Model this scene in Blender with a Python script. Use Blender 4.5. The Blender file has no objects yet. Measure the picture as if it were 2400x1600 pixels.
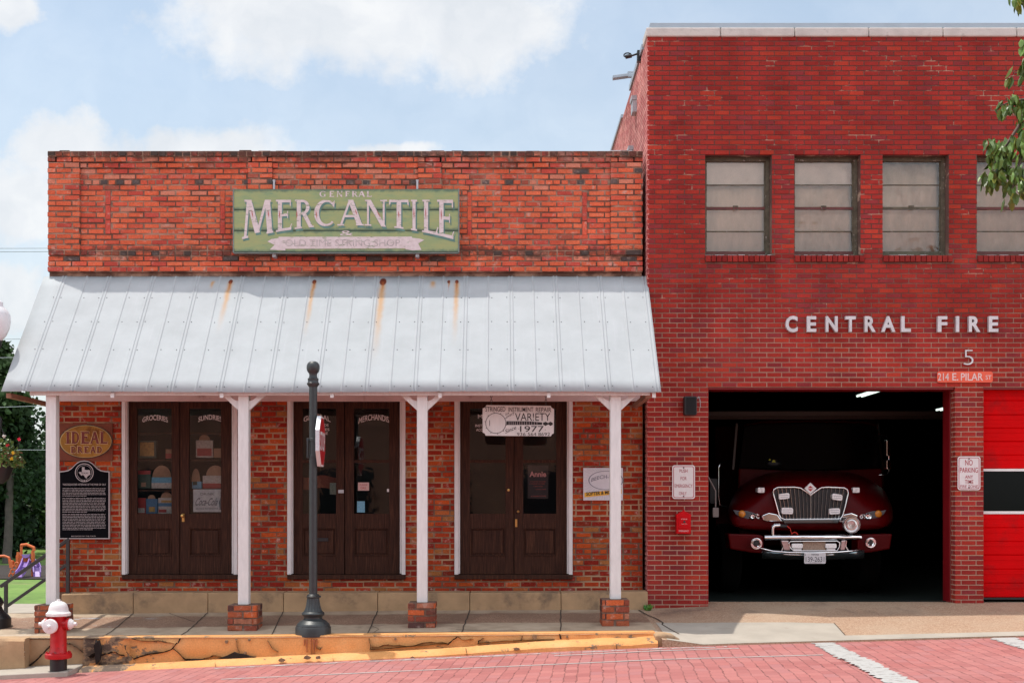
import bpy, bmesh, math, random
from mathutils import Vector, noise as mnoise

random.seed(11)
R = random.random
sc = bpy.context.scene

# ------------------------------------------------------------------ camera, world, sun, exposure
F, D, E, VX, HY = 2900.0, 16.86, 1.30, 1175.0, 1190.0   # focal length in photo pixels, distance to the shop wall, eye height


def S(Y):
    return F / (D + Y)


def P(px, py, Y):
    s = S(Y)
    return ((px - VX) / s, Y, E + (HY - py) / s)


def PXx(px, Y):
    return (px - VX) / S(Y)


def PZz(py, Y):
    return E + (HY - py) / S(Y)


cam = bpy.data.cameras.new('camera')
camo = bpy.data.objects.new('camera', cam)
sc.collection.objects.link(camo)
camo.location = (0, -D, E)
camo.rotation_euler = (math.pi / 2, 0, 0)
cam.sensor_width = 36
cam.sensor_fit = 'HORIZONTAL'
cam.lens = F / 2400 * 36
cam.shift_x = (1200 - VX) / 2400
cam.shift_y = (HY - 800) / 2400
cam.clip_end = 3000
cam.clip_start = 0.1
sc.camera = camo

SUNDIR = Vector((0.28, -0.11, -1.0)).normalized()     # direction the light travels
sun = bpy.data.lights.new('sun', 'SUN')
suno = bpy.data.objects.new('sun', sun)
sc.collection.objects.link(suno)
suno.rotation_euler = SUNDIR.to_track_quat('-Z', 'Y').to_euler()
sun.energy = 2.1
sun.angle = math.radians(0.6)
sun.color = (1.0, 0.95, 0.87)

sc.view_settings.view_transform = 'Standard'
sc.view_settings.look = 'None'
sc.view_settings.exposure = 0.75
sc.view_settings.gamma = 1.0
sc.view_settings.use_curve_mapping = False


class NT:
    """small helper to write node trees"""

    def __init__(s, tree):
        s.t = tree
        s.n = tree.nodes
        s.l = tree.links

    def node(s, kind, **kw):
        n = s.n.new(kind)
        for k, v in kw.items():
            setattr(n, k, v)
        return n

    def set(s, sock, v):
        if hasattr(v, 'is_output') or isinstance(v, bpy.types.NodeSocket):
            s.l.new(v, sock)
        else:
            sock.default_value = v

    def math(s, op, a, b=0.0, c=0.0, clamp=False):
        n = s.node('ShaderNodeMath', operation=op, use_clamp=clamp)
        s.set(n.inputs[0], a)
        s.set(n.inputs[1], b)
        s.set(n.inputs[2], c)
        return n.outputs[0]

    def vmath(s, op, a, b=(0, 0, 0), out=0):
        n = s.node('ShaderNodeVectorMath', operation=op)
        s.set(n.inputs[0], a)
        s.set(n.inputs[1], b)
        return n.outputs['Value'] if op in ('LENGTH', 'DOT_PRODUCT', 'DISTANCE') else n.outputs[0]

    def xyz(s, v):
        n = s.node('ShaderNodeSeparateXYZ')
        s.set(n.inputs[0], v)
        return n.outputs

    def comb(s, x, y, z):
        n = s.node('ShaderNodeCombineXYZ')
        s.set(n.inputs[0], x)
        s.set(n.inputs[1], y)
        s.set(n.inputs[2], z)
        return n.outputs[0]

    def noise(s, vec, scale, detail=4.0, rough=0.55, dist=0.0, color=False):
        n = s.node('ShaderNodeTexNoise')
        if vec is not None:
            s.set(n.inputs['Vector'], vec)
        n.inputs['Scale'].default_value = scale
        n.inputs['Detail'].default_value = detail
        n.inputs['Roughness'].default_value = rough
        n.inputs['Distortion'].default_value = dist
        return n.outputs['Color' if color else 'Fac']

    def white(s, vec):
        n = s.node('ShaderNodeTexWhiteNoise')
        s.set(n.inputs['Vector'], vec)
        return n.outputs['Value']

    def smooth(s, v, lo, hi, a=0.0, b=1.0):
        n = s.node('ShaderNodeMapRange', interpolation_type='SMOOTHSTEP')
        s.set(n.inputs['Value'], v)
        s.set(n.inputs['From Min'], lo)
        s.set(n.inputs['From Max'], hi)
        s.set(n.inputs['To Min'], a)
        s.set(n.inputs['To Max'], b)
        return n.outputs['Result']

    def lin(s, v, lo, hi, a=0.0, b=1.0):
        n = s.node('ShaderNodeMapRange')
        s.set(n.inputs['Value'], v)
        s.set(n.inputs['From Min'], lo)
        s.set(n.inputs['From Max'], hi)
        s.set(n.inputs['To Min'], a)
        s.set(n.inputs['To Max'], b)
        return n.outputs['Result']

    def mix(s, f, a, b, mode='MIX'):
        n = s.node('ShaderNodeMix', data_type='RGBA', blend_type=mode)
        s.set(n.inputs[0], f)
        s.set(n.inputs[6], col4(a))
        s.set(n.inputs[7], col4(b))
        return n.outputs[2]

    def ramp(s, v, stops, const=False):
        n = s.node('ShaderNodeValToRGB')
        cr = n.color_ramp
        if const:
            cr.interpolation = 'CONSTANT'
        while len(cr.elements) < len(stops):
            cr.elements.new(0.5)
        for e, (p, c) in zip(cr.elements, stops):
            e.position = p
            e.color = col4(c)
        s.set(n.inputs[0], v)
        return n.outputs[0]

    def bump(s, h, strength=0.3, dist=0.01):
        n = s.node('ShaderNodeBump')
        n.inputs['Strength'].default_value = strength
        n.inputs['Distance'].default_value = dist
        s.set(n.inputs['Height'], h)
        return n.outputs[0]


def col4(c):
    if isinstance(c, bpy.types.NodeSocket):
        return c
    return tuple(c) if len(c) == 4 else (c[0], c[1], c[2], 1.0)


world = bpy.data.worlds.new('World')
sc.world = world
world.use_nodes = True
w = NT(world.node_tree)
w.n.clear()
sky = w.node('ShaderNodeTexSky', sky_type='NISHITA')
sky.sun_disc = False
sky.sun_elevation = math.asin(-SUNDIR.z)
sky.sun_rotation = math.atan2(-SUNDIR.x, -SUNDIR.y)
sky.air_density = 1.0
sky.dust_density = 2.0
sky.ozone_density = 1.2
bgs = w.node('ShaderNodeBackground')
bgs.inputs[1].default_value = 0.118
skyc = w.mix(1.0, sky.outputs[0], (0.92, 0.99, 0.93), 'MULTIPLY')
w.set(bgs.inputs[0], skyc)
tc = w.node('ShaderNodeTexCoord')
dirv = tc.outputs['Generated']
dx, dy, dz = w.xyz(dirv)
dyc = w.math('MAXIMUM', dy, 0.08)
uu = w.math('DIVIDE', dx, dyc)
vv = w.math('DIVIDE', dz, dyc)
uv = w.comb(uu, vv, 0.0)
wn = w.noise(uv, 9.0, 6.0, 0.6, color=True)
wv = w.vmath('SUBTRACT', wn, (0.5, 0.5, 0.5))
wv = w.vmath('MULTIPLY', wv, (0.11, 0.075, 0.0))
uvw = w.vmath('ADD', uv, wv)
dens = None
for (cx, cy, rx, ry) in [(800, 10, 620, 215), (1130, 60, 290, 175), (480, 360, 360, 120), (150, 345, 190, 95),
                         (30, 470, 230, 150), (10, 690, 190, 140), (930, 356, 150, 50), (10, 20, 120, 80), (0, 840, 200, 80)]:
    c = ((cx - VX) / F, (HY - cy) / F, 0)
    q = w.vmath('SUBTRACT', uvw, c)
    q = w.vmath('MULTIPLY', q, (F / rx, F / ry, 0))
    e = w.math('SUBTRACT', 1.0, w.vmath('LENGTH', q))
    dens = e if dens is None else w.math('MAXIMUM', dens, e)
fine = w.noise(uv, 30.0, 8.0, 0.62)
dens = w.math('ADD', dens, w.math('MULTIPLY', w.math('SUBTRACT', fine, 0.5), 0.75))
maskf = w.smooth(dens, -0.10, 0.58)
# the rest of the sky (behind the viewer, overhead) has loose noise clouds
gen = w.smooth(w.noise(dirv, 3.2, 7.0, 0.6), 0.45, 0.62)
front = w.smooth(dy, 0.08, 0.3)
mask = w.math('ADD', w.math('MULTIPLY', maskf, front), w.math('MULTIPLY', gen, w.math('SUBTRACT', 1.0, front)))
veil = w.math('ADD', w.smooth(dz, 0.42, 0.05, 0.22, 0.52), w.math('MULTIPLY', w.noise(uv, 4.0, 5.0, 0.6), 0.22))
mask = w.math('MAXIMUM', w.math('MULTIPLY', mask, 0.90), veil)
cl = w.noise(w.vmath('ADD', uvw, (0.013, 0.02, 0)), 13.0, 6.0, 0.55)
cc = w.ramp(cl, [(0.36, (0.62, 0.64, 0.665)), (0.50, (0.685, 0.695, 0.71)), (0.64, (0.76, 0.76, 0.755))])
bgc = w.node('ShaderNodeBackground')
w.set(bgc.inputs[1], w.lin(dy, -0.1, 0.25, 1.9, 0.78))   # clouds behind the viewer are brightened to add light on the shaded fronts
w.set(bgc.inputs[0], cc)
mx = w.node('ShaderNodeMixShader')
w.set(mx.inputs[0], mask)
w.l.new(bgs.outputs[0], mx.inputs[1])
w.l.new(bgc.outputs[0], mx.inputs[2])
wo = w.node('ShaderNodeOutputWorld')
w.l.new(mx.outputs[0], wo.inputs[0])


# ------------------------------------------------------------------ mesh building helpers
class MB:
    def __init__(s):
        s.v = []
        s.f = []
        s.c = []

    def add(s, vs, fs, col=(1, 1, 1)):
        b = len(s.v)
        s.v += [tuple(v) for v in vs]
        s.c += [col] * len(vs)
        s.f += [tuple(i + b for i in f) for f in fs]
        return s

    def box(s, x0, x1, y0, y1, z0, z1, col=(1, 1, 1)):
        v = [(x0, y0, z0), (x1, y0, z0), (x1, y1, z0), (x0, y1, z0), (x0, y0, z1), (x1, y0, z1), (x1, y1, z1), (x0, y1, z1)]
        return s.add(v, [(0, 3, 2, 1), (4, 5, 6, 7), (0, 1, 5, 4), (1, 2, 6, 5), (2, 3, 7, 6), (3, 0, 4, 7)], col)

    def pbox(s, a, b, c, d, Y0, Y1, col=(1, 1, 1)):
        """box whose front face covers photo pixels a..b, c..d on the plane Y0 and which runs back to Y1"""
        return s.box(PXx(a, Y0), PXx(b, Y0), Y0, Y1, PZz(d, Y0), PZz(c, Y0), col)

    def hexa(s, v, col=(1, 1, 1)):
        return s.add(v, [(0, 3, 2, 1), (4, 5, 6, 7), (0, 1, 5, 4), (1, 2, 6, 5), (2, 3, 7, 6), (3, 0, 4, 7)], col)

    def bar(s, a, b, w, h, up=(0, 0, 1), col=(1, 1, 1)):
        a = Vector(a)
        b = Vector(b)
        d = (b - a).normalized()
        sd = d.cross(Vector(up))
        if sd.length < 1e-5:
            sd = Vector((1, 0, 0))
        sd.normalize()
        u = sd.cross(d).normalized()
        o = []
        for p in (a, b):
            for (i, j) in ((-1, -1), (1, -1), (1, 1), (-1, 1)):
                o.append(p + sd * (i * w / 2) + u * (j * h / 2))
        return s.add(o, [(0, 3, 2, 1), (4, 5, 6, 7), (0, 1, 5, 4), (1, 2, 6, 5), (2, 3, 7, 6), (3, 0, 4, 7)], col)

    def prism(s, pts, y0, y1, col=(1, 1, 1)):
        """pts = list of (x, z); extruded from y0 to y1"""
        n = len(pts)
        v = [(x, y0, z) for x, z in pts] + [(x, y1, z) for x, z in pts]
        f = [tuple(range(n)), tuple(range(2 * n - 1, n - 1, -1))]
        f += [(i, i + n, (i + 1) % n + n, (i + 1) % n) for i in range(n)]
        return s.add(v, f, col)

    def pprism(s, pts, Y0, Y1, col=(1, 1, 1)):
        return s.prism([(PXx(a, Y0), PZz(b, Y0)) for a, b in pts], Y0, Y1, col)

    def tube(s, pts, r, n=8, col=(1, 1, 1), cap=True):
        pts = [Vector(p) for p in pts]
        rs = r if isinstance(r, (list, tuple)) else [r] * len(pts)
        rings = []
        ref = None
        for i, p in enumerate(pts):
            t = (pts[min(i + 1, len(pts) - 1)] - pts[max(i - 1, 0)])
            t = t.normalized() if t.length > 1e-9 else Vector((0, 0, 1))
            if ref is None:
                ref = t.orthogonal().normalized()
            ref = (ref - t * ref.dot(t))
            ref = ref.normalized() if ref.length > 1e-6 else t.orthogonal().normalized()
            b = t.cross(ref)
            rings.append([p + (ref * math.cos(2 * math.pi * k / n) + b * math.sin(2 * math.pi * k / n)) * rs[i] for k in range(n)])
        v = [q for ring in rings for q in ring]
        f = []
        for i in range(len(pts) - 1):
            for k in range(n):
                f.append((i * n + k, i * n + (k + 1) % n, (i + 1) * n + (k + 1) % n, (i + 1) * n + k))
        if cap:
            f.append(tuple(range(n - 1, -1, -1)))
            f.append(tuple(range((len(pts) - 1) * n, len(pts) * n)))
        return s.add(v, f, col)

    def lathe(s, prof, c, n=32, axis='z', col=(1, 1, 1)):
        """prof = list of (radius, height) about the point c"""
        v = []
        for (r, h) in prof:
            for k in range(n):
                a = 2 * math.pi * k / n
                p = (r * math.cos(a), r * math.sin(a), h)
                if axis == 'y':
                    p = (p[0], h, p[1])
                elif axis == 'x':
                    p = (h, p[0], p[1])
                v.append((c[0] + p[0], c[1] + p[1], c[2] + p[2]))
        f = []
        for i in range(len(prof) - 1):
            for k in range(n):
                f.append((i * n + k, i * n + (k + 1) % n, (i + 1) * n + (k + 1) % n, (i + 1) * n + k))
        f.append(tuple(range(n - 1, -1, -1)))
        f.append(tuple(range((len(prof) - 1) * n, len(prof) * n)))
        return s.add(v, f, col)

    def ball(s, c, rx, ry, rz, n=16, m=10, col=(1, 1, 1)):
        prof = [(max(math.sin(math.pi * i / m), 1e-4), -math.cos(math.pi * i / m)) for i in range(m + 1)]
        v = []
        for (r, h) in prof:
            for k in range(n):
                a = 2 * math.pi * k / n
                v.append((c[0] + rx * r * math.cos(a), c[1] + ry * r * math.sin(a), c[2] + rz * h))
        f = []
        for i in range(m):
            for k in range(n):
                f.append((i * n + k, i * n + (k + 1) % n, (i + 1) * n + (k + 1) % n, (i + 1) * n + k))
        return s.add(v, f, col)

    def quad(s, a, b, c, d, col=(1, 1, 1)):
        return s.add([a, b, c, d], [(0, 1, 2, 3)], col)

    def leaf(s, p, size, col, droop=None, aspect=0.5):
        d = Vector((R() - .5, R() - .5, R() - .5)) if droop is None else Vector((droop[0] + (R() - .5) * .8, droop[1] + (R() - .5) * .8, droop[2] + (R() - .5) * .5))
        if d.length < 1e-3:
            d = Vector((0, 0, -1))
        d.normalize()
        sd = d.cross(Vector((R() - .5, R() - .5, R() - .5)))
        sd = sd.normalized() if sd.length > 1e-4 else d.orthogonal().normalized()
        p = Vector(p)
        nn = d.cross(sd) * (size * .08)
        wv_ = sd * size * aspect * .5
        v = [p, p + d * size * .35 + wv_ - nn, p + d * size * .35 + nn, p + d * size * .35 - wv_ - nn, p + d * size * .75 + wv_ * .7 - nn, p + d * size * .75 - wv_ * .7 - nn, p + d * size]
        return s.add(v, [(0, 1, 2), (0, 2, 3), (1, 4, 6, 2), (2, 6, 5, 3)], col)


ORG = {}


def obj(name, mb, mat, parent=None, smooth=None, bev=0.0, weld=False):
    me = bpy.data.meshes.new(name)
    o0 = ORG.get(parent.name, Vector((0, 0, 0))) if parent else Vector((0, 0, 0))
    me.from_pydata([(v[0] - o0.x, v[1] - o0.y, v[2] - o0.z) for v in mb.v], [], mb.f)
    bm = bmesh.new()
    bm.from_mesh(me)
    if weld:
        bmesh.ops.remove_doubles(bm, verts=bm.verts[:], dist=1e-5)
    bmesh.ops.recalc_face_normals(bm, faces=bm.faces)
    bm.to_mesh(me)
    bm.free()
    if any(c != (1, 1, 1) for c in mb.c):
        at = me.color_attributes.new('Col', 'FLOAT_COLOR', 'POINT')
        flat = []
        for c in mb.c:
            flat += [c[0], c[1], c[2], 1.0]
        at.data.foreach_set('color', flat)
    me.materials.append(mat)
    if smooth is not None:
        me.polygons.foreach_set('use_smooth', [True] * len(me.polygons))
        me.set_sharp_from_angle(angle=math.radians(smooth))
    o = bpy.data.objects.new(name, me)
    sc.collection.objects.link(o)
    if parent:
        o.parent = parent
    ORG[o.name] = o0
    if bev:
        b = o.modifiers.new('bevel', 'BEVEL')
        b.width = bev
        b.segments = 2
        b.limit_method = 'ANGLE'
        b.angle_limit = math.radians(40)
    return o


def tag(o, label, cat, group=None):
    o['label'] = label
    o['category'] = cat
    if group:
        o['group'] = group
    return o


def thing(name, label, cat, loc, group=None):
    o = bpy.data.objects.new(name, None)
    o.empty_display_size = 0.2
    sc.collection.objects.link(o)
    o.location = loc
    ORG[o.name] = Vector(loc)
    return tag(o, label, cat, group)


def struct(name, mb, mat, **kw):
    o = obj(name, mb, mat, **kw)
    o['kind'] = 'structure'
    return o


def copy_thing(root, loc, label):
    r = root.copy()
    sc.collection.objects.link(r)
    r.location = loc
    r['label'] = label
    for ch in root.children:
        c = ch.copy()
        sc.collection.objects.link(c)
        c.parent = r
        for g in ch.children:
            d = g.copy()
            sc.collection.objects.link(d)
            d.parent = c
    return r


# ------------------------------------------------------------------ lettering helpers
_TC = {}


def glyphs(body, bold=0.0, ext=0.0, space=1.0):
    key = (body, bold, ext, space)
    if key in _TC:
        return _TC[key]
    cu = bpy.data.curves.new('lettering', 'FONT')
    cu.body = body
    cu.size = 1.0
    cu.offset = bold
    cu.extrude = ext
    cu.space_character = space
    cu.resolution_u = 4
    to = bpy.data.objects.new('lettering', cu)
    sc.collection.objects.link(to)
    dg = bpy.context.evaluated_depsgraph_get()
    dg.update()
    me = bpy.data.meshes.new_from_object(to.evaluated_get(dg))
    vs = [tuple(v.co) for v in me.vertices]
    fs = [tuple(p.vertices) for p in me.polygons]
    bpy.data.objects.remove(to)
    bpy.data.curves.remove(cu)
    bpy.data.meshes.remove(me)
    x0 = min(v[0] for v in vs)
    x1 = max(v[0] for v in vs)
    y0 = min(v[1] for v in vs)
    y1 = max(v[1] for v in vs)
    vs = [((v[0] - x0) / (x1 - x0), (v[1] - y0) / (y1 - y0), v[2]) for v in vs]
    _TC[key] = (vs, fs, x1 - x0, y1 - y0)
    return _TC[key]


def text(mb, body, a, b, c, d, Y, bold=0.012, depth=0.0, warp=None, shear=0.0, col=(1, 1, 1)):
    """flat (or extruded) lettering filling photo pixels a..b, c..d on the plane Y"""
    vs, fs, wd, ht = glyphs(body, bold, 0.05 if depth else 0.0)
    out = []
    for (u, v, z) in vs:
        x = a + (u + shear * (v - .5)) * (b - a)
        y = d + v * (c - d)
        if warp:
            x, y = warp(x, y, u, v)
        p = P(x, y, Y)
        out.append((p[0], Y - (z / 0.05) * depth / 2 if depth else Y, p[2]))
    return mb.add(out, fs, col)


def arc_warp(a, b, rise):
    """bends a line of lettering upwards in the middle by `rise` photo pixels"""
    def f(x, y, u, v):
        t = (u - .5) * 2
        return x + t * (v - .5) * -rise * .25, y + rise * t * t
    return f


def ring(cx, cy, rx, ry, ix, iy, icx, a0, a1, n=14):
    polys = []
    for i in range(n):
        t0 = math.radians(a0 + (a1 - a0) * i / n)
        t1 = math.radians(a0 + (a1 - a0) * (i + 1) / n)
        polys.append([(cx + rx * math.cos(t0), cy + ry * math.sin(t0)), (cx + rx * math.cos(t1), cy + ry * math.sin(t1)),
                      (icx + ix * math.cos(t1), cy + iy * math.sin(t1)), (icx + ix * math.cos(t0), cy + iy * math.sin(t0))])
    return polys


def serif(ch, W=.2, T=.085):
    """an old-style slab letter as polygons in a unit square"""
    h = .055

    def st(x0, y0, x1, y1, w):
        return [(x0 - w / 2, y0), (x0 + w / 2, y0), (x1 + w / 2, y1), (x1 - w / 2, y1)]

    def sf(x, y, w):
        return [(x - w / 2, y), (x + w / 2, y), (x + w / 2, y + h), (x - w / 2, y + h)]
    top = 1 - h
    if ch == 'M':
        return [st(.10, 0, .2, 1, T), st(.22, 1, .5, .08, W * .8), st(.5, .08, .78, 1, T), st(.82, 1, .9, 0, W * .8), sf(.1, 0, .2), sf(.9, 0, .22), sf(.17, top, .2), sf(.84, top, .2)]
    if ch == 'E':
        return [st(.25, 0, .25, 1, W * 1.2), [(.25, 1 - T), (.93, 1 - T), (.93, 1), (.25, 1)], [(.25, .47), (.75, .47), (.75, .47 + T), (.25, .47 + T)], [(.25, 0), (.95, 0), (.95, T), (.25, T)],
                [(.86, .8), (.93, .8), (.93, 1), (.86, 1)], [(.86, 0), (1, .2), (.95, .2), (.84, .06)], [(.7, .4), (.75, .4), (.75, .63), (.7, .63)], sf(.2, 0, .4), sf(.2, top, .4)]
    if ch == 'R':
        return [st(.22, 0, .22, 1, W), sf(.2, 0, .38), sf(.2, top, .36)] + ring(.42, .74, .36, .26, .18, .18, .42, -90, 90) + [[(.22, 1 - T), (.45, 1 - T), (.45, 1), (.22, 1)], [(.22, .48), (.45, .48), (.45, .48 + T), (.22, .48 + T)], st(.86, 0, .5, .5, W), sf(.88, 0, .24)]
    if ch in 'CG':
        o = ring(.52, .5, .5, .5, .33, .42, .56, 48, 312, 22) + [[(.8, .78), (.88, .7), (.9, .98), (.82, .9)]]
        if ch == 'G':
            o += [st(.82, .05, .82, .45, W * .8), sf(.8, .42, .34)]
        return o
    if ch == 'A':
        return [st(.12, 0, .48, 1, T), st(.5, 1, .86, 0, W), [(.24, .32), (.74, .32), (.72, .32 + T), (.27, .32 + T)], sf(.12, 0, .26), sf(.86, 0, .3)]
    if ch == 'N':
        return [st(.15, 0, .15, 1, T), st(.17, 1, .85, 0, W), st(.85, 0, .85, 1, T), sf(.15, 0, .3), sf(.15, top, .26), sf(.85, top, .3)]
    if ch == 'T':
        return [st(.5, 0, .5, 1, W * 1.1), [(.02, 1 - T), (.98, 1 - T), (.98, 1), (.02, 1)], [(.0, .8), (.07, .84), (.1, 1), (.02, 1)], [(.93, .84), (1, .8), (.98, 1), (.9, 1)], sf(.5, 0, .46)]
    if ch == 'I':
        return [st(.5, 0, .5, 1, .5), sf(.5, 0, 1), sf(.5, top, 1)]
    if ch == 'L':
        return [st(.25, 0, .25, 1, W * 1.2), [(.25, 0), (.95, 0), (.95, T), (.25, T)], [(.86, 0), (1, .22), (.95, .24), (.82, .06)], sf(.22, 0, .42), sf(.24, top, .44)]
    if ch == 'D':
        return [st(.22, 0, .22, 1, W), sf(.2, 0, .36), sf(.2, top, .36)] + ring(.45, .5, .5, .5, .28, .41, .45, -90, 90) + [[(.22, 1 - T), (.46, 1 - T), (.46, 1), (.22, 1)], [(.22, 0), (.46, 0), (.46, T), (.22, T)]]
    if ch == 'B':
        return [st(.22, 0, .22, 1, W), sf(.2, 0, .36), sf(.2, top, .36)] + ring(.5, .75, .38, .25, .2, .17, .5, -90, 90) + ring(.5, .26, .45, .26, .25, .18, .5, -90, 90) + [[(.22, 1 - T), (.5, 1 - T), (.5, 1), (.22, 1)], [(.22, .47), (.5, .47), (.5, .47 + T), (.22, .47 + T)], [(.22, 0), (.5, 0), (.5, T), (.22, T)]]
    return []


def serif_text(mb, items, Y, ytop, ybot, W=.2, T=.085):
    """items = (letter, px0, px1); ytop and ybot give the photo rows at a column"""
    k = 0
    for ch, a, b in items:
        for poly in serif(ch, W, T):
            pts = []
            for (u, v) in poly:
                x = a + u * (b - a)
                yt, yb = ytop(x), ybot(x)
                p = P(x, yb + v * (yt - yb), Y)
                pts.append((p[0], Y - k * 0.00002, p[2]))
            mb.add(pts, [tuple(range(len(pts)))])
            k += 1
    return mb


# ------------------------------------------------------------------ materials
def base(name):
    m = bpy.data.materials.new(name)
    m.use_nodes = True
    t = NT(m.node_tree)
    t.n.clear()
    out = t.node('ShaderNodeOutputMaterial')
    b = t.node('ShaderNodeBsdfPrincipled')
    t.l.new(b.outputs[0], out.inputs[0])
    geo = t.node('ShaderNodeNewGeometry')
    return m, t, b, geo.outputs['Position'], out


def M(name, col, rough=.6, metal=0.0, var=.12, vs=6.0, bump=0.0, bs=60.0, attr=False, dirt=None, coat=0.0, spec=.5, stretch=(1, 1, 1)):
    m, t, b, pos, out = base(name)
    pv = t.vmath('MULTIPLY', pos, stretch) if stretch != (1, 1, 1) else pos
    n = t.noise(pv, vs, 5.0, .6)
    f = t.lin(n, .25, .75, 1 - var, 1 + var)
    c = col
    if attr:
        a = t.node('ShaderNodeAttribute', attribute_name='Col')
        c = t.mix(1.0, a.outputs['Color'], col, 'MULTIPLY')
    c = t.mix(1.0, c, t.comb(f, f, f), 'MULTIPLY')
    if dirt:
        dc, dsc, lo, hi = dirt
        dm = t.smooth(t.noise(pos, dsc, 7.0, .65), lo, hi)
        c = t.mix(dm, c, dc)
    t.set(b.inputs['Base Color'], c)
    b.inputs['Roughness'].default_value = rough
    b.inputs['Metallic'].default_value = metal
    b.inputs['Specular IOR Level'].default_value = spec
    if coat:
        b.inputs['Coat Weight'].default_value = coat
        b.inputs['Coat Roughness'].default_value = .08
    if bump:
        t.set(b.inputs['Normal'], t.bump(t.noise(pv, bs, 6.0, .6), bump, .01))
    return m


def glass_mat(name, tint, refl=1.0, rough=.02, ior=1.5, wave=.05):
    m, t, b, pos, out = base(name)
    t.n.remove(b)
    tr = t.node('ShaderNodeBsdfTransparent')
    tr.inputs[0].default_value = col4(tint)
    gl = t.node('ShaderNodeBsdfGlossy')
    gl.inputs['Roughness'].default_value = rough
    gl.inputs[0].default_value = (refl, refl, refl, 1)
    t.set(gl.inputs['Normal'], t.bump(t.noise(pos, 5.0, 2.0, .5), wave, .02))
    fr = t.node('ShaderNodeFresnel')
    fr.inputs[0].default_value = ior
    mx_ = t.node('ShaderNodeMixShader')
    t.set(mx_.inputs[0], fr.outputs[0])
    t.l.new(tr.outputs[0], mx_.inputs[1])
    t.l.new(gl.outputs[0], mx_.inputs[2])
    t.l.new(mx_.outputs[0], out.inputs[0])
    return m


def emit_mat(name, col, strength):
    m, t, b, pos, out = base(name)
    b.inputs['Base Color'].default_value = col4(col)
    b.inputs['Emission Color'].default_value = col4(col)
    b.inputs['Emission Strength'].default_value = strength
    return m


def brick_face(name, tint=(1, 1, 1), rough=.85, grime=None, dusty=0.0, streak=False, top=None):
    """colour of a single brick comes from its own attribute; fine burn marks and lime bloom on top"""
    m, t, b, pos, out = base(name)
    a = t.node('ShaderNodeAttribute', attribute_name='Col')
    c = t.mix(1.0, a.outputs['Color'], tint, 'MULTIPLY')
    n = t.noise(pos, 55.0, 6.0, .7)
    f = t.lin(n, .3, .7, .72, 1.28)
    c = t.mix(1.0, c, t.comb(f, f, f), 'MULTIPLY')
    big = t.noise(pos, 1.1, 5.0, .6)
    f2 = t.lin(big, .3, .7, .85, 1.15)
    c = t.mix(1.0, c, t.comb(f2, f2, f2), 'MULTIPLY')
    if streak:
        sk = t.noise(t.vmath('MULTIPLY', pos, (1.6, 1, .22)), 1.3, 6.0, .65)
        f3 = t.lin(sk, .32, .62, .80, 1.08)
        c = t.mix(1.0, c, t.comb(f3, f3, f3), 'MULTIPLY')
        pch = t.smooth(t.noise(pos, .8, 5.0, .6), .5, .68)
        c = t.mix(t.math('MULTIPLY', pch, .2), c, (.34, .06, .052))
    if dusty:
        c = t.mix(t.math('MULTIPLY', t.smooth(t.noise(pos, 9.0, 8.0, .7), .54, .72), dusty), c, (.55, .42, .36))
    if grime:
        gm = t.smooth(t.noise(pos, 2.6, 8.0, .7), grime[0], grime[1])
        c = t.mix(t.math('MULTIPLY', gm, .85), c, (.05, .035, .03))
    if top:                     # soot and lichen along the exposed top courses and the ledge below the sign
        x_, y_, z_ = t.xyz(pos)
        nz = t.math('MULTIPLY', t.math('SUBTRACT', t.noise(pos, 3.4, 8.0, .72), .5), .55)
        zz_ = t.math('ADD', z_, nz)
        m1 = t.smooth(zz_, top - .17, top - .02)
        m2 = t.smooth(t.math('ABSOLUTE', t.math('SUBTRACT', zz_, top - 1.37)), .085, .02)
        c = t.mix(t.math('MULTIPLY', t.math('MAXIMUM', m1, t.math('MULTIPLY', m2, .8)), .85), c, (.065, .045, .038))
        lime = t.math('MULTIPLY', t.smooth(t.noise(pos, 1.9, 8.0, .7), .5, .68), t.smooth(z_, top - .62, top - .3))
        c = t.mix(t.math('MULTIPLY', lime, .55), c, (.52, .27, .22))
    t.set(b.inputs['Base Color'], c)
    b.inputs['Roughness'].default_value = rough
    b.inputs['Specular IOR Level'].default_value = .04
    t.set(b.inputs['Normal'], t.bump(t.noise(pos, 90.0, 6.0, .7), .5, .006))
    return m


def mortar_mat(name, light, dark, scale, lo, hi):
    m, t, b, pos, out = base(name)
    k = t.smooth(t.noise(t.vmath('MULTIPLY', pos, (1, 1, 1.5)), scale, 6.0, .65), lo, hi)
    c = t.mix(k, dark, light)
    t.set(b.inputs['Base Color'], c)
    b.inputs['Roughness'].default_value = .95
    t.set(b.inputs['Normal'], t.bump(t.noise(pos, 120.0, 5.0, .6), .5, .004))
    return m


MAT = {}
MAT['shop_brick'] = brick_face('old_brick', grime=(.66, .82), dusty=.7, top=6.143)
MAT['base_brick'] = brick_face('pier_brick', grime=(.5, .75), dusty=.5)
MAT['shop_mortar'] = mortar_mat('lime_mortar', (.40, .25, .18), (.13, .070, .05), 2.6, .42, .62)
MAT['porch_mortar'] = mortar_mat('porch_mortar', (.42, .28, .17), (.16, .09, .06), 1.4, .42, .6)
MAT['fire_brick'] = brick_face('face_brick', rough=.75, streak=True)
m, t, b, pos, out = base('fire_mortar')
x_, y_, z_ = t.xyz(pos)
zz = t.math('ADD', z_, t.math('MULTIPLY', t.math('SUBTRACT', t.noise(pos, .9, 6.0, .7), .5), 5.5))
k = t.smooth(zz, 5.2, 2.6)
k = t.math('MAXIMUM', k, t.smooth(t.noise(t.vmath('MULTIPLY', pos, (1, 1, 2.5)), 2.3, 7.0, .72), .56, .64))
t.set(b.inputs['Base Color'], t.mix(k, (.12, .062, .050), (.46, .31, .23)))
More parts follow.
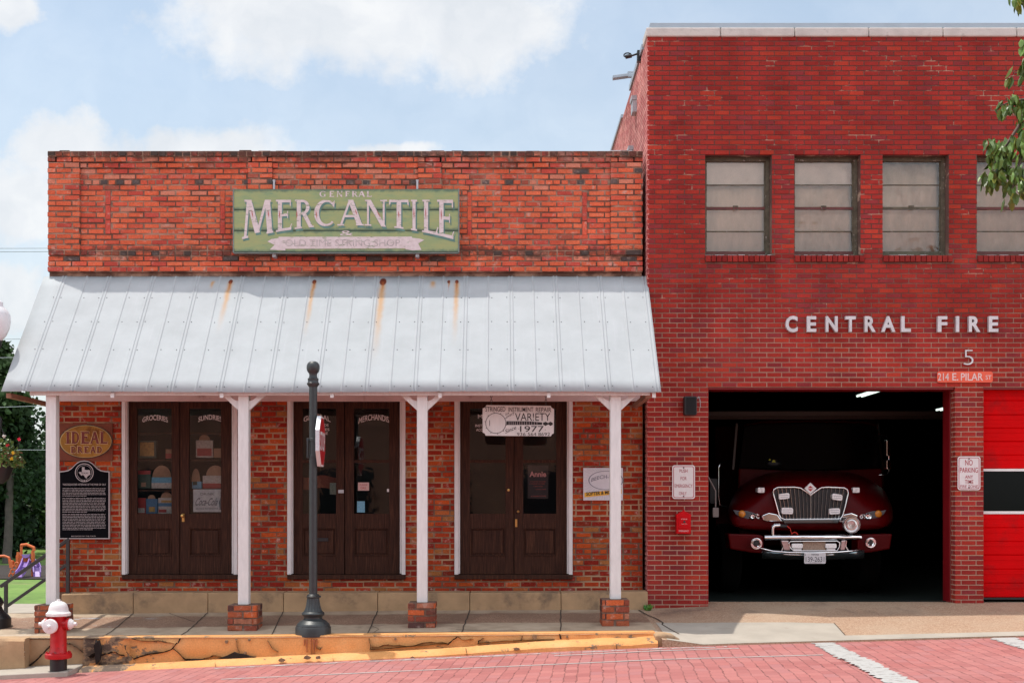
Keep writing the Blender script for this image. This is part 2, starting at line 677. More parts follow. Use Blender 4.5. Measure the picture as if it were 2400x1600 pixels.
b.inputs['Roughness'].default_value = .95
MAT['fire_mortar'] = m
MAT['white_wood'] = M('white_paint_wood', (.70, .705, .695), .55, var=.09, vs=9, bump=.15, bs=40, dirt=((.35, .24, .2), 5.0, .66, .85), stretch=(3, 3, .6))
MAT['casing'] = M('casing_paint', (.70, .66, .66), .5, var=.08, vs=8)
MAT['ledger'] = M('porch_board_paint', (.62, .50, .49), .6, var=.12, vs=3, dirt=((.25, .13, .1), 2.6, .6, .8))
MAT['raw_wood'] = M('bare_rafter_wood', (.30, .16, .11), .8, var=.25, vs=12)
MAT['rail'] = M('dark_painted_steel', (.035, .032, .032), .5, var=.2)
MAT['pole'] = M('charcoal_cast_iron', (.030, .036, .038), .42, var=.2, vs=20, bump=.1, bs=80, spec=.5)
MAT['black'] = M('black_paint', (.012, .012, .014), .45, var=.2)
MAT['white_plain'] = M('white_enamel', (.78, .76, .76), .35, var=.05)
MAT['ink'] = M('black_sign_paint', (.02, .018, .018), .6, var=.1)
MAT['red_ink'] = M('dark_red_sign_paint', (.38, .03, .05), .5, var=.1)
MAT['white_ink'] = M('white_sign_paint', (.78, .74, .74), .5, var=.08)
MAT['letter_metal'] = M('brushed_letter_metal', (.60, .58, .60), .45, metal=.25, var=.14, vs=8)
MAT['chrome'] = M('chrome_plate', (.92, .92, .93), .09, metal=1.0, var=.03)
MAT['truck_red'] = M('engine_red_paint', (.085, .0009, .002), .35, var=.04, spec=.12)
MAT['tyre'] = M('tyre_rubber', (.004, .004, .004), .9, spec=.05)
MAT['lamp_lens'] = M('clear_lamp_lens', (.88, .85, .85), .15, var=.2, vs=60)
MAT['amber'] = M('amber_lens', (.65, .22, .02), .2, var=.2, vs=40)
MAT['hyd_red'] = M('hydrant_red_enamel', (.46, .004, .009), .4, var=.15, vs=10, bump=.06, bs=60, dirt=((.14, .02, .015), 9.0, .6, .72))
MAT['hyd_white'] = M('hydrant_white_enamel', (.74, .72, .71), .45, var=.08, vs=12, bump=.06, bs=60, dirt=((.42, .34, .28), 12.0, .6, .75))
MAT['concrete'] = M('weathered_concrete', (.42, .27, .15), .9, var=.22, vs=3, bump=.4, bs=70, dirt=((.16, .11, .075), 2.2, .5, .75))
MAT['coping'] = M('limestone_coping', (.55, .50, .47), .85, var=.2, vs=4, bump=.3, bs=50, dirt=((.22, .2, .19), 4.0, .55, .75))
MAT['flash'] = M('zinc_flashing', (.34, .38, .43), .45, metal=.3, var=.1, vs=3)
MAT['grey_metal'] = M('grey_metal', (.42, .43, .46), .5, metal=.3, var=.15)
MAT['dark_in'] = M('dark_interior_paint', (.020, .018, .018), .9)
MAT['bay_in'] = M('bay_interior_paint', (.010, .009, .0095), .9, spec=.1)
MAT['glass'] = glass_mat('shop_glass', (.93, .95, .95), 1.0)
MAT['win_glass'] = glass_mat('window_glass', (.9, .88, .85), 1.0, .03, 1.5, .35)
MAT['blind'] = M('beige_cloth_blind', (.72, .545, .43), .9, var=.2, vs=7, stretch=(1, 1, .4))
MAT['sheen_sheet'] = M('pale_sheen_sheet', (.80, .68, .62), .9, var=.12, vs=5)  # pale tone for the sheen painted in behind the top panes
MAT['win_frame'] = M('weathered_window_paint', (.10, .085, .055), .7, var=.5, vs=14, dirt=((.5, .45, .42), 24.0, .6, .7))
MAT['win_red'] = M('dark_red_window_paint', (.12, .03, .025), .6, var=.3)
MAT['leaf_near'] = M('glossy_green_leaves', (1, 1, 1), .4, var=.1, attr=True, spec=.4)
MAT['leaf_far'] = M('tree_foliage', (.56, .60, .60), .7, var=.2, vs=.5, attr=True, spec=.15)
MAT['bark'] = M('tree_bark', (.12, .09, .07), .9, var=.35, vs=9, bump=.6, bs=20)
MAT['brass'] = M('brass', (.62, .40, .14), .3, metal=1.0)
MAT['wire'] = M('overhead_cable', (.32, .35, .40), .7)
MAT['orange'] = M('orange_plastic', (.62, .13, .03), .5)
MAT['lilac'] = M('lilac_plastic', (.26, .15, .44), .4)
MAT['gold_board'] = M('mustard_sign_paint', (.34, .165, .035), .75, var=.25, vs=7, dirt=((.16, .055, .015), 8.0, .48, .68), spec=.2)
MAT['rust_board'] = M('rust_brown_board', (.17, .04, .018), .8, var=.3, vs=6)
MAT['plaque'] = M('orange_red_plate', (.75, .10, .045), .4, var=.08)
MAT['marker_black'] = M('marker_black', (.006, .006, .008), .95, var=.1, spec=.05)
MAT['marker_grey'] = M('marker_raised_metal', (.50, .45, .46), .45, metal=.2, var=.08)
MAT['box_red'] = M('alarm_box_red', (.52, .002, .006), .45, var=.12, vs=15, spec=.15)
MAT['stop_red'] = M('sign_red', (.42, .006, .012), .4)

# dark stained door wood with upright grain
m, t, b, pos, out = base('dark_door_wood')
g = t.noise(t.vmath('MULTIPLY', pos, (26, 26, 1.6)), 2.2, 6.0, .65)
c = t.ramp(g, [(.3, (.018, .006, .004)), (.52, (.045, .016, .009)), (.72, (.095, .038, .020))])
t.set(b.inputs['Base Color'], c)
b.inputs['Roughness'].default_value = .6
b.inputs['Specular IOR Level'].default_value = .18
t.set(b.inputs['Normal'], t.bump(g, .25, .004))
MAT['door'] = m

# awning sheet: pale painted steel with rust runs below four bolt holes
AW_T = (-0.03, PZz(648, -0.03))
AW_B = (-1.70, PZz(918, -1.70))
m, t, b, pos, out = base('awning_steel')
x_, y_, z_ = t.xyz(pos)
n = t.noise(pos, 2.5, 6.0, .6)
f = t.lin(n, .3, .7, .92, 1.06)
st = t.noise(t.vmath('MULTIPLY', pos, (9, .5, .5)), 2.0, 5.0, .6)
c = t.mix(1.0, (.40, .42, .435), t.comb(f, f, f), 'MULTIPLY')
c = t.mix(t.smooth(st, .55, .8, 0, .35), c, (.48, .49, .52))
ztop = AW_T[1]
run = t.math('SUBTRACT', ztop, z_)
wob = t.math('MULTIPLY', t.math('SUBTRACT', t.noise(pos, 9.0, 4.0, .6), .5), .05)
for (px, wd_, ln, spot) in [(541, .030, .50, .030), (737, .026, .55, .028), (898, .036, .75, .048), (1071, .026, .6, .026), (1052, .014, .10, .020), (500, .02, .12, .0), (1015, .03, .12, .0)]:
    xi = (px - VX) / S(-.1)
    adx = t.math('ABSOLUTE', t.math('ADD', t.math('SUBTRACT', x_, xi), wob))
    across = t.smooth(adx, wd_ * 2.0, 0.0)
    along = t.math('MULTIPLY', t.smooth(run, .05, .11), t.smooth(run, ln * 1.9, .1))
    mk = t.math('MULTIPLY', t.math('MULTIPLY', across, along), .85)
    c = t.mix(mk, c, (.50, .26, .085))
    if spot:
        dd = t.math('SQRT', t.math('ADD', t.math('POWER', t.math('SUBTRACT', x_, xi), 2.0), t.math('POWER', t.math('MULTIPLY', t.math('SUBTRACT', run, .085), .8), 2.0)))
        c = t.mix(t.smooth(t.math('ADD', dd, t.math('MULTIPLY', wob, .3)), spot * 1.15, spot * .75), c, (.16, .035, .018))
        core = t.math('MULTIPLY', t.smooth(adx, wd_ * .8, 0.0), t.math('MULTIPLY', t.smooth(run, .07, .1), t.smooth(run, .30, .1)))
        c = t.mix(t.math('MULTIPLY', core, .7), c, (.36, .10, .03))
t.set(b.inputs['Base Color'], c)
b.inputs['Roughness'].default_value = .75
b.inputs['Specular IOR Level'].default_value = .15
MAT['awning'] = m

# painted green sign boards with worn teal streaks
m, t, b, pos, out = base('sage_sign_paint')
n1 = t.noise(t.vmath('MULTIPLY', pos, (1.2, 1, 4)), 3.0, 7.0, .65)
c = t.ramp(n1, [(.3, (.37, .37, .16)), (.5, (.31, .36, .165)), (.7, (.23, .33, .17))])
x_, y_, z_ = t.xyz(pos)
tl = t.smooth(t.noise(t.vmath('MULTIPLY', pos, (1.0, 1, 9)), 4.0, 8.0, .7), .56, .72)
c = t.mix(t.math('MULTIPLY', tl, .75), c, (.08, .19, .17))
for zs in (PZz(491, -.2), PZz(540, -.2), PZz(444, -.2), PZz(590, -.2)):
    dzs = t.math('ABSOLUTE', t.math('SUBTRACT', z_, zs))
    edge = t.math('MULTIPLY', t.smooth(t.math('ADD', dzs, t.math('MULTIPLY', t.math('SUBTRACT', t.noise(pos, 9.0, 6.0, .7), .5), .11)), .05, .0), .75)
    c = t.mix(edge, c, (.05, .12, .10))
ck = t.smooth(t.noise(t.vmath('MULTIPLY', pos, (3, 1, 30)), 3.0, 6.0, .7), .68, .74)
c = t.mix(ck, c, (.03, .04, .035))
t.set(b.inputs['Base Color'], c)
b.inputs['Roughness'].default_value = .7
MAT['sage'] = m
m, t, b, pos, out = base('faded_pink_white_paint')
n1 = t.noise(pos, 14.0, 7.0, .65)
c = t.ramp(n1, [(.35, (.60, .50, .50)), (.6, (.70, .60, .61))])
ck = t.smooth(t.noise(t.vmath('MULTIPLY', pos, (3, 1, 18)), 3.0, 7.0, .7), .58, .64)
c = t.mix(ck, c, (.17, .22, .12))
ck = t.smooth(t.noise(pos, 7.0, 7.0, .7), .6, .66)
c = t.mix(t.math('MULTIPLY', ck, .6), c, (.22, .26, .15))
t.set(b.inputs['Base Color'], c)
b.inputs['Roughness'].default_value = .7
MAT['faded'] = m

# exposed-aggregate pavement, plain concrete bands, road pavers, kerb paint, grass
def aggregate(t, pos, a, b_, c_):
    v = t.node('ShaderNodeTexVoronoi')
    t.set(v.inputs['Vector'], pos)
    v.inputs['Scale'].default_value = 75.0
    pick = t.white(v.outputs['Color'])
    return t.ramp(pick, [(0, a), (.5, b_), (1, c_)])


m, t, b, pos, out = base('pavement_concrete')
x_, y_, z_ = t.xyz(pos)
wob = t.math('MULTIPLY', t.math('SUBTRACT', t.noise(pos, 2.2, 5.0, .6), .5), .30)
yw = t.math('ADD', y_, wob)
ag = aggregate(t, pos, (.20, .11, .07), (.28, .16, .10), (.38, .25, .17))
ag = t.mix(t.smooth(t.noise(pos, 1.2, 6.0, .65), .35, .7), ag, (.20, .12, .08))
pl = t.ramp(t.noise(pos, 2.6, 7.0, .65), [(.3, (.30, .22, .15)), (.55, (.43, .33, .235)), (.75, (.52, .42, .31))])
band = t.math('MULTIPLY', t.smooth(yw, -1.36, -1.30), t.smooth(yw, -.50, -.62))
c = t.mix(band, pl, ag)
stain = t.smooth(t.noise(pos, 1.7, 7.0, .7), .55, .72)
c = t.mix(t.math('MULTIPLY', stain, .5), c, (.13, .085, .06))
blue = t.math('MULTIPLY', t.smooth(t.noise(t.vmath('MULTIPLY', pos, (1, 2, 1)), 2.1, 4.0, .6), .6, .66), t.smooth(x_, -4.3, -4.9))
c = t.mix(t.math('MULTIPLY', blue, .8), c, (.36, .38, .39))
t.set(b.inputs['Base Color'], c)
b.inputs['Roughness'].default_value = .85
t.set(b.inputs['Normal'], t.bump(t.noise(pos, 80.0, 5.0, .6), .35, .006))
MAT['pavement'] = m

m, t, b, pos, out = base('driveway_aggregate')
ag = aggregate(t, pos, (.27, .15, .09), (.38, .235, .15), (.46, .33, .23))
ag = t.mix(t.smooth(t.noise(pos, .8, 6.0, .65), .4, .7, 0, .6), ag, (.41, .305, .215))
x_, y_, z_ = t.xyz(pos)
oil = t.math('MULTIPLY', t.smooth(t.noise(t.vmath('MULTIPLY', pos, (1, .6, 1)), 1.3, 6.0, .65), .5, .72), t.smooth(y_, -1.2, -.5))
ag = t.mix(t.math('MULTIPLY', oil, .75), ag, (.13, .085, .065))
t.set(b.inputs['Base Color'], ag)
b.inputs['Roughness'].default_value = .85
t.set(b.inputs['Normal'], t.bump(t.noise(pos, 110.0, 5.0, .6), .4, .006))
MAT['drive'] = m
MAT['pale_conc'] = M('pale_concrete', (.385, .34, .285), .85, var=.14, vs=2.2, bump=.25, bs=90, dirt=((.28, .22, .17), 5.0, .6, .8))

m, t, b, pos, out = base('road_pavers')
x_, y_, z_ = t.xyz(pos)
ang = math.radians(-5.0)
wobx = t.math('MULTIPLY', t.math('SUBTRACT', t.noise(pos, 1.1, 3.0, .5), .5), .10)
wobx2 = t.math('MULTIPLY', t.math('SUBTRACT', t.noise(pos, 7.0, 3.0, .5), .5), .035)
xr = t.math('ADD', t.math('MULTIPLY', x_, math.cos(ang)), t.math('MULTIPLY', y_, math.sin(ang)))
xr = t.math('ADD', xr, t.math('ADD', wobx, wobx2))
yr = t.math('SUBTRACT', t.math('MULTIPLY', y_, math.cos(ang)), t.math('MULTIPLY', x_, math.sin(ang)))
u = t.math('DIVIDE', xr, .128)
ci = t.math('FLOOR', u)
fu = t.math('FRACT', u)
v = t.math('ADD', t.math('DIVIDE', yr, .235), t.math('MULTIPLY', ci, .5))
v = t.math('ADD', v, t.math('MULTIPLY', t.white(t.comb(ci, 3.0, 0.0)), .18))
ri = t.math('FLOOR', v)
fv = t.math('FRACT', v)
rnd = t.white(t.comb(ci, ri, 1.0))
c = t.ramp(rnd, [(0, (.33, .105, .098)), (.4, (.39, .13, .12)), (.75, (.43, .155, .14)), (1, (.36, .14, .14))])
f = t.lin(t.noise(pos, 45.0, 6.0, .65), .3, .7, .88, 1.12)
c = t.mix(1.0, c, t.comb(f, f, f), 'MULTIPLY')
c = t.mix(t.smooth(t.noise(pos, .7, 5.0, .6), .4, .7, 0, .5), c, (.42, .185, .175))
du = t.math('MINIMUM', fu, t.math('SUBTRACT', 1.0, fu))
dv = t.math('MINIMUM', fv, t.math('SUBTRACT', 1.0, fv))
brk = t.noise(pos, 12.0, 4.0, .65)
ju = t.math('MULTIPLY', t.smooth(du, t.lin(brk, .3, .7, .02, .13), .005), t.lin(brk, .35, .6, .25, .85))
jv = t.math('MULTIPLY', t.smooth(dv, .05, .015), .30)
j = t.math('MAXIMUM', ju, jv)
grm = t.smooth(t.noise(t.vmath('MULTIPLY', pos, (.35, 1, 1)), 1.4, 7.0, .68), .5, .74)
c = t.mix(t.math('MULTIPLY', grm, .4), c, (.24, .10, .095))
c = t.mix(j, c, (.10, .035, .03))
t.set(b.inputs['Base Color'], c)
b.inputs['Roughness'].default_value = .75
h = t.math('SUBTRACT', t.math('ADD', 1.0, t.math('MULTIPLY', rnd, .35)), j)
t.set(b.inputs['Normal'], t.bump(h, .35, .012))
MAT['pavers'] = m

def worn_white(name, lo, hi):
    """road paint worn off the crowns of the pavers"""
    m, t, b, pos, out = base(name)
    tr = t.node('ShaderNodeBsdfTransparent')
    mxs = t.node('ShaderNodeMixShader')
    b.inputs['Base Color'].default_value = (.43, .42, .405, 1)
    b.inputs['Roughness'].default_value = .7
    x_, y_, z_ = t.xyz(pos)
    n = t.noise(t.vmath('MULTIPLY', pos, (1.0, 3.5, 1)), 7.0, 6.0, .7)
    t.set(mxs.inputs[0], t.smooth(n, lo, hi))
    t.l.new(tr.outputs[0], mxs.inputs[1])
    t.l.new(b.outputs[0], mxs.inputs[2])
    t.l.new(mxs.outputs[0], out.inputs[0])
    return m


MAT['paint_line'] = worn_white('worn_road_paint', .34, .44)
MAT['paint_stripe'] = worn_white('worn_stripe_paint', .37, .43)
MAT['paint_patchy'] = worn_white('patchy_road_paint', .46, .54)

m, t, b, pos, out = base('yellow_kerb_paint')
n = t.noise(pos, 1.8, 6.0, .6)
c = t.ramp(n, [(.3, (.66, .27, .075)), (.55, (.74, .34, .115)), (.75, (.76, .42, .18))])
x_, y_, z_ = t.xyz(pos)
bare = t.noise(t.vmath('MULTIPLY', pos, (1, 1, 1.6)), 5.0, 8.0, .68)
left = t.smooth(x_, -3.6, -4.7, 0, .19)
right = t.smooth(x_, .2, 1.6, 0, .06)
bt = t.math('ADD', bare, t.math('ADD', left, right))
c = t.mix(t.smooth(bt, .635, .655), c, (.26, .17, .10))
c = t.mix(t.smooth(bt, .70, .74), c, (.10, .065, .045))
f = t.lin(t.noise(pos, 60.0, 6.0, .65), .3, .7, .85, 1.12)
c = t.mix(1.0, c, t.comb(f, f, f), 'MULTIPLY')
t.set(b.inputs['Base Color'], c)
b.inputs['Roughness'].default_value = .75
t.set(b.inputs['Normal'], t.bump(t.math('ADD', t.noise(pos, 30.0, 7.0, .7), t.smooth(bt, .66, .63)), .5, .012))
MAT['kerb'] = m

m, t, b, pos, out = base('lawn_grass')
n = t.noise(pos, .25, 6.0, .65)
c = t.ramp(n, [(.3, (.085, .155, .022)), (.55, (.13, .225, .035)), (.75, (.18, .26, .055))])
c = t.mix(t.smooth(t.noise(t.vmath('MULTIPLY', pos, (1, 1, 1)), .09, 6.0, .7), .58, .66), c, (.34, .22, .13))
f = t.lin(t.noise(pos, 3.0, 6.0, .65), .3, .7, .75, 1.25)
c = t.mix(1.0, c, t.comb(f, f, f), 'MULTIPLY')
t.set(b.inputs['Base Color'], c)
b.inputs['Roughness'].default_value = .9
MAT['grass'] = m
MAT['mulch'] = M('playground_mulch', (.03, .02, .015), .95, var=.4, vs=3)
MAT['crack'] = M('crack_shadow_dirt', (.018, .012, .010), 1.0)
MAT['crack_soft'] = M('joint_dirt', (.055, .038, .028), 1.0)

# ------------------------------------------------------------------ brickwork: every brick is its own little block in the wall's mesh
def bricks(mb, u0, u1, v1, rows, bw, bh, joint, proud, holes, pick, mapf, jit=0.0, phase=0.0, headers=(), depth=.03, rproud=None, skip=0.0):
    """rows are laid downwards from the height v1; proud = how far the faces stand out of the joints"""
    for r in range(rows):
        vt = v1 - r * bh - joint / 2
        vb = v1 - (r + 1) * bh + joint / 2
        vm = (vt + vb) / 2
        iv = [(u0, u1)]
        for (a, b_, c_, d_) in holes:
            if c_ < vm < d_:
                nx = []
                for (p, q) in iv:
                    if b_ <= p or a >= q:
                        nx.append((p, q))
                    else:
                        if a > p:
                            nx.append((p, a))
                        if b_ < q:
                            nx.append((b_, q))
                iv = nx
        wdt = bw / 2 if r in headers else bw
        off = phase + (0 if (r % 2 == 0) else wdt / 2)
        pr = proud + (rproud.get(r, 0.0) if rproud else 0.0)
        for (p, q) in iv:
            k = math.floor((p - off) / wdt)
            while k * wdt + off < q:
                a = max(p, k * wdt + off + joint / 2 + (R() - .5) * jit)
                b_ = min(q, (k + 1) * wdt + off - joint / 2 + (R() - .5) * jit)
                k += 1
                if b_ - a < .02 or R() < skip:
                    continue
                t_ = vt + (R() - .5) * jit * .7
                bt_ = vb + (R() - .5) * jit * .7
                tl = (R() - .5) * jit * .6
                pj = pr + (R() - .5) * jit * .6
                col = pick(r, k, (a + b_) / 2, vm)
                e = min(.004, jit) if jit else 0.0
                vs = [mapf(a, bt_, -depth), mapf(b_, bt_ + tl, -depth), mapf(b_, t_ + tl, -depth), mapf(a, t_, -depth),
                      mapf(a + e, bt_ + e, pj), mapf(b_ - e, bt_ + tl + e, pj), mapf(b_ - e, t_ + tl - e, pj), mapf(a + e, t_ - e, pj)]
                mb.add(vs, [(4, 5, 6, 7), (0, 1, 5, 4), (1, 2, 6, 5), (2, 3, 7, 6), (3, 0, 4, 7)], col)
    return mb


def fy(Y):
    return lambda u, v, d: (u, Y - d, v)


def fx(X, sign=-1):
    return lambda u, v, d: (X + sign * d, u, v)


def pickcol(pal, wts):
    x = R() * sum(wts)
    for c, w_ in zip(pal, wts):
        x -= w_
        if x <= 0:
            break
    k = .91 + R() * .18
    return (c[0] * k, c[1] * k, c[2] * k)


OLD = [(.62, .125, .062), (.56, .102, .060), (.65, .150, .075), (.57, .20, .13), (.36, .09, .06), (.10, .08, .076), (.49, .080, .058)]
TAN = [(.36, .048, .017), (.29, .030, .015), (.43, .075, .020), (.38, .105, .035), (.21, .028, .015), (.33, .125, .042), (.25, .024, .015)]


def shop_pick(r, k, u, v):
    if r == 0:
        return pickcol(OLD, [1, 1, .6, 1.2, 3.0, 3.2, 1.6])
    if r in (1, 2):
        return pickcol(OLD, [3, 3, 2, 2, 1.2, .5, 2])
    if r == 5:
        return pickcol(OLD, [2, 2, 1.2, 2, 1.5, 2.2, 1.4])
    if r in (18, 19):
        return pickcol(OLD, [2, 2, 1, 1, 2.2, 1.6, 1.2])
    n_ = mnoise.noise(Vector((u * .9, v * 2.0, 5)))
    if r < 5:
        return pickcol(OLD, [3, 3, 2, 2.6, .8 - .8 * min(0, n_), .35, 1.8 + n_])
    if n_ > .1:
        return pickcol(OLD, [6, 1.2, 5, .5, .05, .02, .5])
    return pickcol(OLD, [6, 4.5, 2.5, .6, .12, .06, 2.2])


def porch_pick(r, k, u, v):
    return pickcol(TAN, [4, 3.5, 3, 1.6, 1.5, .8, 2])


FIRE = [(.325, .034, .028), (.30, .031, .026), (.35, .037, .027), (.25, .036, .038), (.255, .029, .025), (.39, .044, .027)]


def fire_pick(r, k, u, v):
    return pickcol(FIRE, [4, 4, 3, 1.6, 1.2, .9])


# ------------------------------------------------------------------ ground
GX = [-9.5, -6.1, -5.39, -3.19, -.98, 1.41, 1.87, 2.35, 2.79, 4.4, 6.1, 12, 20]
GY = [-.2, -1.65, -2.2, -2.47]
GZ = [[-.11, -.245, -.24, -.24], [-.11, -.245, -.24, -.24], [-.105, -.235, -.238, -.24], [-.08, -.21, -.235, -.235], [-.06, -.173, -.215, -.215],
      [-.053, -.152, -.19, -.19], [-.053, -.15, -.187, -.225], [-.04, -.16, -.245, -.29], [-.02, -.16, -.235, -.275], [.0, -.14, -.205, -.23],
      [.02, -.12, -.165, -.185], [.03, -.05, -.08, -.085], [.04, .06, .11, .13]]


def gz(x, y):
    i = max(0, min(len(GX) - 2, next((k for k in range(len(GX) - 1) if x < GX[k + 1]), len(GX) - 2)))
    j = max(0, min(2, next((k for k in range(3) if y > GY[k + 1]), 2)))
    a = min(1, max(0, (x - GX[i]) / (GX[i + 1] - GX[i])))
    b_ = min(1, max(0, (y - GY[j]) / (GY[j + 1] - GY[j])))
    return (GZ[i][j] * (1 - a) * (1 - b_) + GZ[i + 1][j] * a * (1 - b_) + GZ[i][j + 1] * (1 - a) * b_ + GZ[i + 1][j + 1] * a * b_)


def rz(x):
    if x < 1.764:
        return max(-1.45, -.32 + (x - 1.764) * .0445)
    return min(.6, -.32 + (x - 1.764) * .0277)


def sheet(xs, ys, zf):
    mb = MB()
    v = [(x, y, zf(x, y)) for y in ys for x in xs]
    n = len(xs)
    f = [(j * n + i, j * n + i + 1, (j + 1) * n + i + 1, (j + 1) * n + i) for j in range(len(ys) - 1) for i in range(n - 1)]
    return mb.add(v, f)


def frange(a, b_, n):
    return [a + (b_ - a) * i / n for i in range(n + 1)]


mb = sheet(frange(-400, 400, 16), frange(-300, 700, 20), lambda x, y: -1.55)
struct('lawn', mb, MAT['grass'])
mb = sheet(frange(-40, 30, 70), [-2.2, -2.6, -3, -4, -6, -9, -13, -18, -24], lambda x, y: rz(x) + .05 * (1 - abs(y + 12) / 12) * (1 if y < -4 else 0))
struct('road', mb, MAT['pavers'])
mb = sheet(frange(-9.5, 1.87, 46), frange(-.2, -2.2, 14), gz)
# skirt under the pavement so that it is a slab
b0 = len(mb.v)
struct('pavement', mb, MAT['pavement'], smooth=30)
xs = [1.87, 2.1, 2.35, 2.6, 2.79, 3.2, 3.6, 4.0, 4.4, 4.9, 5.5, 6.1, 8, 10, 12, 16, 20]
mb = sheet(xs, [.06, -.2, -.5, -.8, -1.1, -1.4, -1.65, -1.9, -2.2, -2.35, -2.47], lambda x, y: gz(x, min(y, -.2)) if y <= -.2 else max(gz(x, -.2), .02))
mb2 = [(x, -2.47, gz(x, -2.47)) for x in xs]
for i in range(len(xs) - 1):
    a_, c_ = mb2[i], mb2[i + 1]
    mb.quad(a_, c_, (c_[0], -2.475, c_[2] - .3), (a_[0], -2.475, a_[2] - .3))
struct('driveway', mb, MAT['drive'], smooth=30)


def ground_patch(pts, dz, cuts=10):
    """a sheet dz above the ground whose outline is given by (x, y) points; triangulated on a grid so that it follows the slope"""
    me = bpy.data.meshes.new('patch')
    bm = bmesh.new()
    vs = [bm.verts.new((x, y, 0)) for x, y in pts]
    bm.faces.new(vs)
    for k in range(1, cuts * 3):
        x = min(p[0] for p in pts) + (max(p[0] for p in pts) - min(p[0] for p in pts)) * k / (cuts * 3)
        bmesh.ops.bisect_plane(bm, geom=bm.verts[:] + bm.edges[:] + bm.faces[:], plane_co=(x, 0, 0), plane_no=(1, 0, 0))
    for k in range(1, cuts):
        y = min(p[1] for p in pts) + (max(p[1] for p in pts) - min(p[1] for p in pts)) * k / cuts
        bmesh.ops.bisect_plane(bm, geom=bm.verts[:] + bm.edges[:] + bm.faces[:], plane_co=(0, y, 0), plane_no=(0, 1, 0))
    for y in GY:
        bmesh.ops.bisect_plane(bm, geom=bm.verts[:] + bm.edges[:] + bm.faces[:], plane_co=(0, y, 0), plane_no=(0, 1, 0))
    for x in GX:
        bmesh.ops.bisect_plane(bm, geom=bm.verts[:] + bm.edges[:] + bm.faces[:], plane_co=(x, 0, 0), plane_no=(1, 0, 0))
    bm.verts.index_update()
    mb = MB()
    mb.add([(v.co.x, v.co.y, gz(v.co.x, v.co.y) + dz) for v in bm.verts], [tuple(v.index for v in f.verts) for f in bm.faces])
    bm.free()
    bpy.data.meshes.remove(me)
    return mb


mb = ground_patch([(1.93, -1.40), (2.79, -1.38), (3.6, -1.42), (4.12, -1.52), (4.07, -2.2), (8, -2.2), (12, -2.2), (12, -2.465), (1.93, -2.465)], .005)
struct('driveway_concrete_strip', mb, MAT['pale_conc'])


def road_strip(x0, y0, x1, y1, wdt, n=30, wob=0.0, dz=.004):
    mb = MB()
    d = Vector((x1 - x0, y1 - y0)).normalized()
    nrm = Vector((-d.y, d.x)) * wdt / 2
    L = []
    for i in range(n + 1):
        x = x0 + (x1 - x0) * i / n
        y = y0 + (y1 - y0) * i / n
        a = [(x + nrm.x * k * (1 + (R() - .5) * wob), y + nrm.y * k * (1 + (R() - .5) * wob)) for k in (-1, 1)]
        L.append([(p[0], p[1], rz(p[0]) + (.05 * (1 - abs(p[1] + 12) / 12) if p[1] < -4 else 0) + dz) for p in a])
    # the road is a sheet of flat facets, so lift by the facet's own height
    for i in range(n):
        mb.quad(L[i][0], L[i + 1][0], L[i + 1][1], L[i][1])
    return mb


struct('road_marking_thin_line', road_strip(-3.0, -3.62, 3.45, -3.60, .045), MAT['paint_line'])
struct('road_marking_kerb_line', road_strip(-3.3, -2.62, 2.6, -2.62, .10, wob=.5), MAT['paint_patchy'])
struct('road_marking_double_line', road_strip(.6, -2.86, 2.7, -2.80, .05), MAT['paint_line'])
mbx = road_strip(3.73, -2.50, 3.50, -6.6, .25, n=110, wob=.5, dz=.007)
struct('road_marking_crossing_stripe', mbx, MAT['paint_stripe'])
struct('road_marking_crossing_stripe', road_strip(5.80, -2.50, 5.57, -6.6, .28, n=110, wob=.5, dz=.007), MAT['paint_stripe'])

# kerb: an upper face under the pavement edge and a low gutter kerb in front of it
LK = [(205, 1558), (300, 1553), (500, 1543), (750, 1531), (1000, 1519), (1300, 1498), (1420, 1494), (1536, 1490)]


def lk(px):
    for (a, b_), (c_, d_) in zip(LK, LK[1:]):
        if px <= c_:
            return b_ + (d_ - b_) * (px - a) / (c_ - a)
    return LK[-1][1]


def kerb_top(px):
    return 1493.5 if px < 760 else (1493.5 - (px - 760) * .012)


mb = MB()
n = 90
cols = []
for i in range(n + 1):
    px = 196 + (1536 - 196) * i / n
    x = PXx(px, -2.2)
    rough = 2.4 if px < 325 else (1.4 if px < 420 else (.8 if px > 1330 else .35))
    nz = mnoise.noise(Vector((x * 3.1, 0, 7))) * .02 * rough
    ny = mnoise.noise(Vector((x * 5.3, 3, 1))) * .03 * rough
    zt = max(gz(x, -2.2) + .006, gz(x, -1.98) + .004) + min(0, nz) * .3
    zb = PZz(lk(px), -2.2) - .25
    col = []
    for k in range(7):
        zz_ = zt + (zb - zt) * k / 6
        col.append((x, -2.2 + ny * (1 if 0 < k < 6 else .5) + mnoise.noise(Vector((x * 4, zz_ * 9, 2))) * .018 * rough + (.02 if k == 0 else 0), zz_))
    cols.append([(x, -1.97, gz(x, -1.97) - .05), (x, -1.98, gz(x, -1.98) + .005)] + col + [(x, -1.97, zb)])
for i in range(n):
    for k in range(len(cols[0]) - 1):
        mb.quad(cols[i][k], cols[i + 1][k], cols[i + 1][k + 1], cols[i][k + 1])
for c_ in (cols[0], cols[-1]):
    mb.add(c_, [tuple(range(len(c_)))])
struct('kerb', mb, MAT['kerb'], smooth=35, weld=True)
mb = MB()
cols = []
